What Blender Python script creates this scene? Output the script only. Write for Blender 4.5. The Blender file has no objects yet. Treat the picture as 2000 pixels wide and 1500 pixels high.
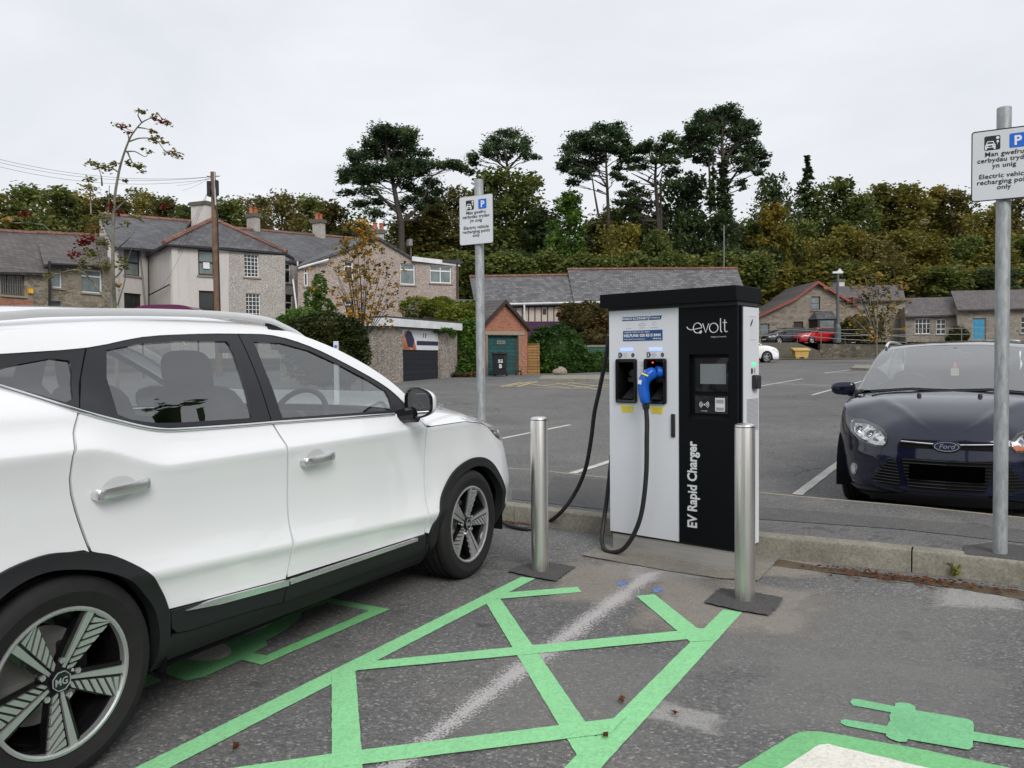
import bpy, bmesh, math, random
from mathutils import Vector, Matrix
from mathutils.geometry import delaunay_2d_cdt
from mathutils.bvhtree import BVHTree
R=math.radians
scene=bpy.context.scene; COL=scene.collection
# ---------- camera model ----------
F=1550.; H=1.32; PITCH=math.atan(48/1550); ROLL=.0095
_fw=Vector((0,math.cos(PITCH),-math.sin(PITCH))); _r0=Vector((1,0,0)); _u0=Vector((0,math.sin(PITCH),math.cos(PITCH)))
_r=math.cos(ROLL)*_r0-math.sin(ROLL)*_u0; _u=math.sin(ROLL)*_r0+math.cos(ROLL)*_u0
CAM=Vector((0,0,H))
def ray(px,py): return _fw+_r*((px-1000)/F)-_u*((py-750)/F)
def gz(y): return .0225*max(0,y-10)
def gp(px,py,z=0):
    d=ray(px,py); t=(z-H)/d.z; p=CAM+d*t; return (p.x,p.y)
def gs(px,py):
    """point on the sloping car park seen at a photo pixel"""
    d=ray(px,py)
    t=-H/d.z if d.z<0 else 1e9
    if t*d.y>10: t=(-H-.225)/(d.z-.0225*d.y)
    p=CAM+d*t; return (p.x,p.y,gz(p.y))
def at(px,py,Y):
    d=ray(px,py); return CAM+d*(Y/d.y)
# ---------- objects ----------
def tag(o,label=None,cat=None,group=None,kind=None):
    if label: o['label']=label
    if cat: o['category']=cat
    if group: o['group']=group
    if kind: o['kind']=kind
    return o
def thing(name,label,cat,loc=(0,0,0),rz=0,group=None):
    o=bpy.data.objects.new(name,None); COL.objects.link(o); o.location=loc; o.rotation_euler=(0,0,rz)
    o.empty_display_size=.2
    return tag(o,label,cat,group)
def copy_tree(o,parent=None):
    c=o.copy(); COL.objects.link(c); c.parent=parent
    for ch in list(o.children): copy_tree(ch,c)
    return c
class MB:
    def __init__(s): s.v=[];s.f=[];s.m=[]
    def add(s,vs,fs,mi=0):
        b=len(s.v); s.v+= [tuple(p) for p in vs]; s.f+=[tuple(b+i for i in f) for f in fs]; s.m+=[mi]*len(fs); return s
    def box(s,x0,y0,z0,x1,y1,z1,mi=0,mat=None):
        vs=[Vector((x,y,z)) for z in (z0,z1) for y in (y0,y1) for x in (x0,x1)]
        if mat: vs=[mat@p for p in vs]
        return s.add(vs,[(0,2,3,1),(4,5,7,6),(0,1,5,4),(2,6,7,3),(0,4,6,2),(1,3,7,5)],mi)
    def poly(s,pts,mi=0): return s.add(pts,[tuple(range(len(pts)))],mi)
    def prism(s,pts,d,mi=0):
        """planar 3d polygon extruded by vector d"""
        n=len(pts); d=Vector(d); a=[Vector(p) for p in pts]
        nn=Vector((0,0,0))
        for i in range(n): nn+=a[i].cross(a[(i+1)%n])
        if nn.dot(d)>0: a=a[::-1]
        return s.add(a+[p+d for p in a],[tuple(range(n)),tuple(range(2*n-1,n-1,-1))]+[(i,i+n,(i+1)%n+n,(i+1)%n) for i in range(n)],mi)
    def tube(s,path,rad,n=8,cap=True,mi=0,closed=False):
        path=[Vector(p) for p in path]; k=len(path)
        rad=rad if isinstance(rad,(list,tuple)) else [rad]*k
        up=None; rings=[]
        for i,p in enumerate(path):
            if closed: t=path[(i+1)%k]-path[i-1]
            else: t=path[min(i+1,k-1)]-path[max(i-1,0)]
            if t.length<1e-9: t=Vector((0,0,1))
            t.normalize()
            if up is None: up=Vector((0,0,1)) if abs(t.z)<.9 else Vector((1,0,0))
            a=t.cross(up)
            if a.length<1e-4: a=t.orthogonal()
            a.normalize(); b=a.cross(t).normalized(); up=b
            rings.append([p+(a*math.cos(2*math.pi*j/n)+b*math.sin(2*math.pi*j/n))*rad[i] for j in range(n)])
        vs=[q for r_ in rings for q in r_]; fs=[]
        for i in range(k if closed else k-1):
            i2=(i+1)%k
            for j in range(n): fs.append((i*n+j,i*n+(j+1)%n,i2*n+(j+1)%n,i2*n+j))
        if cap and not closed: fs+= [tuple(range(n-1,-1,-1)),tuple((k-1)*n+j for j in range(n))]
        return s.add(vs,fs,mi)
    def lathe(s,prof,n=24,org=(0,0,0),ax='z',mi=0,close=False):
        vs=[];fs=[];m=len(prof)
        for i in range(n):
            a=2*math.pi*i/n; c,q=math.cos(a),math.sin(a)
            for r_,h in prof:
                p={'z':(r_*c,r_*q,h),'y':(r_*c,h,-r_*q),'x':(h,r_*c,r_*q)}[ax]
                vs.append((p[0]+org[0],p[1]+org[1],p[2]+org[2]))
        for i in range(n):
            for j in range(m-1+(1 if close else 0)):
                a=i*m+j;b=i*m+(j+1)%m;c=((i+1)%n)*m+(j+1)%m;d=((i+1)%n)*m+j
                fs.append((a,d,c,b))
        return s.add(vs,fs,mi)
    def grid(s,fn,nu,nv,mi=0,flip=False):
        vs=[fn(i/nu,j/nv) for i in range(nu+1) for j in range(nv+1)]
        fs=[]
        for i in range(nu):
            for j in range(nv):
                q=(i*(nv+1)+j,(i+1)*(nv+1)+j,(i+1)*(nv+1)+j+1,i*(nv+1)+j+1)
                fs.append(q[::-1] if flip else q)
        return s.add(vs,fs,mi)
    def mirrorY(s):
        n=len(s.v); s.v+=[(x,-y,z) for x,y,z in s.v]
        s.f+=[tuple(n+i for i in reversed(f)) for f in s.f]; s.m+=s.m[:]; return s
    def build(s,name,mat,parent=None,smooth=None,bevel=0,normals=None,recalc=False,seg=2):
        me=bpy.data.meshes.new(name); me.from_pydata(s.v,[],s.f)
        mats=mat if isinstance(mat,(list,tuple)) else [mat]
        for x in mats: me.materials.append(x)
        if len(mats)>1: me.polygons.foreach_set('material_index',s.m)
        if recalc:
            bm=bmesh.new(); bm.from_mesh(me); bmesh.ops.remove_doubles(bm,verts=bm.verts,dist=1e-5); bmesh.ops.recalc_face_normals(bm,faces=bm.faces); bm.to_mesh(me); bm.free()
        if smooth is not None:
            me.shade_smooth()
            if smooth<180: me.set_sharp_from_angle(angle=R(smooth))
        me.update()
        if normals: me.shade_smooth(); me.normals_split_custom_set_from_vertices(normals)
        o=bpy.data.objects.new(name,me); COL.objects.link(o)
        if parent: o.parent=parent
        if bevel:
            b=o.modifiers.new('bevel','BEVEL'); b.width=bevel; b.segments=seg; b.limit_method='ANGLE'; b.angle_limit=R(40)
            me.shade_smooth(); me.set_sharp_from_angle(angle=R(50))
        return o
def cdt(outer,holes=(),step=None,seg=None,xs=None,ys=None,extra=()):
    """triangulate polygon with holes; step = interior grid size, seg = max boundary edge. returns verts2d, tris, loops"""
    def rs(P):
        out=[]
        for i,a in enumerate(P):
            b=P[(i+1)%len(P)]; L=math.dist(a,b); k=max(1,math.ceil(L/seg)) if seg else 1
            for j in range(k): out.append((a[0]+(b[0]-a[0])*j/k,a[1]+(b[1]-a[1])*j/k))
        return out
    def inside(p,P):
        c=False
        for i in range(len(P)):
            (x1,y1),(x2,y2)=P[i],P[i-1]
            if (y1>p[1])!=(y2>p[1]) and p[0]<(x2-x1)*(p[1]-y1)/(y2-y1)+x1: c=not c
        return c
    def area(P): return sum(P[i-1][0]*P[i][1]-P[i][0]*P[i-1][1] for i in range(len(P)))
    loops=[rs(outer if area(outer)>0 else outer[::-1])]+[rs(h if area(h)<0 else h[::-1]) for h in holes]
    vs=[];ed=[];lid=[]
    for L in loops:
        b=len(vs); vs+=L; n=len(L); ed+=[(b+i,b+(i+1)%n) for i in range(n)]; lid.append(list(range(b,b+n)))
    if step:
        x0=min(p[0] for p in loops[0]);x1=max(p[0] for p in loops[0]);y0=min(p[1] for p in loops[0]);y1=max(p[1] for p in loops[0])
        nx=max(2,int((x1-x0)/step)); ny=max(2,int((y1-y0)/step))
        Y=ys or [y0+(y1-y0)*(j+.5)/ny for j in range(ny)]
        for i in range(nx):
            x=x0+(x1-x0)*(i+.5)/nx
            for y in Y:
                p=(x,y(x) if callable(y) else y)
                if inside(p,loops[0]) and not any(inside(p,h) for h in loops[1:]):
                    vs.append(p)
    r_=delaunay_2d_cdt([Vector(p) for p in vs],ed,[],0,1e-5)
    V=[tuple(p) for p in r_[0]]; T=[]
    for t in r_[2]:
        c=(sum(V[i][0] for i in t)/len(t),sum(V[i][1] for i in t)/len(t))
        if inside(c,loops[0]) and not any(inside(c,h) for h in loops[1:]):
            a,b,c_=[V[i] for i in t[:3]]
            if (b[0]-a[0])*(c_[1]-a[1])-(b[1]-a[1])*(c_[0]-a[0])<0: t=tuple(reversed(t))
            T.append(tuple(t))
    # map original boundary ids -> output ids
    om={}
    for i,src in enumerate(r_[3]):
        for k in src: om[k]=i
    lid=[[om[k] for k in L if k in om] for L in lid]
    return V,T,lid
def rrect(x0,y0,x1,y1,r=.02,n=4):
    out=[]
    for cx,cy,a0 in ((x1-r,y1-r,0),(x0+r,y1-r,90),(x0+r,y0+r,180),(x1-r,y0+r,270)):
        for i in range(n+1):
            a=R(a0+90*i/n); out.append((cx+r*math.cos(a),cy+r*math.sin(a)))
    return out
def circ(cx,cy,rx,ry=None,n=24): 
    ry=ry or rx
    return [(cx+rx*math.cos(2*math.pi*i/n),cy+ry*math.sin(2*math.pi*i/n)) for i in range(n)]
def plate(mb,outer,holes,fn,th,mi=0):
    """flat plate with holes; fn(u,v,w)->3d, w=0 front .. th back"""
    V,T,L=cdt(outer,holes)
    n=len(V)
    vs=[fn(u,v,0) for u,v in V]+[fn(u,v,th) for u,v in V]
    fs=list(T)+[tuple(i+n for i in reversed(t)) for t in T]
    for lp in L:
        for i in range(len(lp)):
            a,b=lp[i],lp[(i+1)%len(lp)]; fs.append((b,a,a+n,b+n))
    mb.add(vs,fs,mi); return mb
def text_polys(body,size=1,bold=0,sx=1,align='CENTER',spacing=1,shear=0):
    cu=bpy.data.curves.new('txt','FONT'); cu.body=body; cu.size=size; cu.align_x=align; cu.offset=bold; cu.space_character=spacing; cu.resolution_u=3; cu.shear=shear
    o=bpy.data.objects.new('txt',cu); COL.objects.link(o)
    dg=bpy.context.evaluated_depsgraph_get(); me=bpy.data.meshes.new_from_object(o.evaluated_get(dg))
    V=[(v.co.x*sx,v.co.y) for v in me.vertices]; Fs=[tuple(p.vertices) for p in me.polygons]
    bpy.data.objects.remove(o); bpy.data.curves.remove(cu); bpy.data.meshes.remove(me)
    return V,Fs
def text(mb,body,fn,size,bold=0,sx=1,align='CENTER',spacing=1,mi=0,shear=0):
    """fn(u,v)->3d"""
    V,Fs=text_polys(body,size,bold,sx,align,spacing,shear)
    mb.add([fn(u,v) for u,v in V],Fs,mi); return mb
# ---------- materials ----------
class NT:
    def __init__(s,name):
        s.m=bpy.data.materials.new(name); s.m.use_nodes=True; s.t=s.m.node_tree; s.b=s.t.nodes['Principled BSDF']
    def n(s,k,ins=None,**kw):
        o=s.t.nodes.new('ShaderNode'+k)
        for a,b in kw.items(): setattr(o,a,b)
        for a,b in (ins or {}).items(): s.set(o,a,b)
        return o
    def set(s,o,a,b):
        i=o.inputs[a]
        if isinstance(b,bpy.types.NodeSocket): s.t.links.new(b,i)
        elif isinstance(b,(tuple,list)) and len(b)==3 and i.type=='RGBA': i.default_value=(*b,1)
        else: i.default_value=b
    def p(s,**kw):
        for a,b in kw.items(): s.set(s.b,a.replace('_',' '),b)
        return s
    def co(s,kind='Object'): return s.n('TexCoord').outputs[kind]
    def noise(s,scale,vec=None,detail=3,rough=.55,out='Fac',dist=0):
        o=s.n('TexNoise',{'Scale':scale,'Detail':detail,'Roughness':rough,'Distortion':dist})
        s.t.links.new(vec if vec is not None else s.co(),o.inputs['Vector']); return o.outputs[out]
    def vor(s,scale,vec=None,feature='F1',out='Distance',rnd=1):
        o=s.n('TexVoronoi',{'Scale':scale,'Randomness':rnd},feature=feature)
        s.t.links.new(vec if vec is not None else s.co(),o.inputs['Vector']); return o.outputs[out]
    def ramp(s,fac,stops,interp='LINEAR'):
        o=s.n('ValToRGB',{'Fac':fac}); cr=o.color_ramp; cr.interpolation=interp
        while len(cr.elements)<len(stops): cr.elements.new(.5)
        for e,(p,c) in zip(cr.elements,stops): e.position=p; e.color=(*c,1) if isinstance(c,tuple) else (c,c,c,1)
        return o.outputs['Color']
    def mix(s,f,a,b,mode='MIX'):
        o=s.n('Mix',data_type='RGBA',blend_type=mode)
        s.set(o,0,f) if isinstance(f,(int,float)) else s.t.links.new(f,o.inputs[0])
        for i,x in ((6,a),(7,b)):
            if isinstance(x,bpy.types.NodeSocket): s.t.links.new(x,o.inputs[i])
            else: o.inputs[i].default_value=(*x,1)
        return o.outputs[2]
    def math(s,op,a,b=0,c=0):
        o=s.n('Math',operation=op)
        for i,x in enumerate((a,b,c)): s.set(o,i,x)
        return o.outputs[0]
    def bump(s,h,strength=.3,dist=.01):
        o=s.n('Bump',{'Height':h,'Strength':strength,'Distance':dist}); s.t.links.new(o.outputs[0],s.b.inputs['Normal']); return s
    def vec(s,x=None,y=None,z=None,src=None):
        """(x+y, z) style remap of object coordinates"""
        sp=s.n('SeparateXYZ',{0:src or s.co()}).outputs; return sp
    def wallvec(s,kz=1,kx=1,add=True):
        sp=s.vec(); x=s.math('ADD',sp[0],sp[1]) if add else sp[0]
        c=s.n('CombineXYZ',{0:s.math('MULTIPLY',x,kx),1:s.math('MULTIPLY',sp[2],kz)}); return c.outputs[0]
def simple(name,col,rough=.5,metal=0,var=.12,scale=6,bump=0,bscale=40,**kw):
    t=NT(name); n=t.noise(scale)
    a=tuple(c*(1-var) for c in col); b=tuple(min(1,c*(1+var)) for c in col)
    t.p(Base_Color=t.ramp(n,[(.3,a),(.7,b)]),Roughness=rough,Metallic=metal,**kw)
    if bump: t.bump(t.noise(bscale),bump,.01)
    return t.m
def painted(name,col,rough=.3,coat=1,metal=0,flake=0):
    t=NT(name); t.p(Base_Color=col,Roughness=rough,Metallic=metal,Coat_Weight=coat,Coat_Roughness=.03,Specular_IOR_Level=.12)
    n=t.noise(1.3,detail=4); t.set(t.b,'Coat Roughness',t.math('MULTIPLY_ADD',n,.06,.01))
    return t.m
def glass(name,tint=(.55,.58,.58),alpha=.3,rough=.0):
    """thin glazing: tinted see-through plus mirror reflection"""
    t=NT(name); N=t.t.nodes; tr=t.n('BsdfTransparent',{'Color':tint}); gl=t.n('BsdfGlossy',{'Color':(1,1,1),'Roughness':rough})
    fr=t.n('LayerWeight',{'Blend':.5}); f=t.math('MULTIPLY_ADD',t.math('POWER',fr.outputs['Facing'],4.),.9,alpha+.04)
    mx=t.n('MixShader'); t.t.links.new(f,mx.inputs[0]); t.t.links.new(tr.outputs[0],mx.inputs[1]); t.t.links.new(gl.outputs[0],mx.inputs[2])
    t.t.links.new(mx.outputs[0],N['Material Output'].inputs['Surface']); return t.m
# ---------- car body surface: plan curve (arc length u) x height z ----------
def sstep(a,b,x):
    t=min(1,max(0,(x-a)/(b-a))); return t*t*(3-2*t)
def interp(tab,x):
    if x<=tab[0][0]: return tab[0][1]
    for (x0,y0),(x1,y1) in zip(tab,tab[1:]):
        if x<=x1: return y0+(y1-y0)*(x-x0)/(x1-x0)
    return tab[-1][1]
def smooth_interp(tab,x):
    n=len(tab)
    if x<=tab[0][0]: return tab[0][1]
    if x>=tab[-1][0]: return tab[-1][1]
    for i in range(n-1):
        if x<=tab[i+1][0]:
            x0,y0=tab[i]; x1,y1=tab[i+1]
            d=(y1-y0)/(x1-x0)
            d0=d if i==0 else .5*(d+(y0-tab[i-1][1])/(x0-tab[i-1][0]))
            d1=d if i==n-2 else .5*(d+(tab[i+2][1]-y1)/(tab[i+2][0]-x1))
            h=x1-x0; t=(x-x0)/h
            return (2*t**3-3*t*t+1)*y0+(t**3-2*t*t+t)*h*d0+(-2*t**3+3*t*t)*y1+(t**3-t*t)*h*d1
class Surf:
    """s forward, r outward half width. T(z,u) insets along the plan normal."""
    def __init__(S,W,sr,sr0,sf0,sf,nr,nf,T):
        S.T=T; S.W=W
        pts=[]
        N=60
        for i in range(N+1):          # rear centre -> side
            a=math.pi/2*(1-i/N)
            pts.append((sr0-(sr0-sr)*math.sin(a)**(2/nr), W*math.cos(a)**(2/nr) if i else 0))
        M_=12
        for i in range(1,M_): pts.append((sr0+(sf0-sr0)*i/M_, W))
        for i in range(N+1):
            a=math.pi/2*i/N
            pts.append((sf0+(sf-sf0)*math.sin(a)**(2/nf), W*max(0,math.cos(a))**(2/nf) if i<N else 0))
        S.pts=pts
        us=[0]
        for p,q in zip(pts,pts[1:]): us.append(us[-1]+math.hypot(q[0]-p[0],q[1]-p[1]))
        i0=N; off=us[i0]-sr0          # u == s along the straight side
        S.us=[u-off for u in us]; S.u0=S.us[0]; S.u1=S.us[-1]
    def plan(S,u):
        us=S.us; u=min(max(u,us[0]),us[-1])
        lo,hi=0,len(us)-1
        while hi-lo>1:
            m=(lo+hi)//2
            if us[m]<=u: lo=m
            else: hi=m
        t=(u-us[lo])/(us[hi]-us[lo]); p,q=S.pts[lo],S.pts[hi]
        return p[0]+(q[0]-p[0])*t, p[1]+(q[1]-p[1])*t
    def nrm(S,u):
        a=S.plan(u-.03); b=S.plan(u+.03)
        tx,ty=b[0]-a[0],b[1]-a[1]; l=math.hypot(tx,ty) or 1
        if u>=S.u1-.03: return (1,0)
        if u<=S.u0+.03: return (-1,0)
        return (-ty/l, tx/l)
    def M(S,u,z,off=0):
        p=S.plan(u); n=S.nrm(u); k=off-S.T(z,u)
        return (p[0]+n[0]*k, max(0,p[1]+n[1]*k), z)
    def N3(S,u,z):
        e=.003
        a=S.M(u-e,z);b=S.M(u+e,z);c=S.M(u,z-e);d=S.M(u,z+e)
        x=[b[i]-a[i] for i in range(3)]; y=[d[i]-c[i] for i in range(3)]
        n=(x[2]*y[1]-x[1]*y[2], x[0]*y[2]-x[2]*y[0], x[1]*y[0]-x[0]*y[1])
        l=math.sqrt(sum(k*k for k in n)) or 1
        return tuple(k/l for k in n)
# --- white crossover ---
def mg_zc(u): return .958+.09*sstep(.42,.08,u)
def mg_T(z,u):
    zc=mg_zc(u); zl=.60-.065*max(0,min(2.2,u))
    side=smooth_interp([(.15,.16),(.22,.09),(.28,.045),(.34,.03),(.40,.026),(zl-.03,.012),(zl-.008,.003),(zl+.008,.0),(zl+.03,.006),(zl+.10,.023),(zc-.18,.024),(zc-.05,.008),(zc-.006,.0),(zc,.0006),(zc+.006,.0035),(zc+.06,.036),(1.08+max(0,zc-.958),.060),(1.25,.125),(1.45,.235),(1.55,.32)],z)
    nose=smooth_interp([(.15,.14),(.24,.07),(.35,.02),(.43,.005),(.50,0),(.58,.008),(.73,.035),(.82,.065),(.88,.11),(.93,.2),(1.2,.5)],z)
    k=sstep(2.62,3.3,u); kr=sstep(-.3,-.9,u)
    rear=smooth_interp([(.15,.2),(.35,.04),(.5,0),(.7,.02),(.95,.06),(1.2,.2),(1.45,.38)],z)
    return side*(1-k)*(1-kr)+nose*k+rear*kr
MG=Surf(.900,-.86,-.15,2.55,3.52,3.4,3.7,mg_T)
def mg_zE(u): return interp([(2.0,.962),(2.5,.955),(2.75,.925),(2.95,.885),(3.2,.85),(3.6,.825),(9,.82)],u)
# --- dark hatchback estate: s forward, 0 at rear axle, nose at 3.55 ---
def fo_T(z,u):
    side=smooth_interp([(.15,.14),(.25,.06),(.35,.015),(.5,0),(.75,.008),(.86,.034),(.93,.07),(.98,.10),(1.15,.165),(1.42,.285),(1.5,.4)],z)
    nose=smooth_interp([(.12,.16),(.18,.05),(.24,.0),(.30,.0),(.42,.01),(.50,.015),(.56,.03),(.64,.05),(.70,.09),(.76,.17),(.82,.30),(.95,.55)],z)
    k=sstep(2.75,3.45,u); kr=sstep(-.4,-1.,u)
    rear=smooth_interp([(.15,.2),(.35,.04),(.5,0),(.7,.02),(.95,.06),(1.2,.2),(1.45,.38)],z)
    return side*(1-k)*(1-kr)+nose*k+rear*kr
FO=Surf(.912,-1.0,-.3,2.35,3.55,3.4,2.55,fo_T)
def asphalt(name,base=(.105,.103,.099),dark=.55,light=2.0,patch=True,tone=1):
    t=NT(name); co=t.co()
    base=tuple(c*tone for c in base)
    v=t.vor(95,co,out='Color'); g=t.n('SeparateColor',{0:v}).outputs[0]
    st=t.ramp(g,[(0,tuple(c*dark for c in base)),(.45,base),(.86,tuple(c*1.35 for c in base)),(1,tuple(min(1,c*light) for c in base))])
    n2=t.noise(320,co,1); st=t.mix(.4,st,t.ramp(n2,[(.3,.025*tone),(.7,.27*tone)]))
    big=t.noise(.55,co,5,.65)
    st=t.mix(1,st,t.ramp(big,[(.3,(.80,.80,.82)),(.5,(1,1,1)),(.72,(1.22,1.20,1.17))]),'MULTIPLY')
    if patch:
        dust=t.ramp(t.noise(2.2,co,8,.75),[(.55,0.),(.75,.38)]); st=t.mix(dust,st,(.23,.215,.19))
        scr=t.n('Mapping',{'Vector':co,'Scale':(5,38,5),'Rotation':(0,0,.6)}).outputs[0]
        sc=t.ramp(t.noise(1,scr,4,.7,dist=.8),[(.62,0.),(.70,.42)]); st=t.mix(sc,st,(.3,.29,.27))
        st=t.mix(t.ramp(t.noise(4.5,co,3,.6),[(.30,.5),(.36,0.)]),st,(.045,.043,.04))
    if patch:
        wv=t.n('VectorMath',{0:co,1:t.noise(2.2,co,4,out='Color')},operation='ADD').outputs[0]; ck=t.math('MULTIPLY',t.ramp(t.vor(.55,wv,'DISTANCE_TO_EDGE'),[(.004,.75),(.012,0.)]),t.ramp(t.noise(.35,co,3),[(.52,0.),(.6,1.)])); st=t.mix(ck,st,(.03,.029,.027))
    t.p(Base_Color=st,Roughness=.88,Specular_IOR_Level=.3)
    t.bump(t.math('ADD',t.math('MULTIPLY',t.vor(95,co),-1.),t.noise(40,co)),.55,.006); return t.m
def marking(name,col,wear=.42,dirt=.15):
    t=NT(name); co=t.co(); n=t.noise(60,co,5,.7); chips=t.ramp(n,[(wear-.08,1.),(wear-.02,0.)])
    big=t.noise(3,co,5,.6); c=t.mix(t.ramp(big,[(.35,dirt*1.6),(.7,0.)]),col,tuple(x*.55+.03 for x in col))
    c=t.mix(t.ramp(t.vor(26,co),[(.05,.55),(.09,0.)]),c,tuple(x*.4 for x in col))
    c=t.mix(1,c,t.ramp(t.n('SeparateColor',{0:t.vor(95,co,out='Color')}).outputs[0],[(0,.87),(.5,.99),(1,1.07)]),'MULTIPLY'); c=t.mix(t.ramp(t.noise(1.7,co,7,.75),[(.58,0.),(.75,.14)]),c,(.12,.13,.10))
    c=t.mix(chips,c,(.11,.108,.1)); t.p(Base_Color=c,Roughness=.75); t.bump(t.math('ADD',n,t.vor(95,co)),.3,.004); return t.m
def stoney(name,cols,scale=3.2,mortar=(.28,.25,.2),squash=(1,1,1.9),bump=.6,mw=.06):
    t=NT(name); co=t.n('Mapping',{'Vector':t.co(),'Scale':squash}).outputs[0]
    wob=t.n('VectorMath',{0:co,1:t.noise(3,co,out='Color')},operation='ADD').outputs[0]
    cell=t.n('SeparateColor',{0:t.vor(scale,wob,out='Color')}).outputs[0]
    c=t.ramp(cell,[(i/(len(cols)-1),k) for i,k in enumerate(cols)])
    e=t.vor(scale,wob,'DISTANCE_TO_EDGE'); c=t.mix(t.ramp(e,[(mw*.4,1.),(mw,0.)]),c,mortar)
    c=t.mix(1,c,t.ramp(t.noise(9,co,4),[(.25,.65),(.75,1.3)]),'MULTIPLY')
    t.p(Base_Color=c,Roughness=.93); t.bump(t.math('MINIMUM',e,.12),bump,.05); return t.m
def bricky(name,c1,c2,mortar,sc=1,w=.225,h=.075,kz=1,ms=.012,bump=.4,stain=.25,off=.5,rough=.9,stcol=(.04,.04,.03)):
    t=NT(name); v=t.wallvec(kz)
    b=t.n('TexBrick',{'Vector':v,'Color1':c1,'Color2':c2,'Mortar':mortar,'Scale':1,'Mortar Size':ms,'Brick Width':w,'Row Height':h,'Bias':0.},offset=off)
    c=t.mix(1,b.outputs[0],t.ramp(t.noise(7,detail=4),[(.25,.7),(.75,1.3)]),'MULTIPLY')
    c=t.mix(t.ramp(t.noise(.9,detail=6,rough=.7),[(.45,0.),(.8,stain)]),c,stcol)
    t.p(Base_Color=c,Roughness=rough); t.bump(t.math('SUBTRACT',1,b.outputs[1]),bump,.012); return t.m
def slate(name,base,var=.35,moss=.3,mosscol=(.10,.10,.055),kz=1.25,ligh=.15):
    t=NT(name); v=t.wallvec(kz,add=False)
    a=tuple(c*(1-var) for c in base); bb=tuple(c*(1+var) for c in base)
    b=t.n('TexBrick',{'Vector':v,'Color1':a,'Color2':bb,'Mortar':tuple(c*.35 for c in base),'Scale':1,'Mortar Size':.014,'Brick Width':.32,'Row Height':.2,'Bias':0.})
    c=t.mix(1,b.outputs[0],t.ramp(t.noise(5,detail=6,rough=.7),[(.25,.65),(.75,1.35)]),'MULTIPLY')
    c=t.mix(t.ramp(t.noise(1.1,detail=8,rough=.75),[(.5,0.),(.75,moss)]),c,mosscol)
    c=t.mix(t.ramp(t.noise(3.1,detail=8,rough=.8),[(.6,0.),(.7,ligh)]),c,(.4,.38,.36))
    t.p(Base_Color=c,Roughness=.62); t.bump(b.outputs[1],-.4,.02); return t.m
def pebble(name,a,b,scale=28,bump=.5,stain=.25):
    t=NT(name); co=t.co(); v=t.n('SeparateColor',{0:t.vor(scale,co,out='Color')}).outputs[0]
    c=t.ramp(v,[(0,tuple(x*.55 for x in a)),(.35,a),(.8,b),(1,tuple(min(1,x*1.5) for x in b))])
    c=t.mix(t.ramp(t.noise(.8,co,7,.7),[(.45,0.),(.8,stain)]),c,(.10,.09,.08))
    st=t.n('Mapping',{'Vector':co,'Scale':(3,3,.25)}).outputs[0]; c=t.mix(t.ramp(t.noise(1.5,st,5,.6),[(.55,0.),(.8,stain)]),c,(.12,.11,.10))
    t.p(Base_Color=c,Roughness=.95); t.bump(t.vor(scale,co),bump,.012); return t.m
def render_wall(name,col,stain=.35):
    t=NT(name); co=t.co(); st=t.n('Mapping',{'Vector':co,'Scale':(2.2,2.2,.2)}).outputs[0]
    c=t.mix(t.ramp(t.noise(1.5,st,6,.65),[(.45,0.),(.8,stain)]),col,tuple(x*.45 for x in col))
    c=t.mix(t.ramp(t.noise(5,co,5,.6),[(.3,.12),(.6,0.)]),c,tuple(x*.6 for x in col))
    t.p(Base_Color=c,Roughness=.9); t.bump(t.noise(60,co,3),.25,.01); return t.m
def leaf(name,stops,scale=.55,rough=.6,spec=.25):
    t=NT(name); geo=t.n('NewGeometry'); oi=t.n('ObjectInfo')
    pos=t.n('VectorMath',{0:geo.outputs['Position']},operation='ADD'); t.t.links.new(oi.outputs['Random'],pos.inputs[1])
    n=t.noise(scale,pos.outputs[0],3,.6); n2=t.noise(9,geo.outputs['Position'],2)
    f=t.math('ADD',t.math('MULTIPLY',n,.76),t.math('MULTIPLY',n2,.24)); f=t.math('ADD',f,t.math('MULTIPLY_ADD',oi.outputs['Random'],.14,-.07))
    c=t.ramp(f,stops); t.p(Base_Color=c,Roughness=rough,Specular_IOR_Level=spec)
    tr=t.n('BsdfTranslucent',{'Color':c}); mx=t.n('MixShader',{0:.38}); o=t.t.nodes['Material Output']
    t.t.links.new(t.b.outputs[0],mx.inputs[1]); t.t.links.new(tr.outputs[0],mx.inputs[2]); t.t.links.new(mx.outputs[0],o.inputs['Surface']); return t.m
M_={}
M_['asphalt']=asphalt('asphalt_car_park',(.123,.121,.117),dark=.5,light=3.0)
M_['asphalt_path']=asphalt('asphalt_path',(.115,.114,.110),light=2.4)
M_['asphalt_new']=asphalt('asphalt_fresh',(.030,.027,.025),light=2.0,patch=False)
M_['asphalt_dark']=asphalt('asphalt_trench',(.070,.068,.066),patch=False)
M_['green']=marking('green_thermoplastic',(.27,.66,.31),.345)
M_['green2']=marking('green_painted_symbol',(.19,.54,.22),.35,.3)
M_['plugblue']=marking('green_painted_plug',(.20,.57,.27),.35,.3)
M_['white_line']=marking('white_line_paint',(.62,.61,.57),.40,.4)
M_['white_sym']=marking('white_symbol_paint',(.78,.76,.68),.34,.25)
M_['yellow_line']=marking('faded_yellow_paint',(.58,.50,.24),.45,.4)
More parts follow.
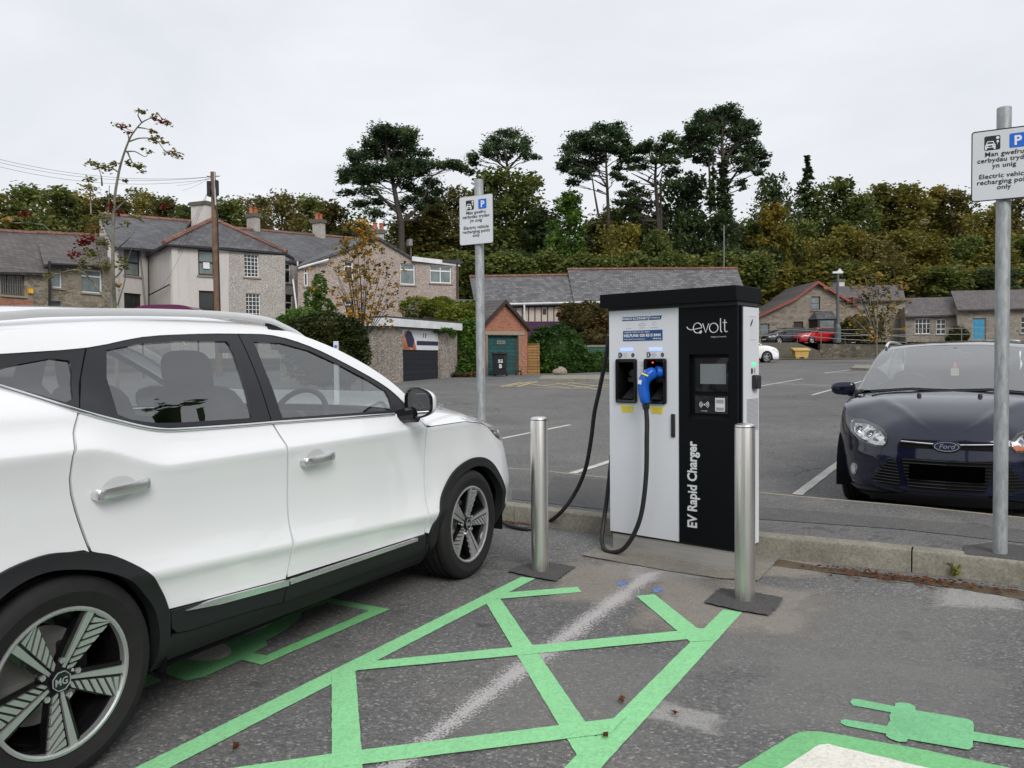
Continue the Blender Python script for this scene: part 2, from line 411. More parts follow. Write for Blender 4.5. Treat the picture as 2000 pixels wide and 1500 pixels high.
def spray():
    t=NT('faded_white_overspray'); co=t.co(); uv=t.n('TexCoord').outputs['UV']
    sp=t.n('SeparateXYZ',{0:uv}).outputs
    e=t.math('SUBTRACT',1,t.math('ABSOLUTE',t.math('MULTIPLY_ADD',sp[0],2,-1)))
    n=t.math('ADD',t.math('MULTIPLY',t.noise(120,co,3,.8),.75),t.math('MULTIPLY',t.vor(95,co),.55))
    f=t.math('MULTIPLY',t.math('SMOOTH_MIN',t.math('MAXIMUM',t.math('MULTIPLY',t.math('SUBTRACT',t.math('ADD',n,t.math('MULTIPLY',e,.62)),t.math('MULTIPLY_ADD',t.noise(2.5,co,6),.55,.63)),3.6),0),1.,.2),.74)
    tr=t.n('BsdfTransparent'); mx=t.n('MixShader',{0:f}); t.p(Base_Color=(.56,.53,.53),Roughness=.85)
    o=t.t.nodes['Material Output']; t.t.links.new(tr.outputs[0],mx.inputs[1]); t.t.links.new(t.b.outputs[0],mx.inputs[2]); t.t.links.new(mx.outputs[0],o.inputs['Surface']); return t.m
M_['spray']=spray()
def dust(name,col,amt=.55,sc=7):
    t=NT(name); co=t.co(); uv=t.n('TexCoord').outputs['UV']; sp=t.n('SeparateXYZ',{0:uv}).outputs
    ex=t.math('SUBTRACT',1,t.math('ABSOLUTE',t.math('MULTIPLY_ADD',sp[0],2,-1))); ey=t.math('SUBTRACT',1,t.math('ABSOLUTE',t.math('MULTIPLY_ADD',sp[1],2,-1)))
    e=t.math('MINIMUM',t.math('MULTIPLY',t.math('MINIMUM',ex,ey),2.2),1)
    n=t.noise(sc,co,8,.75); f=t.math('MULTIPLY',t.ramp(t.math('ADD',t.math('MULTIPLY',e,.5),n),[(.62,0.),(.95,1.)]),amt)
    f=t.math('MULTIPLY',f,t.ramp(t.noise(150,co,2),[(.35,.55),(.6,1.)]))
    tr=t.n('BsdfTransparent'); mx=t.n('MixShader',{0:f}); t.p(Base_Color=col,Roughness=.9)
    o=t.t.nodes['Material Output']; t.t.links.new(tr.outputs[0],mx.inputs[1]); t.t.links.new(t.b.outputs[0],mx.inputs[2]); t.t.links.new(mx.outputs[0],o.inputs['Surface']); return t.m
M_['dust']=dust('cement_dust',(.33,.30,.26),.75)
M_['dust_l']=dust('dry_pale_dust',(.29,.285,.275),.42,6)
M_['dust_w']=dust('white_scuff',(.5,.49,.47),.6,16)
def concrete(name,col,moss=.4):
    t=NT(name); co=t.co(); c=t.mix(t.ramp(t.noise(4,co,8,.75),[(.42,0.),(.7,moss)]),col,(.085,.075,.05))
    c=t.mix(1,c,t.ramp(t.noise(60,co,3,.7),[(.3,.7),(.7,1.25)]),'MULTIPLY'); c=t.mix(t.ramp(t.noise(12,co,6,.8),[(.62,0.),(.72,.35)]),c,(.06,.055,.045))
    t.p(Base_Color=c,Roughness=.92); t.bump(t.noise(90,co,4,.7),.4,.006); return t.m
M_['kerb']=concrete('mossy_kerb_concrete',(.26,.245,.20),.6)
M_['kerb2']=concrete('kerb_edging',(.30,.27,.21),.3)
M_['conc']=concrete('bare_concrete',(.215,.20,.17),.3)
M_['wallconc']=concrete('mossy_retaining_wall',(.13,.12,.10),.8)
def steel(name,col,rough,aniso=.6,stretch=(40,40,.6),metal=1,vr=.12,streak=.08):
    t=NT(name); m=t.n('Mapping',{'Vector':t.co(),'Scale':stretch}).outputs[0]; n=t.noise(3,m,4,.6)
    t.p(Base_Color=t.mix(1,col,t.ramp(n,[(.3,1-streak*2),(.7,1+streak)]),'MULTIPLY'),Metallic=metal,Roughness=t.math('MULTIPLY_ADD',n,vr,rough)); return t.m
M_['stainless']=steel('brushed_stainless',(.82,.80,.77),.27,stretch=(26,26,.35),vr=.16,streak=.07)
M_['plinth']=steel('stainless_plinth',(.52,.51,.49),.36,metal=.5,stretch=(1,1,30))
def galv():
    t=NT('galvanised_steel'); co=t.n('Mapping',{'Vector':t.co(),'Scale':(14,14,3.5)}).outputs[0]
    n=t.noise(4,co,6,.7); v=t.n('SeparateColor',{0:t.vor(3,co,out='Color')}).outputs[0]
    c=t.mix(.35,t.ramp(n,[(.3,(.24,.27,.29)),(.5,(.36,.39,.41)),(.72,(.56,.58,.58))]),t.ramp(v,[(0,.25),(1,.5)]))
    t.p(Base_Color=c,Metallic=.35,Roughness=.55); t.bump(n,.15,.004); return t.m
M_['galv']=galv()
M_['white_paint']=painted('white_powder_coat',(.66,.68,.72),.42,.1)
M_['black_panel']=painted('satin_black_panel',(.004,.0045,.006),.55,.0)
M_['black_plastic']=simple('black_plastic',(.014,.014,.015),.42,var=.1)
M_['gloss_black']=painted('gloss_black',(.006,.006,.007),.2,.6)
M_['rubber']=simple('cable_rubber',(.012,.012,.013),.55,var=.2,scale=30)
M_['tyre']=simple('tyre_rubber',(.0075,.0075,.0075),.75,var=.25,scale=25,bump=.15,bscale=160)
M_['screen']=simple('display_glass',(.17,.19,.20),.12,var=.03)
M_['blue_sticker']=simple('blue_sticker',(.010,.065,.20),.4,var=.05)
M_['white_ink']=simple('white_print',(.78,.80,.82),.5,var=.02)
M_['grey_ink']=simple('grey_print',(.30,.31,.33),.5,var=.05)
M_['black_ink']=simple('black_print',(.012,.012,.016),.5,var=.05)
M_['yellow_sticker']=simple('yellow_sticker',(.75,.62,.02),.4,var=.05)
M_['blue_plastic']=simple('blue_connector_plastic',(.006,.10,.50),.35,var=.1)
M_['sign_white']=simple('sign_face_white',(.64,.66,.69),.35,var=.03,scale=3)
M_['sign_blue']=simple('sign_blue',(.005,.13,.62),.4,var=.03)
def led(name,col,st):
    t=NT(name); t.p(Base_Color=col,Emission_Color=col,Emission_Strength=st,Roughness=.4); return t.m
M_['led_blue']=led('lit_blue_strip',(.36,.46,.95),.55)
M_['led_green']=led('lit_green_strip',(.10,.75,.32),.6)
M_['led_red']=led('lit_red_lamp',(1,.06,.04),1.2)
M_['car_white']=painted('white_car_paint',(.84,.85,.87),.3,1)
M_['car_navy']=painted('navy_car_paint',(.005,.007,.024),.3,1)
M_['car_red']=painted('red_car_paint',(.42,.012,.018),.3,1)
M_['car_dark']=painted('dark_grey_car_paint',(.025,.027,.032),.3,1)
M_['car_plum']=painted('plum_car_paint',(.13,.03,.09),.3,.6)
M_['chrome']=steel('chrome',(.78,.78,.80),.06,vr=.02,streak=.0)
M_['satin_silver']=simple('satin_silver_trim',(.80,.81,.82),.24,metal=.9,var=.02)
M_['mirror']=simple('mirror_silver',(.42,.43,.44),.01,metal=1,var=0)
M_['rail_silver']=simple('rail_silver',(.74,.75,.76),.3,metal=.3,var=.02)
M_['rim_silver']=steel('machined_alloy',(.60,.61,.61),.34,metal=.78,vr=.1,streak=.03)
M_['clad']=simple('cladding_plastic',(.009,.010,.0115),.6,var=.12,scale=30)
M_['frame_black']=simple('window_frame_black',(.016,.016,.019),.38,var=.06)
M_['seat']=simple('seat_fabric',(.022,.022,.024),.8,var=.15,scale=20)
M_['interior']=simple('dark_interior',(.007,.007,.008),.8,Specular_IOR_Level=.1)
M_['headliner']=simple('headliner',(.12,.12,.12),.9)
M_['car_glass']=glass('tinted_side_glass',(.74,.77,.77),.13)
M_['car_glass2']=glass('windscreen_glass',(.72,.78,.76),.17)
M_['lens']=glass('clear_lamp_lens',(.92,.93,.94),.02)
M_['lamp_in']=steel('lamp_reflector',(.80,.82,.84),.2,metal=.45,vr=.1,streak=.2,stretch=(60,30,60))
M_['lamp_facet']=(lambda t:(t.p(Base_Color=t.ramp(t.n('SeparateColor',{0:t.vor(26,t.n('Mapping',{'Vector':t.co(),'Scale':(.6,1.6,1)}).outputs[0],out='Color')}).outputs[0],[(0,.10),(.35,.45),(.7,.85),(1,1.)]),Metallic=.75,Roughness=.15),t.m)[1])(NT('faceted_lamp_reflector'))
M_['amber']=simple('amber_lamp',(.55,.13,.02),.2)
M_['tail_red']=simple('red_lamp',(.35,.01,.01),.2)
M_['pane']=simple('dark_window_glass',(.022,.026,.026),.06,var=.4,scale=1.2)
M_['pane_curtain']=simple('window_with_blinds',(.16,.20,.20),.12,var=.25,scale=2)
M_['upvc']=simple('white_window_frame',(.72,.73,.74),.4,var=.05)
M_['darkwood']=simple('dark_stained_wood',(.028,.016,.012),.6)
M_['brownwood']=simple('brown_painted_wood',(.16,.09,.05),.6)
M_['render_white']=render_wall('white_render',(.56,.53,.50),.35)
M_['render_cream']=render_wall('cream_panel',(.55,.48,.41),.25)
M_['purple']=render_wall('purple_plinth_paint',(.075,.03,.08),.3)
M_['peb1']=pebble('grey_pebbledash',(.33,.30,.275),(.46,.43,.40),42,.35,.25)
M_['peb2']=pebble('pinkish_pebbledash',(.29,.235,.205),(.42,.355,.32),36,.35,.22)
M_['peb3']=pebble('garage_pebbledash',(.19,.165,.14),(.36,.32,.28),34,.5,.3)
M_['slate1']=slate('grey_slate',(.085,.085,.092),.32,.15,ligh=.2)
M_['slate2']=slate('brown_mossy_slate',(.085,.075,.070),.3,.45,(.07,.06,.045),ligh=.3)
M_['slate3']=slate('plain_grey_slate',(.115,.112,.118),.42,.12,ligh=.15)
M_['slate4']=slate('purple_brown_slate',(.095,.080,.080),.25,.35,(.08,.065,.05),ligh=.15)
M_['ridge']=bricky('terracotta_ridge_tiles',(.23,.115,.085),(.18,.09,.07),(.08,.05,.04),w=.45,h=.5,ms=.02,stain=.3)
M_['brick']=bricky('red_brick',(.40,.12,.055),(.30,.085,.045),(.27,.20,.15),stain=.2)
M_['stone1']=stoney('brown_rubble_stone',[(.10,.085,.065),(.21,.18,.135),(.29,.25,.19),(.15,.13,.105),(.34,.30,.24)],3.0,(.25,.22,.17))
M_['stone2']=stoney('grey_cottage_stone',[(.13,.11,.09),(.25,.22,.18),(.19,.165,.14),(.31,.27,.22)],2.6,(.24,.21,.17))
M_['stone3']=stoney('dark_rough_stone',[(.05,.045,.035),(.13,.115,.09),(.09,.08,.06),(.19,.17,.13)],2.4,(.06,.055,.04),mw=.08)
M_['lintel']=concrete('stone_dressing',(.30,.26,.20),.2)
M_['bark']=simple('bark',(.050,.040,.033),.9,var=.35,scale=8,bump=.4,bscale=20)
M_['bark_grey']=simple('grey_green_bark',(.16,.155,.12),.9,var=.35,scale=8,bump=.3)
M_['pole_wood']=simple('creosoted_pole',(.16,.095,.06),.85,var=.3,scale=5,bump=.2)
M_['fascia']=simple('white_fascia_board',(.62,.64,.66),.5,var=.12,scale=2)
M_['felt']=simple('roofing_felt',(.05,.05,.048),.9)
M_['red_board']=simple('red_painted_barge_board',(.24,.055,.042),.5,var=.2)
M_['teal']=bricky('teal_boarded_door',(.020,.085,.085),(.012,.060,.065),(.006,.02,.022),w=9,h=.17,ms=.008,stain=.3,bump=.5)
M_['navy_door']=bricky('dark_navy_boarded_door',(.012,.014,.024),(.009,.010,.018),(.003,.003,.005),w=9,h=.2,ms=.01,stain=.1,bump=.5)
M_['blue_door']=simple('blue_painted_door',(.03,.25,.42),.45)
M_['fence_wood']=bricky('treated_fence_panel',(.34,.19,.065),(.27,.145,.05),(.07,.04,.015),w=9,h=.13,ms=.012,bump=.8,stain=.15)
M_['green_fence']=bricky('green_boarding',(.035,.12,.09),(.03,.10,.075),(.01,.03,.02),w=.15,h=9,ms=.01,off=0)
M_['terracotta']=simple('terracotta_pot',(.38,.12,.06),.8,var=.3)
M_['bin']=simple('wheelie_bin_plastic',(.012,.013,.017),.5)
M_['grit']=simple('yellow_grit_bin_plastic',(.50,.34,.10),.55,var=.15)
M_['yellow']=simple('yellow_plastic',(.75,.42,.02),.5)
M_['rail']=simple('galvanised_railing',(.20,.205,.20),.6,metal=.2)
M_['grey_paint']=simple('dark_grey_paint',(.085,.10,.115),.5)
M_['skin_poster']=simple('poster_warm_tones',(.42,.17,.08),.5,var=.5,scale=5)
M_['rock']=stoney('pale_boulder_rock',[(.22,.19,.14),(.30,.26,.20),(.26,.22,.17)],2,(.2,.17,.13),(1,1,1),.3,.02)
M_['earth']=simple('hillside_soil',(.045,.042,.022),.95,var=.5,scale=.4)
M_['verge']=simple('leaf_litter_verge',(.085,.062,.035),.95,var=.5,scale=3,bump=.6,bscale=12)
L_={}
L_['mixed']=leaf('leaf_mixed_green',[(.30,(0.054,0.077,0.024)),(.48,(0.122,0.155,0.038)),(.64,(0.199,0.213,0.052)),(.8,(0.283,0.220,0.064))])
L_['olive']=leaf('leaf_olive',[(.30,(0.069,0.074,0.019)),(.5,(0.197,0.186,0.038)),(.66,(0.348,0.278,0.060)),(.8,(0.464,0.278,0.069))])
L_['brown']=leaf('leaf_autumn_brown',[(.30,(.065,.066,.022)),(.5,(.135,.125,.038)),(.66,(.20,.16,.048)),(.8,(.26,.16,.05))])
L_['dark']=leaf('leaf_dark_evergreen',[(.30,(0.024,0.039,0.018)),(.5,(0.059,0.089,0.035)),(.66,(0.124,0.154,0.047)),(.8,(0.209,0.194,0.059))])
L_['pine']=leaf('leaf_pine_needles',[(.30,(0.039,0.068,0.034)),(.5,(0.080,0.128,0.057)),(.66,(0.142,0.193,0.074)),(.8,(0.212,0.227,0.085))])
L_['bright']=leaf('leaf_bright_green',[(.30,(0.037,0.069,0.013)),(.5,(0.088,0.163,0.025)),(.66,(0.150,0.250,0.044)),(.8,(0.213,0.275,0.050))])
L_['yellow']=leaf('leaf_turning_yellow',[(.30,(0.066,0.055,0.011)),(.5,(0.165,0.143,0.022)),(.66,(0.286,0.209,0.033)),(.8,(0.352,0.187,0.033))])
L_['hedge']=leaf('leaf_hedge',[(.30,(0.028,0.065,0.014)),(.5,(0.070,0.144,0.028)),(.66,(0.139,0.257,0.046)),(.8,(0.209,0.325,0.070))])
L_['bush']=leaf('leaf_dark_bush',[(.30,(0.021,0.039,0.011)),(.5,(0.062,0.074,0.021)),(.66,(0.132,0.114,0.032)),(.8,(0.211,0.141,0.044))])
L_['ivy']=leaf('leaf_ivy',[(.30,(.05,.07,.008)),(.5,(.14,.17,.018)),(.66,(.26,.27,.03)),(.8,(.33,.26,.04))])
L_['ivydark']=leaf('leaf_ivy_brown',[(.30,(0.025,0.027,0.010)),(.5,(0.085,0.076,0.025)),(.66,(0.187,0.111,0.043)),(.8,(0.238,0.119,0.051))])
L_['red']=leaf('leaf_rowan_red',[(.30,(.08,.012,.008)),(.55,(.22,.02,.015)),(.75,(.30,.04,.02))])
L_['rowan']=leaf('leaf_rowan',[(.30,(0.075,0.085,0.025)),(.5,(0.169,0.169,0.043)),(.66,(0.254,0.186,0.051)),(.8,(0.338,0.135,0.051))])
L_['copper']=leaf('leaf_copper',[(.30,(0.172,0.086,0.025)),(.5,(0.408,0.257,0.043)),(.66,(0.558,0.343,0.065)),(.8,(0.601,0.235,0.065))])
L_['litter']=leaf('fallen_leaf',[(.30,(.06,.02,.010)),(.5,(.16,.06,.025)),(.75,(.24,.10,.04))],8)
# ================= setting: ground =================
def hill(x,y):
    z=gz(min(y,58)) if y<58 else gz(58)
    k=min(1,max(0,(x-5)/17)); y0=61+25*k; sl_=.30+.15*k
    if y>57: z+= sl_*max(0,min(y,124)-y0)+.3*math.sin(x*.13+y*.07)*min(1,max(0,y-y0)/10)
    return z
def build_ground():
    mb=MB(); ys=[-40,-20,-5,0,4,8,10,12,16,22,30,40,50,58]; xs=[-120,-60,-30,-15,-5,0,5,15,30,60,120]
    mb.v=[(x,y,gz(y)) for y in ys for x in xs]; n=len(xs)
    mb.f=[(j*n+i,j*n+i+1,(j+1)*n+i+1,(j+1)*n+i) for j in range(len(ys)-1) for i in range(n-1)]
    tag(mb.build('car_park_ground',M_['asphalt'],smooth=180),kind='structure')
    mb=MB(); xs=[-300+12*i for i in range(51)]; ys=[56.5,60,64,68,72,78,84,90,96,104,112,122,200,500]
    mb.v=[(x,y,hill(x,y)-(.3 if y<57 else 0)) for y in ys for x in xs]; n=len(xs)
    mb.f=[(j*n+i,j*n+i+1,(j+1)*n+i+1,(j+1)*n+i) for j in range(len(ys)-1) for i in range(n-1)]
    tag(mb.build('hillside',M_['earth'],smooth=180),kind='structure')
    mb=MB(); mb.poly([(-600,-600,-.06),(600,-600,-.06),(600,900,-.06),(-600,900,-.06)])
    tag(mb.build('surrounding_land',M_['verge']),kind='structure')
build_ground()
def sheet(name,pts,mat,z=.004,kind='structure',uv=False,jit=0,parent=None,seg=None,seed=1):
    rnd=random.Random(seed); P=[Vector(p) for p in pts]
    if seg:
        out=[]
        for i,a in enumerate(P):
            b=P[(i+1)%len(P)]; k=max(1,int((b-a).length/seg)); n_=(b-a).orthogonal().normalized() if False else Vector((-(b-a).y,(b-a).x)).normalized()
            for j in range(k): out.append(a+(b-a)*j/k+n_*rnd.uniform(-jit,jit))
        P=out
    V,T,_=cdt([tuple(p) for p in P])
    mb=MB(); mb.add([(x,y,gz(y)+z) for x,y in V],T); o=mb.build(name,mat,parent)
    if kind: tag(o,kind=kind)
    if uv:
        l=o.data.uv_layers.new(name='UVMap'); q=[(0,0),(1,0),(1,1),(0,1)]
        A=[Vector(p) for p in pts]
        for lp in o.data.loops:
            c=Vector(o.data.vertices[lp.vertex_index].co[:2]); i=min(range(4),key=lambda k:(A[k]-c).length); l.data[lp.index].uv=q[i]
    return o
def sheet_px(name,px,mat,z=.004,**k): return sheet(name,[gp(*p) for p in px],mat,z,**k)
J=dict(seg=.03,jit=.0012)
# green hatch lines beside the bay
for i,q in enumerate([[(1018,1128),(1046,1131),(335,1500),(180,1580),(108,1580),(268,1500)],[(1412,1192),(1450,1197),(1176,1500),(1100,1584),(1022,1584),(1104,1500)],
    [(946,1174),(977,1171),(1184,1472),(1128,1480)],[(990,1159),(1128,1148),(1136,1158),(970,1172)],[(735,1293),(1390,1228),(1395,1246),(696,1312)],
    [(1242,1166),(1278,1163),(1360,1228),(1398,1238),(1388,1254),(1348,1256)],[(648,1314),(694,1310),(706,1468),(714,1590),(648,1590)],[(400,1512),(650,1476),(1222,1404),(1192,1436),(700,1498),(560,1518)]]):
    sheet_px('green_hatch_line',q,M_['green'],.004+.0005*(i+1),seed=i,**J)
# green car and cable symbol under the white car
sheet_px('green_bay_symbol',[(600,1162),(762,1192),(512,1301),(472,1291),(400,1324),(364,1332),(314,1316),(275,1300),(300,1240),(420,1170),(480,1150)],M_['green2'],.006,**J)
sheet_px('green_bay_symbol',[(258,1357),(316,1332),(291,1320),(200,1300),(180,1340)],M_['green2'],.007,**J)
sheet_px('bay_symbol_cutout',[(496,1278),(520,1283),(720,1196),(640,1181),(592,1198),(582,1216),(558,1234),(520,1255),(523,1264)],M_['asphalt'],.010,**J)
sheet_px('white_symbol_headlight',circ(398,1275,54,20,28),M_['white_sym'],.010,seg=.05,jit=.001)
sheet_px('white_symbol_window',[(440,1230),(455,1240),(480,1244),(520,1228),(551,1206),(548,1202),(500,1190)],M_['white_sym'],.010,**J)
# symbol of the next bay
def pz(l): return [(1200+x/2.5,1080+y/2.5) for x,y in l]
sheet_px('green_bay_symbol',pz([(450,1150),(615,1050),(870,895),(905,882),(950,877),(1010,878),(1500,965),(1900,1050),(2300,1135),(2300,1400),(450,1400)]),M_['green2'],.005,**J)
sheet_px('white_symbol_window',pz([(700,1130),(845,1050),(975,962),(1005,948),(1045,945),(1470,1048),(1800,1125),(1800,1300),(700,1300)]),M_['white_sym'],.009,**J)
sheet_px('green_plug_symbol',pz([(1150,735),(1160,722),(1185,720),(1370,756),(1372,742),(1395,736),(1440,741),(1468,757),(1470,775),(1500,780),(1725,818),(1748,830),(1754,850),(1754,880),(2000,921),(2300,970),(2300,1010),(2000,962),(1751,924),(1749,955),(1730,968),(1700,965),(1434,917),(1425,930),(1390,930),(1345,915),(1326,900),(1328,890),(1130,852),(1104,838),(1106,824),(1130,820),(1330,853),(1346,825),(1342,800),(1352,786),(1165,752)]),M_['plugblue'],.006,**J)
# white overspray band, dust and patches
sheet_px('white_overspray_band',[(1222,1124),(1330,1114),(800,1530),(620,1560)],M_['spray'],.0042,uv=True)
for i,q in enumerate([[(1080,1090),(1250,1090),(1240,1200),(1040,1190)],[(1240,1110),(1680,1150),(1640,1270),(1180,1240)],[(1460,1080),(1640,1095),(1620,1140),(1440,1130)]]): sheet_px('cement_dust_patch',q,M_['dust'],.0035,uv=True)
for q in [[(1270,1360),(1440,1400),(1420,1450),(1230,1400)],[(1820,1140),(2010,1150),(2020,1200),(1800,1190)],[(1150,1095),(1440,1110),(1400,1150),(1130,1130)]]: sheet_px('white_scuff_patch',q,M_['dust_w'],.0030,uv=True)
for q in [[(1290,1120),(2040,1175),(2100,1420),(1180,1330)],[(1000,1230),(1500,1290),(1300,1500),(700,1490)],[(1460,1250),(2100,1300),(2000,1480),(1300,1460)]]: sheet_px('dry_dust_patch',q,M_['dust_l'],.0027+.0002*q[0][0]/1000,uv=True)
sheet_px('fresh_tarmac_patch',[(992,1119),(1012,1108),(1062,1100),(1126,1110),(1104,1124),(1086,1138),(1040,1130)],M_['asphalt_new'],.012,seg=.02,jit=.006)
sheet_px('fresh_tarmac_patch',[(1375,1181),(1405,1153),(1470,1160),(1531,1172),(1518,1190),(1501,1206),(1440,1196)],M_['asphalt_new'],.014,seg=.02,jit=.006)
sheet_px('charger_concrete_base',[(1136,1086),(1176,1066),(1300,1060),(1482,1074),(1524,1090),(1480,1136),(1400,1131),(1300,1116),(1200,1098)],M_['conc'],.008,seg=.04,jit=.004)
for q in [[(1204,1139),(1222,1136),(1228,1141),(1208,1146)],[(1274,1153),(1290,1148),(1296,1154),(1278,1160)]]: sheet_px('blue_spray_mark',q,simple('blue_spray',(.12,.2,.45),.8,var=.4,scale=60),.0055,seg=.01,jit=.003)
# white bay lines and yellow hatching across the car park
def line(name,a,b,w,mat,z=.006,ext=0):
    A=Vector(gs(*a)[:2]);B=Vector(gs(*b)[:2]); d=(B-A).normalized(); n=Vector((-d.y,d.x))*w/2; A-=d*0; B+=d*ext
    return sheet(name,[A-n,B-n,B+n,A+n],mat,z,seg=.15,jit=.004)
for a,b,w,e in [((980,857),(1114,830),.09,0),((1118,925),(1190,902),.10,3.2),((1557,967),(1640,904),.10,2.6),((1440,762),(1568,740),.10,0),((1586,772),(1696,741),.10,.6),((1479,748),(1697,756),.09,8),((1609,729),(1665,722),.1,0),((1609,729),(1713,726),.1,0)]:
    line('white_bay_line',a,b,w,M_['white_line'],ext=e)
def z3(x,y): return (700+x/4,700+y/4)
for a,b in [((1110,221),(1280,185)),((1160,219),(1350,183)),((1240,221),(1400,180)),((1110,221),(1950,243)),((1350,203),(1700,238)),((1550,196),(1860,240)),((1640,190),(1950,226)),((1400,214),(1700,190)),((1650,236),(1950,205)),((1300,193),(1950,190))]:
    line('yellow_hatch_line',z3(*a),z3(*b),.11,M_['yellow_line'])
# kerbed island
KB=[(-3.2,8.55),(-1.6,7.47),(-.01,6.40),(1.612,5.235),(2.375,4.83),(2.95,4.47),(4.6,3.4),(6.5,2.2)]
def off(P,d):
    out=[]
    for i,p in enumerate(P):
        a=Vector(P[max(0,i-1)]);b=Vector(P[min(len(P)-1,i+1)]); t=(b-a).normalized(); out.append(tuple(Vector(p)+Vector((-t.y,t.x))*d))
    return out
def profile_run(mb,P,prof):
    Q=[off(P,o) for o,_ in prof]; n=len(prof)
    vs=[(Q[j][i][0],Q[j][i][1],prof[j][1]) for i in range(len(P)) for j in range(n)]
    fs=[(i*n+j,(i+1)*n+j,(i+1)*n+j+1,i*n+j+1) for i in range(len(P)-1) for j in range(n-1)]
    fs+=[tuple(range(n)),tuple((len(P)-1)*n+j for j in range(n-1,-1,-1))]
    mb.add(vs,fs)
def resample(P,L):
    out=[Vector(P[0])]; acc=0; 
    pts=[Vector(p) for p in P]; segs=list(zip(pts,pts[1:])); tot=sum((b-a).length for a,b in segs); k=int(tot/L)
    for i in range(k+1):
        d=tot*i/k
        for a,b in segs:
            l=(b-a).length
            if d<=l+1e-6: out.append(a+(b-a)*(d/l)); break
            d-=l
    return [tuple(p) for p in out[1:]]
kp=resample(KB,.915)
kb=MB()
for a,b in zip(kp,kp[1:]):
    d=(Vector(b)-Vector(a)).normalized()*.004
    profile_run(kb,[tuple(Vector(a)+d),tuple(Vector(b)-d)],[(0,-.05),(0,.115),(.006,.130),(.022,.138),(.125,.138),(.125,-.05)])
tag(kb.build('kerb',M_['kerb'],smooth=30),kind='structure')
BE=[(-2.4,9.6)]+[gp(x,y,.13) for x,y in ((1000,912),(1180,931),(1482,962),(1700,979),(2000,1010))]
d_=(Vector(BE[-1])-Vector(BE[-2])).normalized(); BE.append(tuple(Vector(BE[-1])+d_*4))
kb=MB(); profile_run(kb,resample(BE,.9),[(-.05,-.02),(-.05,.131),(-.004,.131),(0,.12),(0,-.02)]); tag(kb.build('kerb_edging',M_['kerb2']),kind='structure')
isl=off(KB,.12)+off(BE,-.045)[::-1]
o=sheet('raised_path',isl,M_['asphalt_path'],.128)
sheet('trench_reinstatement',[gp(x,y,.13) for x,y in ((1000,957),(1200,975),(1482,990),(1760,1012),(2100,1045),(2100,1072),(1760,1034),(1482,1014),(1200,998),(1000,975))],M_['asphalt_dark'],.132)
sheet('trench_reinstatement',[gp(x,y,.13) for x,y in ((1080,932),(1190,938),(1190,985),(1060,975))],M_['asphalt_dark'],.1325)
sheet('fresh_tarmac_patch',[gp(x,y,.13) for x,y in ((1882,1069),(1884,1085),(2030,1102),(2030,1072),(1940,1062))],M_['asphalt_new'],.140,seg=.03,jit=.006)
sheet('dirt_along_kerb',[gp(x,y) for x,y in ((1484,1086),(1600,1108),(1760,1126),(2100,1168),(2100,1200),(1990,1170),(1800,1140),(1640,1122),(1500,1105))],M_['verge'],.005,seg=.05,jit=.012)
# fallen leaves (stuff) along the kerb and a few single ones
rnd=random.Random(3)
def leaf_bits(mb,x,y,z,s,k=1):
    for _ in range(k):
        a=rnd.uniform(0,6.28); c,q=math.cos(a)*s,math.sin(a)*s; t=rnd.uniform(-.3,.8)*s; w=rnd.uniform(.25,.5)
        mb.add([(x-c,y-q,z+.003),(x+q*w,y-c*w,z+t*.5+.004),(x+c,y+q,z+.004+t*.3),(x-q*w,y+c*w,z+.006+abs(t))],[(0,1,2,3)])
mb=MB()
for i in range(420):
    t=rnd.random()**.8; px=1560+ (1990-1560)*t; u=rnd.random(); x,y=gp(px, 1104+(px-1560)*.118+ abs(rnd.gauss(0,7)))
    if rnd.random()>math.exp(-((px-1740)/170)**2)+.12: continue
    leaf_bits(mb,x,y,.006+rnd.random()*.012,rnd.uniform(.008,.022))
for i in range(150):
    x,y=gp(rnd.uniform(985,1040),rnd.uniform(1016,1026)+3); leaf_bits(mb,x,y,.004,rnd.uniform(.006,.016))
tag(mb.build('fallen_leaves',L_['litter']),kind='stuff')
for i,((px,py),lab) in enumerate([((461,1467),'curled brown dead leaf lying below the green diagonal line, nearest the front wheel side'),((1318,1399),'small reddish brown leaf on the asphalt right of the long green line'),((1183,1443),'thin brown leaf lying on the green line crossing at the bottom'),((1215,1375),'small brown leaf on the asphalt edge left of the right green line')]):
    x,y=gp(px,py); mb=MB(); leaf_bits(mb,x,y,.012,.022,2); tag(mb.build('fallen_leaf',L_['litter']),lab,'leaf')
mb=MB(); x,y=gp(1551,1088)
for a,s in ((.3,.05),(1.6,.06),(2.9,.05),(4.2,.035)): 
    c,q=math.cos(a),math.sin(a); mb.add([(x,y,.02),(x+c*s+q*s*.6,y+q*s-c*s*.6,.05),(x+c*s*1.5,y+q*s*1.5,.045),(x+c*s-q*s*.6,y+q*s+c*s*.6,.055)],[(0,1,2,3)])
tag(mb.build('broad_leaf_weed',L_['bright']),'broad green leaf growing at the kerb foot just right of the charger','weed')
mb=MB(); x,y=gp(1866,1128)
for k in range(26):
    a=rnd.uniform(0,6.28); s=rnd.uniform(.03,.07); h=rnd.uniform(.02,.09); c,q=math.cos(a),math.sin(a)
    mb.add([(x,y,.005),(x+c*s*.5+q*.008,y+q*s*.5-c*.008,h),(x+c*s,y+q*s,h*.8),(x+c*s*.5-q*.008,y+q*s*.5+c*.008,h+.004)],[(0,1,2,3)])
tag(mb.build('small_weed',L_['ivy']),'small feathery weed sprouting from leaf litter against the kerb','weed')
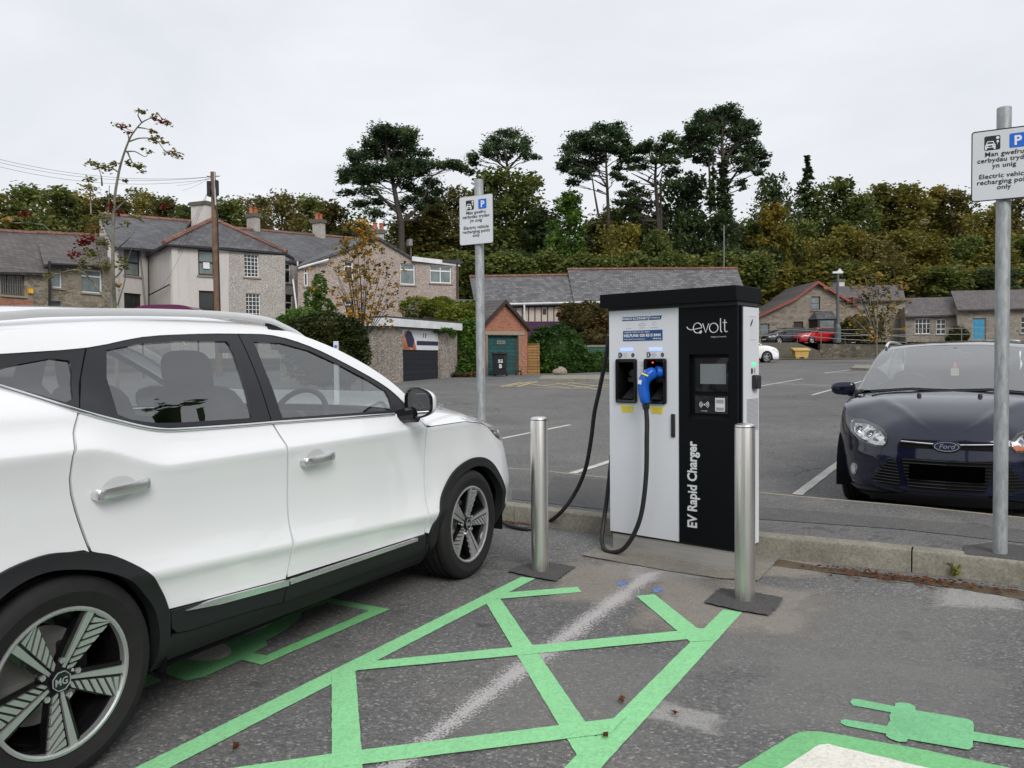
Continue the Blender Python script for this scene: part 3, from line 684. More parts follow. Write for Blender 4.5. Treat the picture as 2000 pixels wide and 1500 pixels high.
# ================= bollards =================
def bollard(px,py,label):
    x,y=gp(px,py); t=thing('steel_bollard',label,'bollard',(x,y,0),0,'stainless steel bollards guarding the charger')
    mb=MB(); r=.0535; mb.lathe([(r,-.05),(r,.948),(r*.96,.956),(r*.7,.963),(.001,.966)],40); mb.build('post',M_['stainless'],t,smooth=35)
    mb=MB(); mb.lathe([(r+.001,.944),(r+.0016,.946),(r+.001,.948)],40); mb.build('cap_seam',M_['clad'],t,smooth=40); return t
bollard(1055,1116,'brushed steel bollard between the white car and the charger')
bollard(1455,1174,'brushed steel bollard in front of the black side of the charger')
# ================= sign posts =================
def sign_post(loc,top,label_p,label_s,border):
    ang=math.atan2(-.486,.874)
    t=thing('sign_post',label_p,'post',(loc[0],loc[1],loc[2]),0,'galvanised posts carrying the recharging signs')
    r=.0385; mb=MB(); mb.lathe([(r,-.1),(r,top-loc[2]-.004),(r*.9,top-loc[2]),(.001,top-loc[2])],28); mb.build('pole',M_['galv'],t,smooth=40)
    mb=MB(); mb.box(-.004,-r-.003,.2,.004,-r+.002,top-loc[2]-.25); 
    return t
def sign(loc,zc,label,border,group):
    """two line bilingual recharging sign; local x along the sign, -y towards the viewer"""
    ang=math.atan2(-.486,.874); w,h=.165,.205
    t=thing('parking_sign',label,'sign',(loc[0],loc[1],zc),ang,group)
    f=lambda y:(lambda u,v:(u,y,v))
    yf=-.052
    mb=MB(); o=rrect(-w,-h,w,h,.016,5); mb.prism([(u,yf,v) for u,v in o],(0,.003,0)); mb.build('plate',M_['sign_white'],t,smooth=30)
    mb=MB(); plate(mb,rrect(-w-.001,-h-.001,w+.001,h+.001,.017,5),[rrect(-w+(.005 if border else .0012),-h+(.005 if border else .0012),w-(.005 if border else .0012),h-(.005 if border else .0012),.013,5)],lambda u,v,q:(u,yf-.001+q,v),.005); mb.build('border',M_['black_ink'] if border else M_['galv'],t)
    mb=MB(); 
    for zz in (-.13,.13):
        mb.box(-.12,yf+.003,zz-.012,.12,yf+.012,zz+.012); mb.tube([(.045*math.sin(a),-.045*math.cos(a)*.9,zz) for a in [2*math.pi*i/16 for i in range(16)]],.006,6,closed=True)
    mb.build('bracket',M_['galv'],t)
    # blue P square
    mb=MB(); V=rrect(.025,.088,.105,.170,.008); mb.prism([(u,yf-.0012,v) for u,v in V],(0,.001,0)); mb.build('blue_square',M_['sign_blue'],t)
    k=MB(); text(k,'P',lambda u,v:(u+.066,yf-.0022,v+.103),.075,bold=.0022); k.build('letter_p',M_['white_ink'],t)
    mb=MB(); V=rrect(-.100,.088,-.020,.170,.008); mb.prism([(u,yf-.0012,v) for u,v in V],(0,.001,0)); mb.build('black_square',M_['black_ink'],t)
    k=MB(); P=lambda l:[(u-.100,yf-.0022,v+.088) for u,v in l]
    plate(k,[(.004,.004),(.013,.004),(.013,.014),(.047,.014),(.047,.004),(.056,.004),(.057,.028),(.052,.034),(.047,.049),(.044,.052),(.016,.052),(.013,.049),(.008,.034),(.003,.028)],
        [[(.013,.036),(.017,.047),(.043,.047),(.047,.036)],circ(.011,.025,.003,n=8),circ(.049,.025,.003,n=8),rrect(.019,.018,.041,.027,.002,1)],lambda u,v,q:(u-.100,yf-.0022+q,v+.088),.0008)
    for (cx,cy,r) in ((.067,.068,.0085),(.067,.047,.0065)): k.prism(P(circ(cx,cy,r,n=16)),(0,.0008,0))
    k.prism(P([(.064,.030),(.066,.030),(.068,.042),(.0655,.042)]),(0,.0008,0)); k.build('car_pictogram',M_['white_ink'],t)
    k=MB()
    for s_,z in (('Man gwefru',.052),('cerbydau trydan',.018),('yn unig',-.016),('Electric vehicle',-.075),('recharging point',-.109),('only',-.143)):
        text(k,s_,lambda u,v,z=z:(u,yf-.002,v+z),.037,bold=.0006,sx=1.06,spacing=1.05)
    k.build('lettering',M_['black_ink'],t); return t
p1=(-.268,6.85,.13); p2=(*gp(1953,1083,.13),.13)
sign_post(p1,2.862,'galvanised pole rising behind the white car bonnet','',False)
z1=at(928,429,6.80); sign(p1,z1.z,'smaller white parking sign on the pole behind the white car bonnet',False,'bilingual electric vehicle recharging signs')
sign_post(p2,2.768,'galvanised pole standing in front of the dark blue car','',True)
z2=at(1958,322,p2[1]); sign(p2,z2.z-.005,'large white parking sign cut by the right edge of the photo',True,'bilingual electric vehicle recharging signs')
# ================= charger =================
CHW=.935; ca=R(-40.85); ch=thing('ev_charger','tall white and black rapid charger cabinet with black canopy','charger',(.671,5.456,0),ca)
mb=MB(); D=.30
mb.box(.012,.012,.0,CHW-.012,D-.012,.118); mb.build('plinth',M_['plinth'],ch,bevel=.003)
mb=MB(); mb.box(.004,.006,.118,CHW-.004,D-.004,.130); mb.build('shadow_gap',M_['black_plastic'],ch)
# white door with two holster openings
h1=rrect(.062,1.025,.219,1.309,.012); h2=rrect(.284,1.025,.441,1.312,.012)
mb=MB(); plate(mb,[(0,.130),(.532,.130),(.532,1.645),(0,1.645)],[h1,h2],lambda u,v,w:(u,w,v),.02); mb.build('white_door',M_['white_paint'],ch)
rec=rrect(.608,.930,.880,1.340,.004,2)
mb=MB(); plate(mb,[(.536,.130),(CHW,.130),(CHW,1.640),(.536,1.640)],[rec],lambda u,v,w:(u,w-.004,v),.025); mb.build('black_panel',M_['black_panel'],ch)
mb=MB(); mb.box(.002,.022,.130,.53,.09,1.0); mb.box(.53,.05,.130,CHW-.002,D,1.64); mb.box(.002,.16,.130,.53,D,1.64); mb.box(.002,.022,1.33,.53,.16,1.64); mb.box(.002,.09,.13,.53,.16,1.0)
mb.box(.002,.022,1.0,.03,.16,1.33); mb.box(.47,.022,1.0,.53,.16,1.33)
mb.build('cabinet_shell',M_['black_panel'],ch)
mb=MB(); mb.box(-.0035,.004,.131,.0015,D,1.643); mb.box(CHW-.001,.075,.131,CHW+.004,D,1.632); mb.build('white_side_panel',M_['white_paint'],ch)
mb=MB(); mb.box(-.047,-.045,1.662,CHW+.002+.01,D+.02,1.757); mb.build('canopy',M_['black_panel'],ch,bevel=.004)
mb=MB(); mb.box(.0,.0,1.640,CHW,D,1.664); mb.build('canopy_gap',M_['black_plastic'],ch)
# holsters
for k,(u0,u1) in enumerate(((.057,.222),(.279,.446))):
    hb=MB(); z0,z1_=1.019,1.317; uo=rrect(u0,z0,u1,z1_,.014); ui=rrect(u0+.022,z0+.020,u1-.022,z1_-.022,.012)
    n=len(uo)
    vs=[(u,0.002,v) for u,v in uo]+[(u,-.014,v) for u,v in uo]+[(u+(.006 if u<(u0+u1)/2 else -.006),-.018,v+(.006 if v<1.17 else -.006)) for u,v in uo]+[(u,-.010,v) for u,v in ui]+[(u*.88+.12*(u0+u1)/2,.12,v*.94+.06*1.17) for u,v in ui]
    fs=[]
    for r_ in range(4):
        for i in range(n): fs.append((r_*n+i,r_*n+(i+1)%n,(r_+1)*n+(i+1)%n,(r_+1)*n+i))
    fs.append(tuple(4*n+i for i in range(n))); hb.add(vs,fs)
    um=(u0+u1)/2
    ho=hb.build('holster',M_['gloss_black'],ch,smooth=35)
    mb=MB(); mb.add([(um-.035,-.005,z0+.03),(um+.045,-.005,z0+.03),(um+.045,.10,z0+.12),(um-.012,.10,z0+.12)],[(0,1,2,3)]); mb.box(um-.03,.06,z0+.14,um+.04,.10,z0+.17)
    mb.lathe([(.034,0),(.034,.05),(.026,.05),(.026,.01),(.001,.01)],20,(um,.06,z0+.2),'y')
    mb.build('socket',M_['black_plastic'],ho)
    mb=MB(); mb.box(um-.05,-.002,1.367,um+.05,-.0003,1.391); mb.build('light_strip',M_['led_blue'],ch)
    mb=MB(); uu=.075 if k==0 else .297
    mb.prism([(u+uu,-.002,v+1.325) for u,v in ((0,0),(.021,0),(.032,.017),(.021,.034),(0,.034))],(0,.0015,0))
    hx=.189 if k==0 else .414
    mb.prism([(hx+.013*math.cos(i*math.pi/3+.52),-.002,1.341+.015*math.sin(i*math.pi/3+.52)) for i in range(6)],(0,.0015,0)); mb.build('outlet_symbol',M_['black_ink'],ch)
    mb=MB(); text(mb,str(k+1),lambda u,v:(u+uu+.013,-.003,v+1.333),.026,bold=.0008)
    for i in range(3): mb.prism([(hx+.004*math.cos(a+2.1*i),-.003,1.341+.004*math.sin(a+2.1*i)) for a in (0,2,4)],(0,.0005,0))
    mb.build('outlet_number',M_['white_ink'],ch)
    mb=MB(); text(mb,'DC',lambda u,v:(u+uu+.040,-.0015,v+1.341),.021,align='LEFT')
    for q in range(2): text(mb,['CHAdeMO','50 kW'][q] if k==0 else ['COMBO 2','50 kW'][q],lambda u,v:(u+uu+.040,-.0015,v+1.333-.009*q),.0085,align='LEFT')
    mb.build('outlet_lettering',M_['grey_ink'],ch)
    y0,y1=(.090,.192) if k==0 else (.322,.420)
    mb=MB(); mb.prism([(y0,-.002,.999),(y1,-.002,.999),(y1-.011,-.002,.954),(y0+.011,-.002,.954)],(0,.0015,0)); st=mb.build('warning_sticker',M_['yellow_sticker'],ch)
    mb=MB(); 
    for q in range(4): mb.box(y0+.02,-.0026,.988-.009*q,y1-.02,-.0022,.9895-.009*q)
    mb.build('warning_print',M_['grey_ink'],st)
mb=MB(); mb.lathe([(.006,0),(.006,.004),(.001,.005)],12,(.345,-.008,1.292),'y'); mb.build('red_light',M_['led_red'],ch)
# header stickers
B=lambda l,d=.0015:[(u,-d-.0005,v) for u,v in l]
mb=MB(); mb.prism(B([(.108,1.598),(.318,1.598),(.307,1.572),(.108,1.572)]),(0,.001,0)); mb.prism(B([(.325,1.598),(.412,1.598),(.402,1.572),(.314,1.572)]),(0,.001,0)); o=mb.build('blue_header_sticker',M_['blue_sticker'],ch)
mb=MB(); text(mb,'SWARCO E.CONNECT',lambda u,v:(u+.205,-.003,v+1.578),.0215,bold=.0006); text(mb,'SWARCO))',lambda u,v:(u+.362,-.003,v+1.580),.014,bold=.0003); mb.build('lettering',M_['white_ink'],o)
mb=MB(); mb.prism(B([(.113,1.505),(.416,1.505),(.416,1.436),(.113,1.436)]),(0,.001,0)); o=mb.build('blue_helpline_sticker',M_['blue_sticker'],ch)
mb=MB(); text(mb,'CHARGE POINT ID: SEC. 50254',lambda u,v:(u+.121,-.003,v+1.489),.0145,align='LEFT'); text(mb,'HELPLINE: 020 8515 8444',lambda u,v:(u+.120,-.003,v+1.463),.0262,align='LEFT',bold=.0007); text(mb,'www.swarco-econnect.com',lambda u,v:(u+.121,-.003,v+1.444),.0145,align='LEFT'); text(mb,'SWARCO))',lambda u,v:(u+.408,-.003,v+1.444),.013,align='RIGHT',bold=.0003); mb.build('lettering',M_['white_ink'],o)
mb=MB()
for cx,tx in ((.16,'CONNECT'),(.262,'CHARGE'),(.355,'DISCONNECT')): text(mb,tx,lambda u,v:(u+cx,-.0012,v+1.518),.0095)
mb.tube([(.236,-.0015,1.537),(.24,-.0015,1.546),(.25,-.0015,1.550),(.262,-.0015,1.556),(.276,-.0015,1.550),(.286,-.0015,1.546),(.286,-.0015,1.537),(.236,-.0015,1.537)],.0008,4)
mb.tube([(.15,-.0015,1.54),(.155,-.0015,1.55),(.168,-.0015,1.553)],.0007,4); mb.tube([(.34,-.0015,1.54),(.34,-.0015,1.556),(.368,-.0015,1.556),(.368,-.0015,1.54),(.34,-.0015,1.54)],.0007,4)
for i in range(4):
    z=1.29-.052*i; mb.tube([(.238,-.0015,z),(.25,-.0015,z+.008),(.262,-.0015,z-.006)],.0008,4); mb.tube([(.24,-.0015,z-.02),(.258,-.0015,z-.012),(.262,-.0015,z-.024)],.0006,4); mb.tube([(.244,-.0015,z-.008),(.254,-.0015,z-.03)],.0005,4)
mb.build('instruction_print',M_['grey_ink'],ch)
# recess with screen and card reader
mb=MB(); mb.box(.609,.024,.931,.879,.03,1.339); mb.add([(.609,-.003,.931),(.879,-.003,.931),(.879,.024,.955),(.609,.024,.955)],[(0,1,2,3)]); o=mb.build('control_recess',M_['black_panel'],ch)
mb=MB(); mb.prism([(u,.0235,v) for u,v in rrect(.640,1.105,.866,1.318,.005)],(0,-.004,0)); o1=mb.build('screen_bezel',M_['gloss_black'],ch)
mb=MB(); mb.prism([(u,.0190,v) for u,v in rrect(.675,1.154,.851,1.280,.002)],(0,-.001,0)); mb.build('screen',M_['screen'],o1)
mb=MB(); mb.prism([(u,.0235,v) for u,v in rrect(.640,.968,.866,1.080,.004)],(0,-.009,0)); cr=mb.build('card_reader',M_['gloss_black'],ch)
mb=MB()
for s_ in (-1,1):
    for r_ in (.014,.023,.032): mb.tube([(.705+s_*r_*math.cos(a),.0135,1.024+r_*.8*math.sin(a)) for a in [(-1+.25*i)*.85 for i in range(9)]],.0016,5)
mb.lathe([(.005,0),(.001,-.001)],12,(.705,.014,1.024),'y'); text(mb,'contactless',lambda u,v:(u+.705,.0135,v+.981),.010); mb.build('contactless_symbol',M_['white_ink'],cr)
mb=MB(); mb.prism([(u,.0145,v) for u,v in rrect(.781,.983,.845,1.068,.003)],(0,-.004,0)); te=mb.build('card_terminal',M_['sign_white'],cr)
mb=MB(); mb.box(.788,.0095,1.034,.838,.0104,1.058); mb.box(.788,.0095,.990,.838,.0104,1.008); mb.build('terminal_window',M_['grey_ink'],te)
# logo: stroke letters
def strokes(mb,paths,fn,r):
    for P in paths: mb.tube([fn(*p) for p in P],r,6)
arc=lambda cx,cy,rx,ry,a0,a1,n=14:[(cx+rx*math.cos(R(a0+(a1-a0)*i/n)),cy+ry*math.sin(R(a0+(a1-a0)*i/n))) for i in range(n+1)]
lg=MB(); fl=lambda u,v:(.594+u*.277,-.0055,1.468+v*.277)
strokes(lg,[arc(.27,.14,.105,.115,0,300)+[(.345,.075)],[(.375,.14),(.30,.13),(.2,.115),(.10,.10),(.03,.13),(.0,.175)],[(.40,.235),(.475,.03),(.55,.235)],arc(.67,.13,.105,.105,0,360,20),[(.835,.34),(.835,.08),(.85,.04),(.875,.03)],[(.935,.31),(.935,.08),(.95,.04),(.985,.03),(1.0,.05)],[(.895,.24),(.985,.24)]],fl,.0030)
lg.prism([fl(*p) for p in ((.30,.03),(.36,.09),(.39,.05),(.34,.005))],(0,.001,0)); text(lg,'Design by Circontrol',lambda u,v:(u+.812,-.0055,v+1.445),.012); lg.build('charger_logo',M_['sign_white'],ch)
mb=MB(); text(mb,'EV Rapid Charger',lambda u,v:(.660-v,-.0055,.232+u),.092,bold=.0028,sx=.83,align='LEFT'); mb.build('lettering',M_['sign_white'],ch)
mb=MB(); mb.box(.478,-.010,.806,.508,0,.957); mb.build('door_handle',M_['black_plastic'],ch,bevel=.006)
# right side details (x = CHW side)
mb=MB(); X=CHW+.0045
plate(mb,[(.155,1.430),(.262,1.430),(.262,1.585),(.155,1.585)],[[(.165,1.44),(.252,1.44),(.252,1.575),(.165,1.575)]],lambda u,v,w:(X+.002-w,u,v),.004); mb.build('side_recess_frame',M_['white_paint'],ch)
mb=MB(); mb.box(X-.001,.165,1.44,X+.0005,.252,1.575); mb.build('side_recess',M_['sign_white'],ch)
mb=MB(); mb.prism([(X+.001,u,v) for u,v in ((.17,1.525),(.20,1.56),(.205,1.545),(.175,1.51))],(.001,0,0)); mb.build('side_handle',M_['black_plastic'],ch)
mb=MB(); mb.box(X-.001,.195,1.262,X+.001,.250,1.285); mb.build('light_strip',M_['led_green'],ch)
mb=MB(); mb.prism([(X+.0005,u,v) for u,v in ((.182,1.215),(.202,1.215),(.208,1.232),(.202,1.25),(.182,1.25))],(.001,0,0))
for i in range(4): mb.box(X,.222,1.218+.009*i,X+.001,.245,1.221+.009*i)
mb.build('side_symbol',M_['black_ink'],ch)
mb=MB(); mb.box(X-.001,.190,1.120,X+.035,.262,1.208); mb.build('side_socket_cover',M_['black_plastic'],ch,bevel=.008)
mb=MB()
for i in range(26): mb.box(X-.001,.12,.86+.0078*i,X+.002,.288,.863+.0078*i)
mb.build('vent_louvre',M_['grey_ink'],ch)
# connector in second holster, its cable, and the cable running to the white car
gun=thing('charging_connector','blue charging connector hanging in the second holster','connector',ch.location,ca)
pth=[(.372,-.02,1.232),(.360,-.045,1.222),(.335,-.070,1.200),(.320,-.082,1.165),(.318,-.084,1.12),(.328,-.082,1.07),(.336,-.080,1.015)]
mb=MB(); 
n=14; prof=[.030,.036,.038,.036,.034,.033,.030]
vs=[];k=len(pth)
for i,(p,r_) in enumerate(zip(pth,prof)):
    a=Vector(pth[max(0,i-1)]);b=Vector(pth[min(k-1,i+1)]); t=(b-a).normalized(); s_=Vector((1,0,0)); s_=(s_-t*s_.dot(t)).normalized(); q=t.cross(s_).normalized()
    for j in range(n):
        a_=2*math.pi*j/n; cx=math.copysign(abs(math.cos(a_))**.7,math.cos(a_)); cy=math.copysign(abs(math.sin(a_))**.7,math.sin(a_)); vs.append(Vector(p)+s_*cx*r_*.95+q*cy*r_*1.15)
fs=[(i*n+j,i*n+(j+1)%n,(i+1)*n+(j+1)%n,(i+1)*n+j) for i in range(k-1) for j in range(n)]+[tuple(range(n)),tuple((k-1)*n+j for j in range(n))]
mb.add(vs,fs); o=mb.build('handle',M_['blue_plastic'],gun,recalc=True,smooth=60); s_=o.modifiers.new('s','SUBSURF'); s_.levels=s_.render_levels=1
mb=MB(); mb.tube([(.395,.02,1.225),(.37,-.012,1.232)],.036,16); mb.build('plug_collar',M_['blue_plastic'],gun,smooth=40)
mb=MB(); mb.box(-.026,-.002,-.005,.026,.002,.005,mat=Matrix.Translation((.345,-.108,1.213))@Matrix.Rotation(.35,4,'Y')@Matrix.Rotation(-.7,4,'X')); mb.build('yellow_label',M_['yellow_sticker'],gun)
mb=MB(); mb.box(-.012,-.002,-.014,.012,.002,.014,mat=Matrix.Translation((.318,-.124,1.165))@Matrix.Rotation(.15,4,'Y')); text(mb,'2',lambda u,v:(u+.352,-.118,v+1.232),.018); mb.build('white_label',M_['white_ink'],gun)
mb=MB(); mb.tube([(.336,-.080,1.02),(.338,-.080,.985)],[.026,.021],14); mb.build('strain_relief',M_['black_plastic'],gun,smooth=40)
def bez(P,k=10):
    P=[Vector(p) for p in P]; out=[]
    for i in range(len(P)-1):
        p0=P[max(0,i-1)];p1=P[i];p2=P[i+1];p3=P[min(len(P)-1,i+2)]
        for j in range(k):
            t=j/k; out.append(.5*((2*p1)+(p2-p0)*t+(2*p0-5*p1+4*p2-p3)*t*t+(3*p1-p0-3*p2+p3)*t**3))
    return out+[P[-1]]
mb=MB(); mb.tube(bez([(.338,-.080,.99),(.345,-.082,.9),(.348,-.09,.80),(.345,-.095,.56),(.315,-.10,.32),(.262,-.11,.165),(.185,-.12,.055),(.10,-.12,.017),(.02,-.10,.022),(-.045,-.04,.07),(-.075,.03,.18),(-.070,.07,.36),(-.045,.10,.70),(-.030,.12,.98),(-.022,.13,1.3),(-.02,.14,1.50),(.0,.15,1.54)]),.0155,12)
o=mb.build('connector_cable',M_['rubber'],gun,smooth=60)
cb=MB(); P=[at(1189,655,5.62),at(1183,700,5.66),at(1171,760,5.74),at(1161,806,5.80),at(1154,861,5.86),at(1143,917,5.92),at(1123,963,5.98),at(1095,1001,6.02)]
P=[Vector(p) for p in P]+[Vector((*gp(1068,1028),.03)),Vector((*gp(1037,1037),.018)),Vector((*gp(1005,1034),.018)),Vector((-.12,6.28,.05)),Vector((-.28,6.34,.20)),Vector((-.44,6.30,.42)),Vector((-.55,6.18,.55))]
cb.tube(bez(P),.0155,12); tag(cb.build('charging_cable',M_['rubber'],smooth=60),'black cable sagging from the charger side to the front of the white car','cable')
# ================= car builders =================
def panel(name,S,poly,mat,parent,holes=(),off=0,skirt=.012,step=.035,sides=(-1,1),ys=None,seg=.03,label=None):
    V,T,L=cdt(poly,holes,step,seg,ys=ys); out=[]
    for sd in sides:
        vs=[];nr=[]
        for u,z in V:
            m=S.M(u,z,off); n=S.N3(u,z); vs.append((m[0],sd*m[1],m[2])); nr.append((n[0],sd*n[1],n[2]))
        fs=[t if sd<0 else tuple(reversed(t)) for t in T]
        if skirt:
            for lp in L:
                k=len(lp); b=len(vs)
                for i in range(k):
                    a=V[lp[i-1]];c=V[lp[(i+1)%k]]; dx,dz=c[0]-a[0],c[1]-a[1]; l=math.hypot(dx,dz) or 1
                    u,z=V[lp[i]]; e=S.plan(u+.02);f=S.plan(u-.02); tx,ty=e[0]-f[0],e[1]-f[1]; tl=math.hypot(tx,ty) or 1
                    nn=(dz/l*tx/tl, sd*dz/l*ty/tl, -dx/l)
                    m=S.M(u,z,off); m2=S.M(u,z,off-skirt); vs+= [(m[0],sd*m[1],m[2]),(m2[0],sd*m2[1],m2[2])]; nr+=[nn,nn]
                for i in range(k):
                    if V[lp[i]][0]>S.u1-.012 and V[lp[(i+1)%k]][0]>S.u1-.012: continue
                    q=(b+2*i,b+2*i+1,b+2*((i+1)%k)+1,b+2*((i+1)%k)); fs.append(q if sd<0 else q[::-1])
        mb=MB(); mb.add(vs,fs); o=mb.build(name,mat,parent,normals=nr)
        if label: o['label']=label
        out.append(o)
    return out
def loft(S,ua,ub,zE,cen,bulge=0,nu=30,nv=12,v0=0,v1=1,pw=2.0,inset=0):
    """surface between the two mirrored edges M(u,zE(u)) and a centre line cen(t); one continuous sheet"""
    mb=MB()
    def fn(a,b):
        u=ua+(ub-ua)*a; m=S.M(u,zE(u)); w=b*2-1; c=cen(a); k=abs(w)
        s=c[0]+(m[0]-c[0])*k**pw; y=w*(m[1]-inset); z=c[1]+(m[2]-c[1])*(k**pw)+bulge*math.exp(-((k-(.66-.16*a))/.07)**2)*math.sin(math.pi*min(1,a*1.05))
        return (s,-y,z)
    mb.grid(fn,nu,nv*2,flip=True); return mb
def lerp_tab(tab): return lambda t: (smooth_interp([(a,b) for a,b,_ in tab],t),smooth_interp([(a,c) for a,_,c in tab],t))
def path_tube(S,pts,rad,off=0,n=8,sd=-1,mi=0,mb=None,flat=1):
    mb=mb or MB(); P=[]
    for u,z in pts:
        m=S.M(u,z,off); P.append((m[0],sd*m[1],m[2]))
    mb.tube(P,rad,n); return mb
def densify(P,d=.05):
    out=[]
    for a,b in zip(P,P[1:]):
        k=max(1,int(math.dist(a,b)/d)); out+=[(a[0]+(b[0]-a[0])*i/k,a[1]+(b[1]-a[1])*i/k) for i in range(k)]
    return out+[P[-1]]
def tyre_mesh(Ro,Ri,w,sd,detail=True):
    mb=MB(); h=w/2
    prof=[(Ri-.004,h*.80),(Ri+.006,h*.93),(Ri+.02,h*.97),(Ri+.05,h*1.06),(Ro-.035,h*1.03),(Ro-.016,h*.96),(Ro-.004,h*.84)]
    tr=[]
    if detail:
        y=h*.80
        for g in (.42,.0,-.42):
            tr+= [(Ro-.001,y*(g+.45) if False else h*(g+.10)),(Ro-.009,h*(g+.085)),(Ro-.009,h*(g-.085)),(Ro-.001,h*(g-.10))]
    prof=prof+[(Ro-.001,h*.76)]+tr+[(Ro-.001,-h*.76)]+[(r,-y) for r,y in prof[::-1]]
    mb.lathe([(r,-sd*-y) for r,y in prof],56 if detail else 24,(0,0,0),'y',close=False)
    if detail:
        for i in range(72):
            a=2*math.pi*i/72
            for s_ in (1,-1):
                mb.box(-.0022,h*.72 if s_>0 else -h*1.0,Ro-.010,.0022,h*1.0 if s_>0 else -h*.72,Ro-.0035,mat=Matrix.Rotation(a,4,'Y')) if False else None
    return mb
def wheel(parent,x,sd,face,Ro=.327,Ri=.228,w=.215,kind='comb',ang=62,rimmat=None,cx=.325):
    """wheel hub at (x, sd*face, radius): sd=-1 is the right hand side"""
    t=bpy.data.objects.new('wheel',None); COL.objects.link(t); t.parent=parent; t.location=(x,sd*(face-w/2),Ro-.002); t.empty_display_size=.1
    det=kind!='plain'
    tyre_mesh(Ro,Ri,w,sd,det).build('tyre',M_['tyre'],t,smooth=30)
    o=sd*w/2   # outer face y
    Y=lambda d: o-sd*d
    mb=MB(); mb.lathe([(Ri+.002,Y(.012)),(Ri-.010,Y(.02)),(Ri-.02,Y(.10)),(Ri-.02,Y(.19)),(.02,Y(.19))],40,(0,0,0),'y'); rb=mb.build('rim_barrel',M_['gloss_black'],t,smooth=50)
    mb=MB(); mb.lathe([(.001,Y(.13)),(Ri*.68,Y(.13)),(Ri*.68,Y(.145)),(.001,Y(.145))],40,(0,0,0),'y'); mb.build('brake_disc',M_['plinth'],t,smooth=40)
    mb=MB(); mb.box(Ri*.25,min(Y(.09),Y(.16)),-.06,Ri*.62,max(Y(.09),Y(.16)),.09); mb.build('brake_caliper',M_['clad'],t,bevel=.008)
    if kind=='comb':
        def pt(th,tt,ww,d):
            a=R(th); ux,uz=math.cos(a),math.sin(a); px_,pz_=math.sin(a),-math.cos(a)
            r_=math.hypot(tt,ww); k=min(1,.965/r_) if r_>0 else 1
            dish=.026*(1-min(1,r_))
            return (Ri*(ux*tt+px_*ww)*k*(-sd), Y(d+dish), Ri*(uz*tt+pz_*ww)*k)
        sv=MB(); bk=MB(); gp_=MB()
        def pz2(mb,P,th,d0,d1):
            a=[pt(th,t_,w_,d0) for t_,w_ in P]; b=[pt(th,t_,w_,d1) for t_,w_ in P]; n=len(P)
            mb.add(a+b,[tuple(range(n)),tuple(range(2*n-1,n-1,-1))]+[(i,i+n,(i+1)%n+n,(i+1)%n) for i in range(n)])
        for k in range(5):
            th=ang-72*k
            pz2(sv,[(.17,-.035),(1.0,-.062),(1.0,.055),(.17,.012)],th,.010,.020)
            pz2(bk,[(.12,-.10),(.6,-.11),(1.0,-.13),(1.02,.45),(.95,.40),(.6,.30),(.12,.12)],th,.020,.05)
            lo=lambda t_:.085+.0*t_+.0; 
            def e1(t_): return .022+.068*t_+.012
            def e2(t_): return .055+.36*t_
            t_=.155
            while t_<.80:
                wd=.078 if t_>.3 else .052
                def q(tk,e):   # solve t = tk + .84 w, w=e(t)
                    tt=tk
                    for _ in range(12): tt=tk+.62*(e(tt)-.05)
                    return (tt,e(tt))
                pz2(sv,[q(t_,e1),q(t_+wd,e1),q(t_+wd,e2),q(t_,e2)],th,.010,.020); t_+=wd+.036
            a1=q(t_,e1);a2=q(t_,e2)
            pz2(sv,[a1,(1.0,e1(1.0)),(1.0,.30),(.96,e2(.9)),a2],th,.010,.020)
        bk.build('spoke',M_['gloss_black'],t,recalc=True); sv.build('spoke_face',M_['rim_silver'],t,recalc=True)
        mb=MB(); mb.lathe([(.034,Y(.03)),(.034,Y(.022)),(.030,Y(.020)),(.001,Y(.020))],8,(0,0,0),'y'); mb.lathe([(.055,Y(.07)),(.055,Y(.034)),(.03,Y(.030))],24,(0,0,0),'y')
        hub=mb.build('hub_cap',M_['gloss_black'],t)
        mb=MB(); mb.tube([(.031*math.cos(R(22.5+45*i)),Y(.018),.031*math.sin(R(22.5+45*i))) for i in range(8)],.0016,5,closed=True)
        text(mb,'MG',lambda u,v:(-sd*u,Y(.0185),v-.012),.032,bold=.0008,sx=.9); mb.build('hub_badge',M_['grey_ink'],hub)
        mb=MB()
        for k in range(5):
            mb=MB(); a=R(ang+20-72*k); mb.lathe([(.010,Y(.034)),(.010,Y(.024)),(.001,Y(.022))],6,(.062*math.cos(a),0,.062*math.sin(a)),'y')
            mb.build('wheel_nut',M_['satin_silver'],t)
        ring=(.985,1.045)
    else:
        mb=MB(); n=5
        for k in range(n):
            a=R(90-72*k)
            for s_ in (-1,1):
                c,q=math.cos(a+s_*.13),math.sin(a+s_*.13)
                mb.prism([(x_*Ri,Y(.02),z_*Ri) for x_,z_ in ((.15*c-.07*q,.15*q+.07*c),(.98*c-.045*q,.98*q+.045*c),(.98*c+.045*q,.98*q-.045*c),(.15*c+.07*q,.15*q-.07*c))],(0,-sd*-.02 if False else -(-sd)*.0+(-sd)*.02,0))
        mb.lathe([(.045,Y(.04)),(.045,Y(.016)),(.001,Y(.014))],20,(0,0,0),'y'); mb.build('spoke',rimmat or M_['satin_silver'],t)
    mb=MB(); mb.lathe([(Ri-.012,Y(.03)),(Ri-.012,Y(.008)),(Ri-.006,Y(.004)),(Ri+.002,Y(.005)),(Ri+.003,Y(.018))],56,(0,0,0),'y'); mb.build('rim_lip',rimmat or M_['rim_silver'],t,smooth=40)
    return t
def rbox(mb,x0,y0,z0,x1,y1,z1,**k): return mb.box(x0,y0,z0,x1,y1,z1,**k)
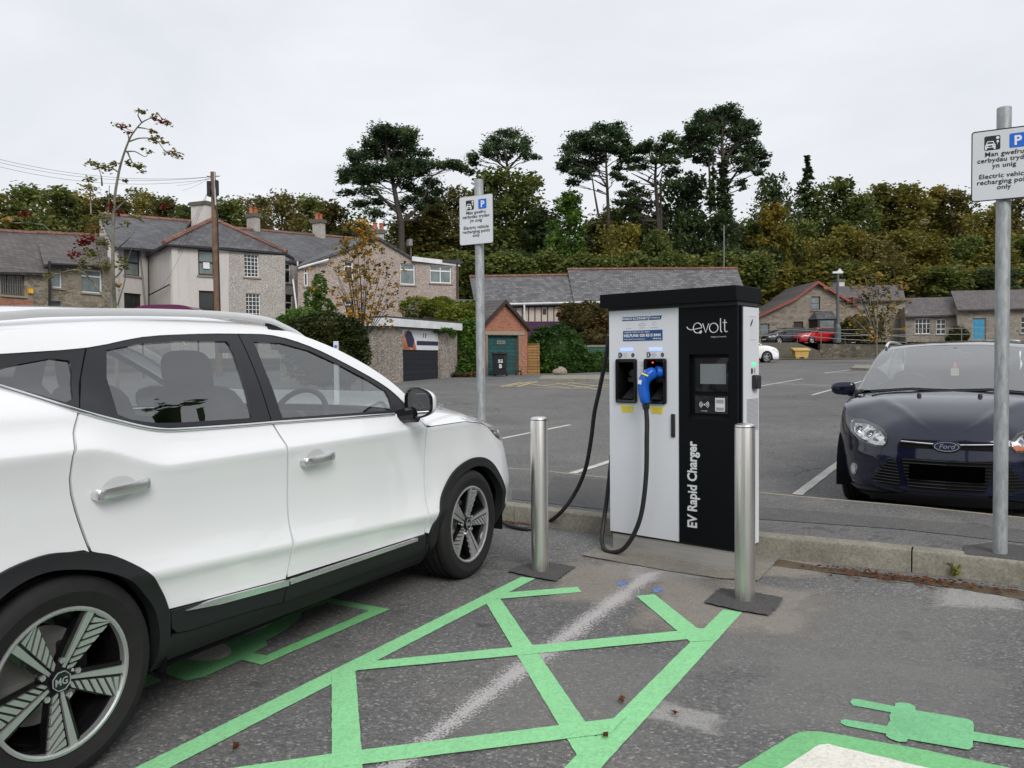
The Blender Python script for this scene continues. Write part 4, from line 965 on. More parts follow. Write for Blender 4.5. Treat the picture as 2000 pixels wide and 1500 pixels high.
def seat(parent,x,y,w=.5,front=True,hr=1.36,zc=.62):
    mb=MB(); 
    def blob(cx,cy,cz,rx,ry,rz,p=.45,lean=0):
        def fn(a,b):
            th=a*2*math.pi; ph=(b-.5)*math.pi
            f=lambda c:math.copysign(abs(c)**p,c)
            zz=f(math.sin(ph)); return (cx+rx*f(math.cos(ph))*f(math.cos(th))-lean*zz*rz,cy+ry*f(math.cos(ph))*f(math.sin(th)),cz+rz*zz)
        mb.grid(fn,16,10)
    blob(x+.25,y,zc,.27,w/2,.09); blob(x-.06,y,zc+.30,.085,w/2,.32,lean=.22)
    blob(x-.17,y,hr-.10,.05,.135,.105,p=.6,lean=.15); mb.tube([(x-.14,y-.06,zc+.55),(x-.15,y-.06,hr-.12)],.007,6); mb.tube([(x-.14,y+.06,zc+.55),(x-.15,y+.06,hr-.12)],.007,6)
    return mb.build('seat',M_['seat'],parent,smooth=60)
def steering(parent,x,y,z,r=.185):
    mb=MB(); T=Matrix.Translation((x,y,z))@Matrix.Rotation(R(25),4,'Y')
    mb.tube([T@Vector((0,r*math.cos(a),r*math.sin(a))) for a in [2*math.pi*i/28 for i in range(28)]],.015,8,closed=True)
    for a in (0,180,270): mb.tube([T@Vector((0,0,0)),T@Vector((0,r*math.cos(R(a)),r*math.sin(R(a))))],.016,6)
    mb.lathe([(.06,-.02),(.06,.02),(.001,.03)],16,(x,y,z),'x'); mb.tube([(x,y,z),(x+.3,y,z-.12)],.03,8)
    return mb.build('steering_wheel',M_['black_plastic'],parent,smooth=50)
# ---------------- white crossover ----------------
mgh=R(90-26.28); MGO=(-2.198,2.843)
mg=thing('parked_crossover','white electric crossover parked at the left with its side to the camera','car',(*MGO,0),mgh)
W_=M_['car_white']
yrows=[.30,.34,.37,.40,.43,.46,.49,.52,lambda u:.60-.065*max(0,min(2.2,u))-.02,lambda u:.60-.065*max(0,min(2.2,u))-.006,lambda u:.60-.065*max(0,min(2.2,u))+.006,lambda u:.60-.065*max(0,min(2.2,u))+.02,.64,.67,.70,.73,.76,.79,.82,.85,.88,.91,lambda u:mg_zc(u)-.03,lambda u:mg_zc(u)-.010,lambda u:mg_zc(u)-.003,lambda u:mg_zc(u)+.003,lambda u:mg_zc(u)+.010,lambda u:mg_zc(u)+.03,1.03,1.06,1.10,1.14,1.18]
Bg=[(.967,1.062),(.985,1.01),(.997,.965),(1.010,.88),(1.019,.80),(1.024,.568),(1.020,.459),(1.006,.40)]
Cg=[(.100,1.166),(.062,1.10),(.038,1.03),(.033,.96),(.040,.91),(.057,.85),(.080,.78),(.103,.712)]
Fg=[(2.0,1.035),(2.045,1.005),(2.086,.955),(2.095,.85),(2.099,.688),(2.10,.50),(2.10,.372)]
sh=lambda P,d:[(u+d,z) for u,z in P]
RA=[(.397,.40),(.392,.436),(.36,.513),(.291,.603),(.182,.681),(.103,.710),(.031,.727),(-.061,.736),(-.19,.712),(-.31,.645),(-.40,.54),(-.45,.42),(-.46,.30)]
RAi=[(.352,.22),(.352,.35),(.342,.42),(.318,.48),(.25,.565),(.17,.625),(.054,.668),(-.062,.685),(-.17,.660),(-.27,.60),(-.35,.51),(-.40,.40),(-.41,.22)]
FA=[(2.14,.300),(2.158,.36),(2.19,.43),(2.25,.54),(2.35,.632),(2.44,.682),(2.55,.712),(2.66,.722),(2.78,.708),(2.90,.658),(2.99,.575),(3.05,.48),(3.085,.38),(3.09,.345)]
FAi=[(2.205,.22),(2.215,.34),(2.245,.42),(2.31,.52),(2.40,.598),(2.52,.648),(2.66,.668),(2.78,.652),(2.88,.603),(2.96,.52),(3.01,.42),(3.03,.33),(3.03,.22)]
def sm(P,k=4): return [(q.x,q.z) for q in bez([(a,0,b) for a,b in P],k)]
RA0,FA0=RA,FA
clt=[(.397,.436),(.60,.424),(.80,.41),(1.006,.396),(1.5,.384),(2.1,.366)]
belt=[(2.0,1.036),(1.844,1.042),(1.4,1.053),(.968,1.064),(.772,1.067),(.50,1.074),(.416,1.080),(.34,1.095),(.25,1.120),(.102,1.166),(-.075,1.240),(-.30,1.325)]
panel('rear_quarter_panel',MG,sh(Cg,-.005)+[(.08,.722),(.031,.727)]+RA[7:]+[(-.46,.33),(-.8,.36),(MG.u0+.01,.40),(MG.u0+.01,1.0),(-1.0,1.15),(-.62,1.33),(-.45,1.372),(-.32,1.327),(-.075,1.240)],W_,mg,ys=yrows+[1.22,1.26,1.30],label=None)
panel('rear_door',MG,sh(Cg,.005)+[(.182,.681),(.291,.603),(.36,.513),(.392,.44)]+[(.60,.424),(.80,.41),(1.002,.396)]+sh(Bg,-.005)[::-1]+belt[4:10],W_,mg,ys=yrows)
panel('front_door',MG,sh(Bg,.005)+[(1.5,.384),(2.097,.366)]+sh(Fg,-.0045)[::-1]+belt[1:4],W_,mg,ys=yrows)
hoodE=[(2.089,.955),(2.5,.955),(2.75,.925),(2.905,.889)]
panel('front_wing',MG,sh(Fg,.0045)[2:]+[(2.14,.36)]+FA[2:11]+[(3.015,.535),(3.055,.64),(3.085,.718),(3.019,.820),(2.95,.86),(2.902,.884)]+[(2.9,.888),(2.75,.923),(2.5,.953),(2.092,.953)],W_,mg,ys=yrows)
U1=MG.u1-1e-4
panel('front_bumper',MG,[(3.021,.533),(3.05,.48),(3.085,.38),(3.095,.348),(3.3,.335),(3.6,.36),(3.75,.40),(3.80,.52),(3.72,.66),(3.72,.70),(U1,.70),(U1,.835),(3.62,.842),(3.62,.752),(3.45,.752),(3.26,.762),(3.13,.782),(3.023,.817),(3.091,.718),(3.061,.64)],W_,mg)
panel('front_grille',MG,[(3.80,.40),(U1,.40),(U1,.695),(3.73,.695),(3.73,.66),(3.806,.52)],M_['gloss_black'],mg,off=-.004)
panel('lower_bumper',MG,[(3.03,.19),(3.03,.33),(3.06,.44),(3.085,.38),(3.09,.345),(3.3,.332),(3.6,.357),(3.75,.397),(U1,.395),(U1,.20)],M_['clad'],mg,off=.004)
lampP=[(2.905,.884),(3.10,.868),(3.35,.850),(3.615,.84),(3.615,.757),(3.45,.757),(3.26,.767),(3.13,.787),(3.023,.822),(2.95,.862)]
for sd in (-1,1):
    hl=panel('headlight',MG,lampP,M_['black_plastic'],mg,off=-.05,skirt=.01,sides=(sd,))[0]
    mb=MB(); 
    for uu,zz,r_ in ((3.30,.812,.030),(3.42,.808,.028)):
        m=MG.M(uu,zz,-.045); mb.lathe([(r_,.0),(r_*1.1,.03),(r_*.7,.01),(.001,.0)],16,(m[0],sd*m[1],m[2]),'x')
    mb.build('lamp_reflector',M_['lamp_in'],hl,smooth=40)
    mb=path_tube(MG,densify([(2.95,.872),(3.2,.845),(3.55,.822)]),.006,-.012,6,sd); mb.build('daylight_strip',M_['sign_white'],hl)
    panel('lens',MG,lampP,M_['lens'],hl,off=-.001,skirt=0,sides=(sd,))
# cladding
panel('wheel_arch_trim',MG,sm(FA0)+sm(FAi)[::-1],M_['clad'],mg,off=.014,skirt=.05,step=.05)
panel('wheel_arch_trim',MG,sm(RA0)+[(-.46,.22)]+sm(RAi)[::-1]+[(.397,.22)],M_['clad'],mg,off=.014,skirt=.05,step=.05)
bb=[(.40,.30),(.70,.285),(.985,.272),(1.5,.245),(2.13,.205)]
panel('door_sill_trim',MG,[(.400,.434),(.60,.421),(.80,.407),(1.001,.393),(.985,.345),(.978,.30)]+[(.80,.318),(.5,.335),(.43,.345),(.405,.37)],M_['clad'],mg,off=.012,skirt=.03)
panel('door_sill_trim',MG,[(1.008,.393),(1.5,.381),(2.095,.363),(2.095,.262),(1.6,.280),(.985,.298),(.992,.345)],M_['clad'],mg,off=.012,skirt=.03)
panel('sill',MG,[(.400,.33),(.42,.342),(.5,.331),(.80,.314),(.98,.295),(1.6,.276),(2.10,.258),(2.14,.30),(2.205,.30),(2.205,.17),(.40,.24)],M_['clad'],mg,off=.006,skirt=.10)
panel('sill_strip',MG,[(.455,.418),(.55,.424),(.64,.420),(.80,.408),(1.000,.394),(1.000,.368),(.80,.382),(.62,.395)],M_['satin_silver'],mg,off=.020,skirt=.012)
panel('sill_strip',MG,[(1.010,.392),(1.5,.380),(2.0,.366),(2.0,.348),(1.5,.358),(1.010,.370)],M_['satin_silver'],mg,off=.020,skirt=.012)
# belt line chrome
for sd in (-1,1):
    for seg_ in (belt[1:4],belt[3:12]):
        mb=MB(); P=densify(bez([(a,0,b) for a,b in seg_],3) and [(p.x,p.z) for p in bez([(a,0,b) for a,b in seg_],3)],.03)
        path_tube(MG,P,.0075,.004,8,sd,mb=mb); mb.build('belt_moulding',M_['chrome'],mg,smooth=60)
# greenhouse
Ft=[(-.32,1.331),(-.15,1.285+.0),( -.051,1.314),(.229,1.373),(.467,1.415),(.717,1.433),(.965,1.440),(1.174,1.437),(1.377,1.391),(1.582,1.310),(1.80,1.210),(1.91,1.144),(1.985,1.075),(2.0,1.046)]
Ft[1]=(-.18,1.345); Ft[0]=(-.30,1.331); Ft[2]=(-.051,1.352); Ft=[Ft[0],Ft[1]]+Ft[2:]
K=[(-.62,1.335),(-.45,1.378),(-.2,1.407),(0,1.430),(.26,1.461),(.52,1.483),(.8,1.491),(1.08,1.487),(1.3,1.458),(1.5,1.402),(1.65,1.345),(1.8,1.273),(1.95,1.18),(2.05,1.09),(2.10,1.01),(2.092,.957)]
zK=lambda u: smooth_interp(sorted(K)[:-2]+[(2.10,1.02),(2.12,.96)],u)
Fd=[(p.x,p.z) for p in bez([(a,0,b) for a,b in Ft],3)]
Kd=[(p.x,p.z) for p in bez([(a,0,b) for a,b in K[:-1]],3)]
panel('roof_side_rail',MG,[(u,z) for u,z in Kd]+[(2.092,.957),(2.045,1.008),(2.004,1.042)]+[(u,z+.002) for u,z in Fd][::-1],W_,mg,skirt=.008,step=.05)
beltd=[(a,b+.008) for a,b in belt]
Bl=lambda z:.961+.0*z
g_q=[(-.20,1.275),(-.05,1.315),(.09,1.338),(.150,1.330),(.145,1.29),(.105,1.205),(.075,1.195),(-.03,1.235)]
g_r=[(.300,1.366),(.45,1.392),(.65,1.405),(.875,1.407),(.886,1.390),(.868,1.090),(.50,1.098),(.42,1.103),(.36,1.112),(.30,1.125),(.252,1.145),(.262,1.27)]
g_f=[(1.03,1.408),(1.20,1.404),(1.36,1.371),(1.55,1.297),(1.72,1.222),(1.84,1.160),(1.855,1.12),(1.845,1.062),(1.4,1.070),(1.04,1.078),(1.026,1.30)]
fr1=[(a,b) for a,b in Fd if a<.196]; 
def cut(P,a,b): return [p for p in P if a<=p[0]<=b]
zt=lambda u: interp(sorted(Fd),u); zb=lambda u: interp(sorted(beltd),u)
def framepoly(a,b,botk,lo0=None,lo1=None):
    t=[(a,zt(a))]+[p for p in Fd if a<p[0]<b]+[(b,zt(b))]; lo=[p for p in beltd if (lo0 or a)<p[0]<(lo1 or b)]
    return t,lo
t1,l1=framepoly(-.28,.222,0)
panel('window_frame',MG,t1+[(.106,zb(.106))]+[p for p in beltd if -.28<p[0]<.10],M_['frame_black'],mg,holes=[g_q],off=-.004,skirt=.01)
t2,l2=framepoly(.229,.958,0)
panel('window_frame',MG,t2+[(.966,zb(.966))]+[p for p in beltd if .115<p[0]<.96]+[(.110,zb(.110))],M_['frame_black'],mg,holes=[g_r],off=-.004,skirt=.01)
t3,l3=framepoly(.964,1.995,0)
panel('window_frame',MG,t3+[p for p in beltd if .98<p[0]<1.98]+[(.972,zb(.972))],M_['frame_black'],mg,holes=[g_f],off=-.004,skirt=.01)
for g in (g_q,g_r,g_f): panel('side_window',MG,g,M_['car_glass'],mg,off=-.011,skirt=0,step=.08)
# dark seal below glass seam inside gaps
panel('inner_structure',MG,[(-.60,.32)]+[(-.455,.32),(-.42,.52),(-.31,.65),(-.18,.72),(-.06,.742),(.05,.735),(.19,.69),(.30,.61),(.37,.52),(.40,.42),(.42,.30),(2.12,.24),(2.16,.36),(2.24,.545),(2.36,.65),(2.53,.72),(2.66,.73),(2.79,.715),(2.91,.665),(3.0,.58),(3.06,.48),(3.09,.35),(3.6,.3),(3.9,.35),(3.9,.78),(3.0,.80),(2.8,.86),(2.5,.89),(2.12,.91),(1.98,.97),(1.4,1.04),(.968,1.05),(.5,1.06),(.34,1.08),(.102,1.150),(-.075,1.225),(-.28,1.30),(-.6,1.28)],M_['interior'],mg,off=-.016,skirt=0,step=.08)
for a,b in ((.226,.0),(.961,.0)):
    panel('pillar_seal',MG,[(a-.02,zt(a)-.005),(a+.02,zt(a)-.005),((.13 if a<.5 else .985),zb(.13 if a<.5 else .985)),((.08 if a<.5 else .945),zb(.1 if a<.5 else .945))],M_['interior'],mg,off=-.016,skirt=0,step=.08)
# bonnet, roof, windscreen
zEh=lambda u: interp([(1.97,1.045),(2.04,.99),(2.11,.958),(2.5,.957),(2.75,.927),(2.905,.891),(3.1,.874),(3.35,.856),(3.62,.846),(4.3,.84)],u)
hc=lerp_tab([(0,2.08,1.068),(.25,2.62,1.056),(.5,3.0,1.006),(.75,3.32,.928),(1,3.455,.842)])
hb=loft(MG,1.975,U1,zEh,hc,nu=44,nv=24,pw=3.8,bulge=.012); hb.build('bonnet',W_,mg,smooth=180)
rc=lerp_tab([(0,-.72,1.40),(.15,-.45,1.47),(.4,.1,1.535),(.7,.75,1.555),(1,1.30,1.515)])
loft(MG,-.62,1.42,zK,rc,nu=30,nv=10,pw=2.6).build('roof',W_,mg,smooth=180)
wc=lerp_tab([(0,1.30,1.513),(.5,1.80,1.30),(1,2.22,1.035)])
loft(MG,1.42,2.09,zK,wc,nu=14,nv=10,pw=2.6).build('windscreen',M_['car_glass2'],mg,smooth=180)
tc=lerp_tab([(0,-.72,1.40),(.35,-.86,1.15),(1,-.85,.4)])
mb=MB()
def tail(a,b):
    z=1.34-.98*a; w=b*2-1; u=-.62-.5*a if a<.3 else -.77-.6*(a-.3); u=max(u,-.98); m=MG.M(u,z); c=tc(a); k=abs(w)**3
    return (c[0]+(m[0]-c[0])*k,-w*m[1],c[1]+(m[2]-c[1])*k)
mb.grid(tail,16,20); mb.build('tailgate',W_,mg,smooth=180)
# roof rails
for sd in (-1,1):
    rp=[(-.42,1.398),(-.33,1.425),(-.2,1.452),(0,1.476),(.16,1.493),(.54,1.513),(.925,1.520),(1.15,1.508),(1.27,1.478),(1.36,1.448),(1.44,1.415)]
    P=[p for p in bez([(x,sd*(MG.M(min(x,1.3),1.46)[1]-.015+.0*x),z) for x,z in rp],6)]
    n=len(P); mb=MB(); vs=[]
    for i,p in enumerate(P):
        k=min(1,min(i,n-1-i)/7); hh=.005+.009*k
        for a,b in ((-.014,-hh),(.014,-hh),(.016,0),(.011,hh),(-.011,hh),(-.016,0)): vs.append((p.x,p.y+a*sd,p.z+b))
    mb.add(vs,[(i*6+j,i*6+(j+1)%6,(i+1)*6+(j+1)%6,(i+1)*6+j) for i in range(n-1) for j in range(6)]); rr_=mb.build('roof_rail',M_['rail_silver'],mg,recalc=True,smooth=50)
    for xs in ((-.42,-.06),(1.16,1.42)):
        mb=MB()
        zz=lambda x: interp([(a,b) for a,b in rp],x)-.012; k=10; vs=[]
        for i in range(k+1):
            x=xs[0]+(xs[1]-xs[0])*i/k; y=MG.M(min(x,1.3),1.46)[1]-.015; 
            w=.020*(1-((x-(xs[0] if xs[0]<0 else xs[1]))/(.36 if xs[0]<0 else .26))**2*.4)
            vs+=[(x,sd*(y-w),zK(x)-.02),(x,sd*(y+w),zK(x)-.04),(x,sd*(y+w*.7),zz(x)),(x,sd*(y-w*.7),zz(x))]
        mb.add(vs,[(i*4+j,i*4+(j+1)%4,(i+1)*4+(j+1)%4,(i+1)*4+j) for i in range(k) for j in range(4)]+[(0,1,2,3),(4*k+3,4*k+2,4*k+1,4*k)])
        mb.build('rail_foot',M_['clad'],rr_,recalc=True)
# handles
for sd in (-1,1):
    for (u0,z0,u1,z1) in ((.106,.894,.316,.908),(1.085,.883,1.290,.893)):
        mb=MB(); m0=MG.M(u0,z0);m1=MG.M(u1,z1); zc=(z0+z1)/2
        P=[(u0+(u1-u0)*t, sd*(MG.M(u0,zc)[1]+o), z0+(z1-z0)*t) for t,o in ((0,.004),(.04,.026),(.15,.034),(.5,.037),(.85,.034),(.96,.026),(1,.004))]
        P=bez(P,4); n=len(P); vs=[]
        for i,p in enumerate(P):
            e=min(1,min(i,n-1-i)/4); hh=.008+.011*e
            for a,b in ((-.006,-hh),(.004,-hh*.8),(.008,0),(.004,hh*.85),(-.006,hh)): vs.append((p.x,p.y+a*sd,p.z+b))
        mb.add(vs,[(i*5+j,i*5+(j+1)%5,(i+1)*5+(j+1)%5,(i+1)*5+j) for i in range(n-1) for j in range(5)]); ho=mb.build('door_handle',M_['satin_silver'],mg,recalc=True,smooth=50)
        uc=(u0+u1)/2; vs=[]; fs=[]; nr=[]
        mb=MB(); N=20
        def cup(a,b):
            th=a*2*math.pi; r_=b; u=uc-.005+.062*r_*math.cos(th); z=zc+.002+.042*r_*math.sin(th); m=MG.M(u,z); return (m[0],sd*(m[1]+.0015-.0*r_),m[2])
        mb.grid(cup,N,4); mb.build('handle_recess_shade',simple('recess_shade_paint',(.66,.665,.68),.35,var=.02),ho,smooth=180,recalc=True)  # flat disc on the door skin; the cup's shade is its greyer colour
    # door mirror
    mb=MB()
    cx,cy,cz=1.90,.985,1.10
    def shell(a,b):
        th=a*2*math.pi; ph=b*math.pi/2; f=lambda c,p:math.copysign(abs(c)**p,c)
        y=.108*f(math.cos(th),.58)*math.sin(ph)**.55; z=.080*f(math.sin(th),.58)*math.sin(ph)**.55; x=.085*math.cos(ph)
        if f(math.cos(th),1)>0: z*=(1-.25*abs(y)/.108)
        return (cx+x-.02+.10*(y/.108)*-.35,sd*(cy+y),cz+z)
    mb.grid(shell,32,8); mo=mb.build('door_mirror',W_,mg,recalc=True,smooth=60)
    mb=MB()
    rim=[];inn=[]
    for i in range(32):
        a=i/32; p=shell(a,1.0); rim.append(Vector(p)); 
    c=sum(rim,Vector((0,0,0)))/32
    vs=[c+(p-c)*.95+Vector((.012,0,0)) for p in rim]+[c+(p-c)*.97+Vector((-.010,0,0)) for p in rim]+[c+(p-c)*.88+Vector((-.014,0,0)) for p in rim]+[c+(p-c)*.86+Vector((-.004,0,0)) for p in rim]
    mb.add(vs,[(k*32+i,k*32+(i+1)%32,(k+1)*32+(i+1)%32,(k+1)*32+i) for k in range(3) for i in range(32)]); mb.build('mirror_housing',M_['gloss_black'],mo,recalc=True,smooth=50)
    mb=MB(); mb.poly([c+(p-c)*.87+Vector((-.005,0,0)) for p in rim]); mb.build('mirror_glass',M_['mirror'],mo)
    mb=MB(); mb.prism([(cx-.03,sd*.86,cz-.055),(cx+.04,sd*.86,cz-.05),(cx+.05,sd*.93,cz-.045),(cx-.02,sd*.93,cz-.055)],(0,0,-.03)); mb.tube([(cx,sd*.84,cz-.075),(cx+.01,sd*.95,cz-.06)],[.035,.045],10); mb.build('mirror_arm',M_['gloss_black'],mo)
    mb=MB(); mb.lathe([(.001,-.02),(.016,-.02),(.018,0),(.016,.02),(.001,.02)],12,(cx+.035,sd*(cy+.088),cz-.022),'x'); mb.build('indicator',M_['lens'],mo)
# arch liners, underbody, interior
mb=MB()
for cx_ in (0-.03,2.63):
    for sd in (-1,1):
        n=20; r_=.43
        P=[(cx_+r_*math.cos(math.pi*i/n),r_*.88*math.sin(math.pi*i/n)+.32) for i in range(n+1)]
        P=[(P[0][0],.2)]+P+[(P[-1][0],.2)]
        a=[(x,sd*.86,z) for x,z in P]; b=[(x,sd*.50,z) for x,z in P]; k=len(P)
        mb=MB(); mb.add(a+b,[(i,i+1,k+i+1,k+i) for i in range(k-1)]); mb.poly(b); mb.build('wheel_arch_liner',M_['interior'],mg)
mb=MB(); mb.box(-.8,-.50,.20,3.3,.50,.26); mb.box(.42,-.80,.20,2.15,.80,.26); mb.build('underbody',M_['interior'],mg)
mb=MB(); mb.box(.40,-.82,.26,2.2,.82,.32); mb.box(-.8,-.8,.55,.0,.8,.95); mb.prism([(1.78,-.78,.98),(1.80,-.78,1.04),(2.22,-.78,1.03),(2.22,-.78,.6),(1.95,-.78,.6)],(0,1.56,0)); mb.box(1.0,-.10,.32,1.9,.10,.72); mb.build('cabin_floor_and_dashboard',M_['interior'],mg)
for y in (-.37,.37): seat(mg,1.12,y,.50,hr=1.37,zc=.60)
for y in (-.42,.42): seat(mg,.18,y,.62,hr=1.33,zc=.66)
steering(mg,1.66,-.37,1.0)
mb=MB(); mb.box(1.60,-.13,1.37,1.64,.13,1.45); mb.tube([(1.62,0,1.45),(1.66,0,1.49)],.015,6); mb.build('rear_view_mirror',M_['black_plastic'],mg,bevel=.01)
wheel(mg,0,-1,.885,ang=62); wheel(mg,2.60,-1,.885,ang=84); wheel(mg,0,1,.885,ang=30); wheel(mg,2.60,1,.885,ang=10)
# ---------------- generic hatchback body ----------------
fo_hoodE=lambda u: interp([(2.35,.945),(2.6,.905),(2.85,.850),(3.03,.792),(3.3,.757),(3.54,.718),(3.63,.668),(3.75,.664),(9,.664)],u)
fo_K=[(-1.0,1.0),(-.93,1.15),(-.8,1.32),(-.55,1.40),(0,1.425),(.6,1.435),(1.1,1.425),(1.4,1.395),(1.6,1.345),(1.85,1.255),(2.1,1.14),(2.3,1.035),(2.42,.965)]
fo_zK=lambda u: smooth_interp(fo_K,u)
def fo_body(parent,paint,glassm,fine=True,door=True):
    st=.04 if fine else .14; sg=.04 if fine else .12
    u1=FO.u1-1e-4
    def arch(c,r,n=10): return [(c+r*math.cos(math.pi*i/n),.315+r*.98*math.sin(math.pi*i/n)) for i in range(n+1)]
    A1=arch(0,.36);A2=arch(2.65,.36)
    belt_=[(2.35,.955),(1.6,.965),(.6,.985),(-.3,1.01),(-.9,1.03)]
    low=[(u1,.15),(3.3,.17),(3.06,.20)]+[p for p in A2]+[(2.25,.2),(.40,.2)]+A1+[(-.42,.22),(-.9,.28),(FO.u0+.01,.3)]
    top=[(FO.u0+.01,1.0),(-.95,1.03)]+belt_[::-1][1:]+[(2.35,.945),(2.6,.905),(2.85,.850),(3.03,.792),(3.3,.757),(3.54,.718),(3.63,.668),(3.75,.664),(u1,.664)]
    panel('body_side',FO,low+top,paint,parent,step=st,seg=sg,skirt=.01)
    hc=lerp_tab([(0,2.52,1.0),(.25,2.85,.955),(.5,3.12,.888),(.75,3.36,.79),(1,FO.M(u1,.664)[0],.664)])
    loft(FO,2.35,u1,fo_hoodE,hc,nu=34 if fine else 12,nv=26 if fine else 6,pw=3.0,bulge=.014).build('bonnet',paint,parent,smooth=180)
    rc=lerp_tab([(0,-.88,1.33),(.2,-.55,1.44),(.5,.2,1.475),(.8,1.0,1.465),(1,1.42,1.425)])
    loft(FO,-.80,1.55,fo_zK,rc,nu=20 if fine else 8,nv=10 if fine else 5,pw=2.6).build('roof',paint,parent,smooth=180)
    wc=lerp_tab([(0,1.42,1.423),(.5,2.0,1.22),(1,2.52,.985)])
    loft(FO,1.55,2.35,fo_zK,wc,nu=12,nv=10 if fine else 5,pw=2.6).build('windscreen',glassm,parent,smooth=180)
    rw=lerp_tab([(0,-.88,1.33),(.5,-.98,1.05),(1,-.98,.35)])
    mb=MB()
    def tail(a,b):
        z=1.32-.97*a; w=b*2-1; u=-.80-.45*min(1,a*2.2); m=FO.M(u,z); c=rw(a); k=abs(w)**3
        return (c[0]+(m[0]-c[0])*k,-w*m[1],c[1]+(m[2]-c[1])*k)
    mb.grid(tail,12,14); mb.build('tailgate',paint,parent,smooth=180)
    zb_=lambda u: interp(sorted(belt_),u)
    us=[-.85,-.6,-.2,.2,.6,1.0,1.3,1.55,1.8,2.05,2.2]
    panel('roof_side_rail',FO,[(u,fo_zK(u)) for u in us+[2.35]]+[(2.35,.957)]+[(u,max(zb_(u)+.004,fo_zK(u)-.055)) for u in us[::-1]],paint,parent,step=.08,skirt=0)
    panel('side_window',FO,[(u,zb_(u)+.004) for u in us[:-1]]+[(2.18,.97)]+[(u,fo_zK(u)-.052) for u in us[::-1][1:]],glassm if fine else M_['pane'],parent,step=.12,off=-.006,skirt=0)
    for u_ in (1.05,.05):
        panel('door_pillar',FO,[(u_-.04,zb_(u_)),(u_+.04,zb_(u_)),(u_+.02,fo_zK(u_)-.05),(u_-.06,fo_zK(u_)-.05)],M_['frame_black'],parent,step=.1,off=-.002,skirt=0)
    mb=MB(); mb.box(-.9,-.55,.16,3.2,.55,.24); mb.box(.4,-.84,.17,2.24,.84,.24)
    for cx_ in (0,2.65):
        for sd in (-1,1):
            P=arch(cx_,.37); P=[(P[0][0],.18)]+P+[(P[-1][0],.18)]; k=len(P)
            a=[(x,sd*.88,z) for x,z in P]; b=[(x,sd*.5,z) for x,z in P]; mb.add(a+b,[(i,i+1,k+i+1,k+i) for i in range(k-1)]); mb.poly(b)
    mb.build('underbody',M_['interior'],parent)
    mb=MB(); mb.prism([(1.95,-.8,.9),(1.98,-.8,.955),(2.5,-.8,.95),(2.5,-.8,.5),(2.1,-.8,.5)],(0,1.6,0)); mb.box(.3,-.8,.24,2.2,.8,.3); mb.box(-.9,-.8,.3,-.2,.8,.92)
    mb.build('cabin_floor_and_dashboard',M_['interior'],parent)
def fo_mirrors(parent,paint,y=.98):
    for sd in (-1,1):
        mb=MB(); cx,cz=2.02,1.0
        def shell(a,b):
            th=a*2*math.pi; ph=b*math.pi; f=lambda c,p:math.copysign(abs(c)**p,c)
            return (cx+.055*math.cos(ph),sd*(y+.115*f(math.cos(th),.65)*abs(math.sin(ph))**.4),cz+.070*f(math.sin(th),.65)*abs(math.sin(ph))**.4*(1-.15*math.cos(th)))
        mb.grid(shell,20,10); mo=mb.build('door_mirror',paint,parent,recalc=True,smooth=60)
        mb=MB(); mb.tube([(cx,sd*.80,cz-.05),(cx,sd*(y-.05),cz-.045)],[.03,.035],8); mb.build('mirror_arm',M_['black_plastic'],mo,smooth=50)
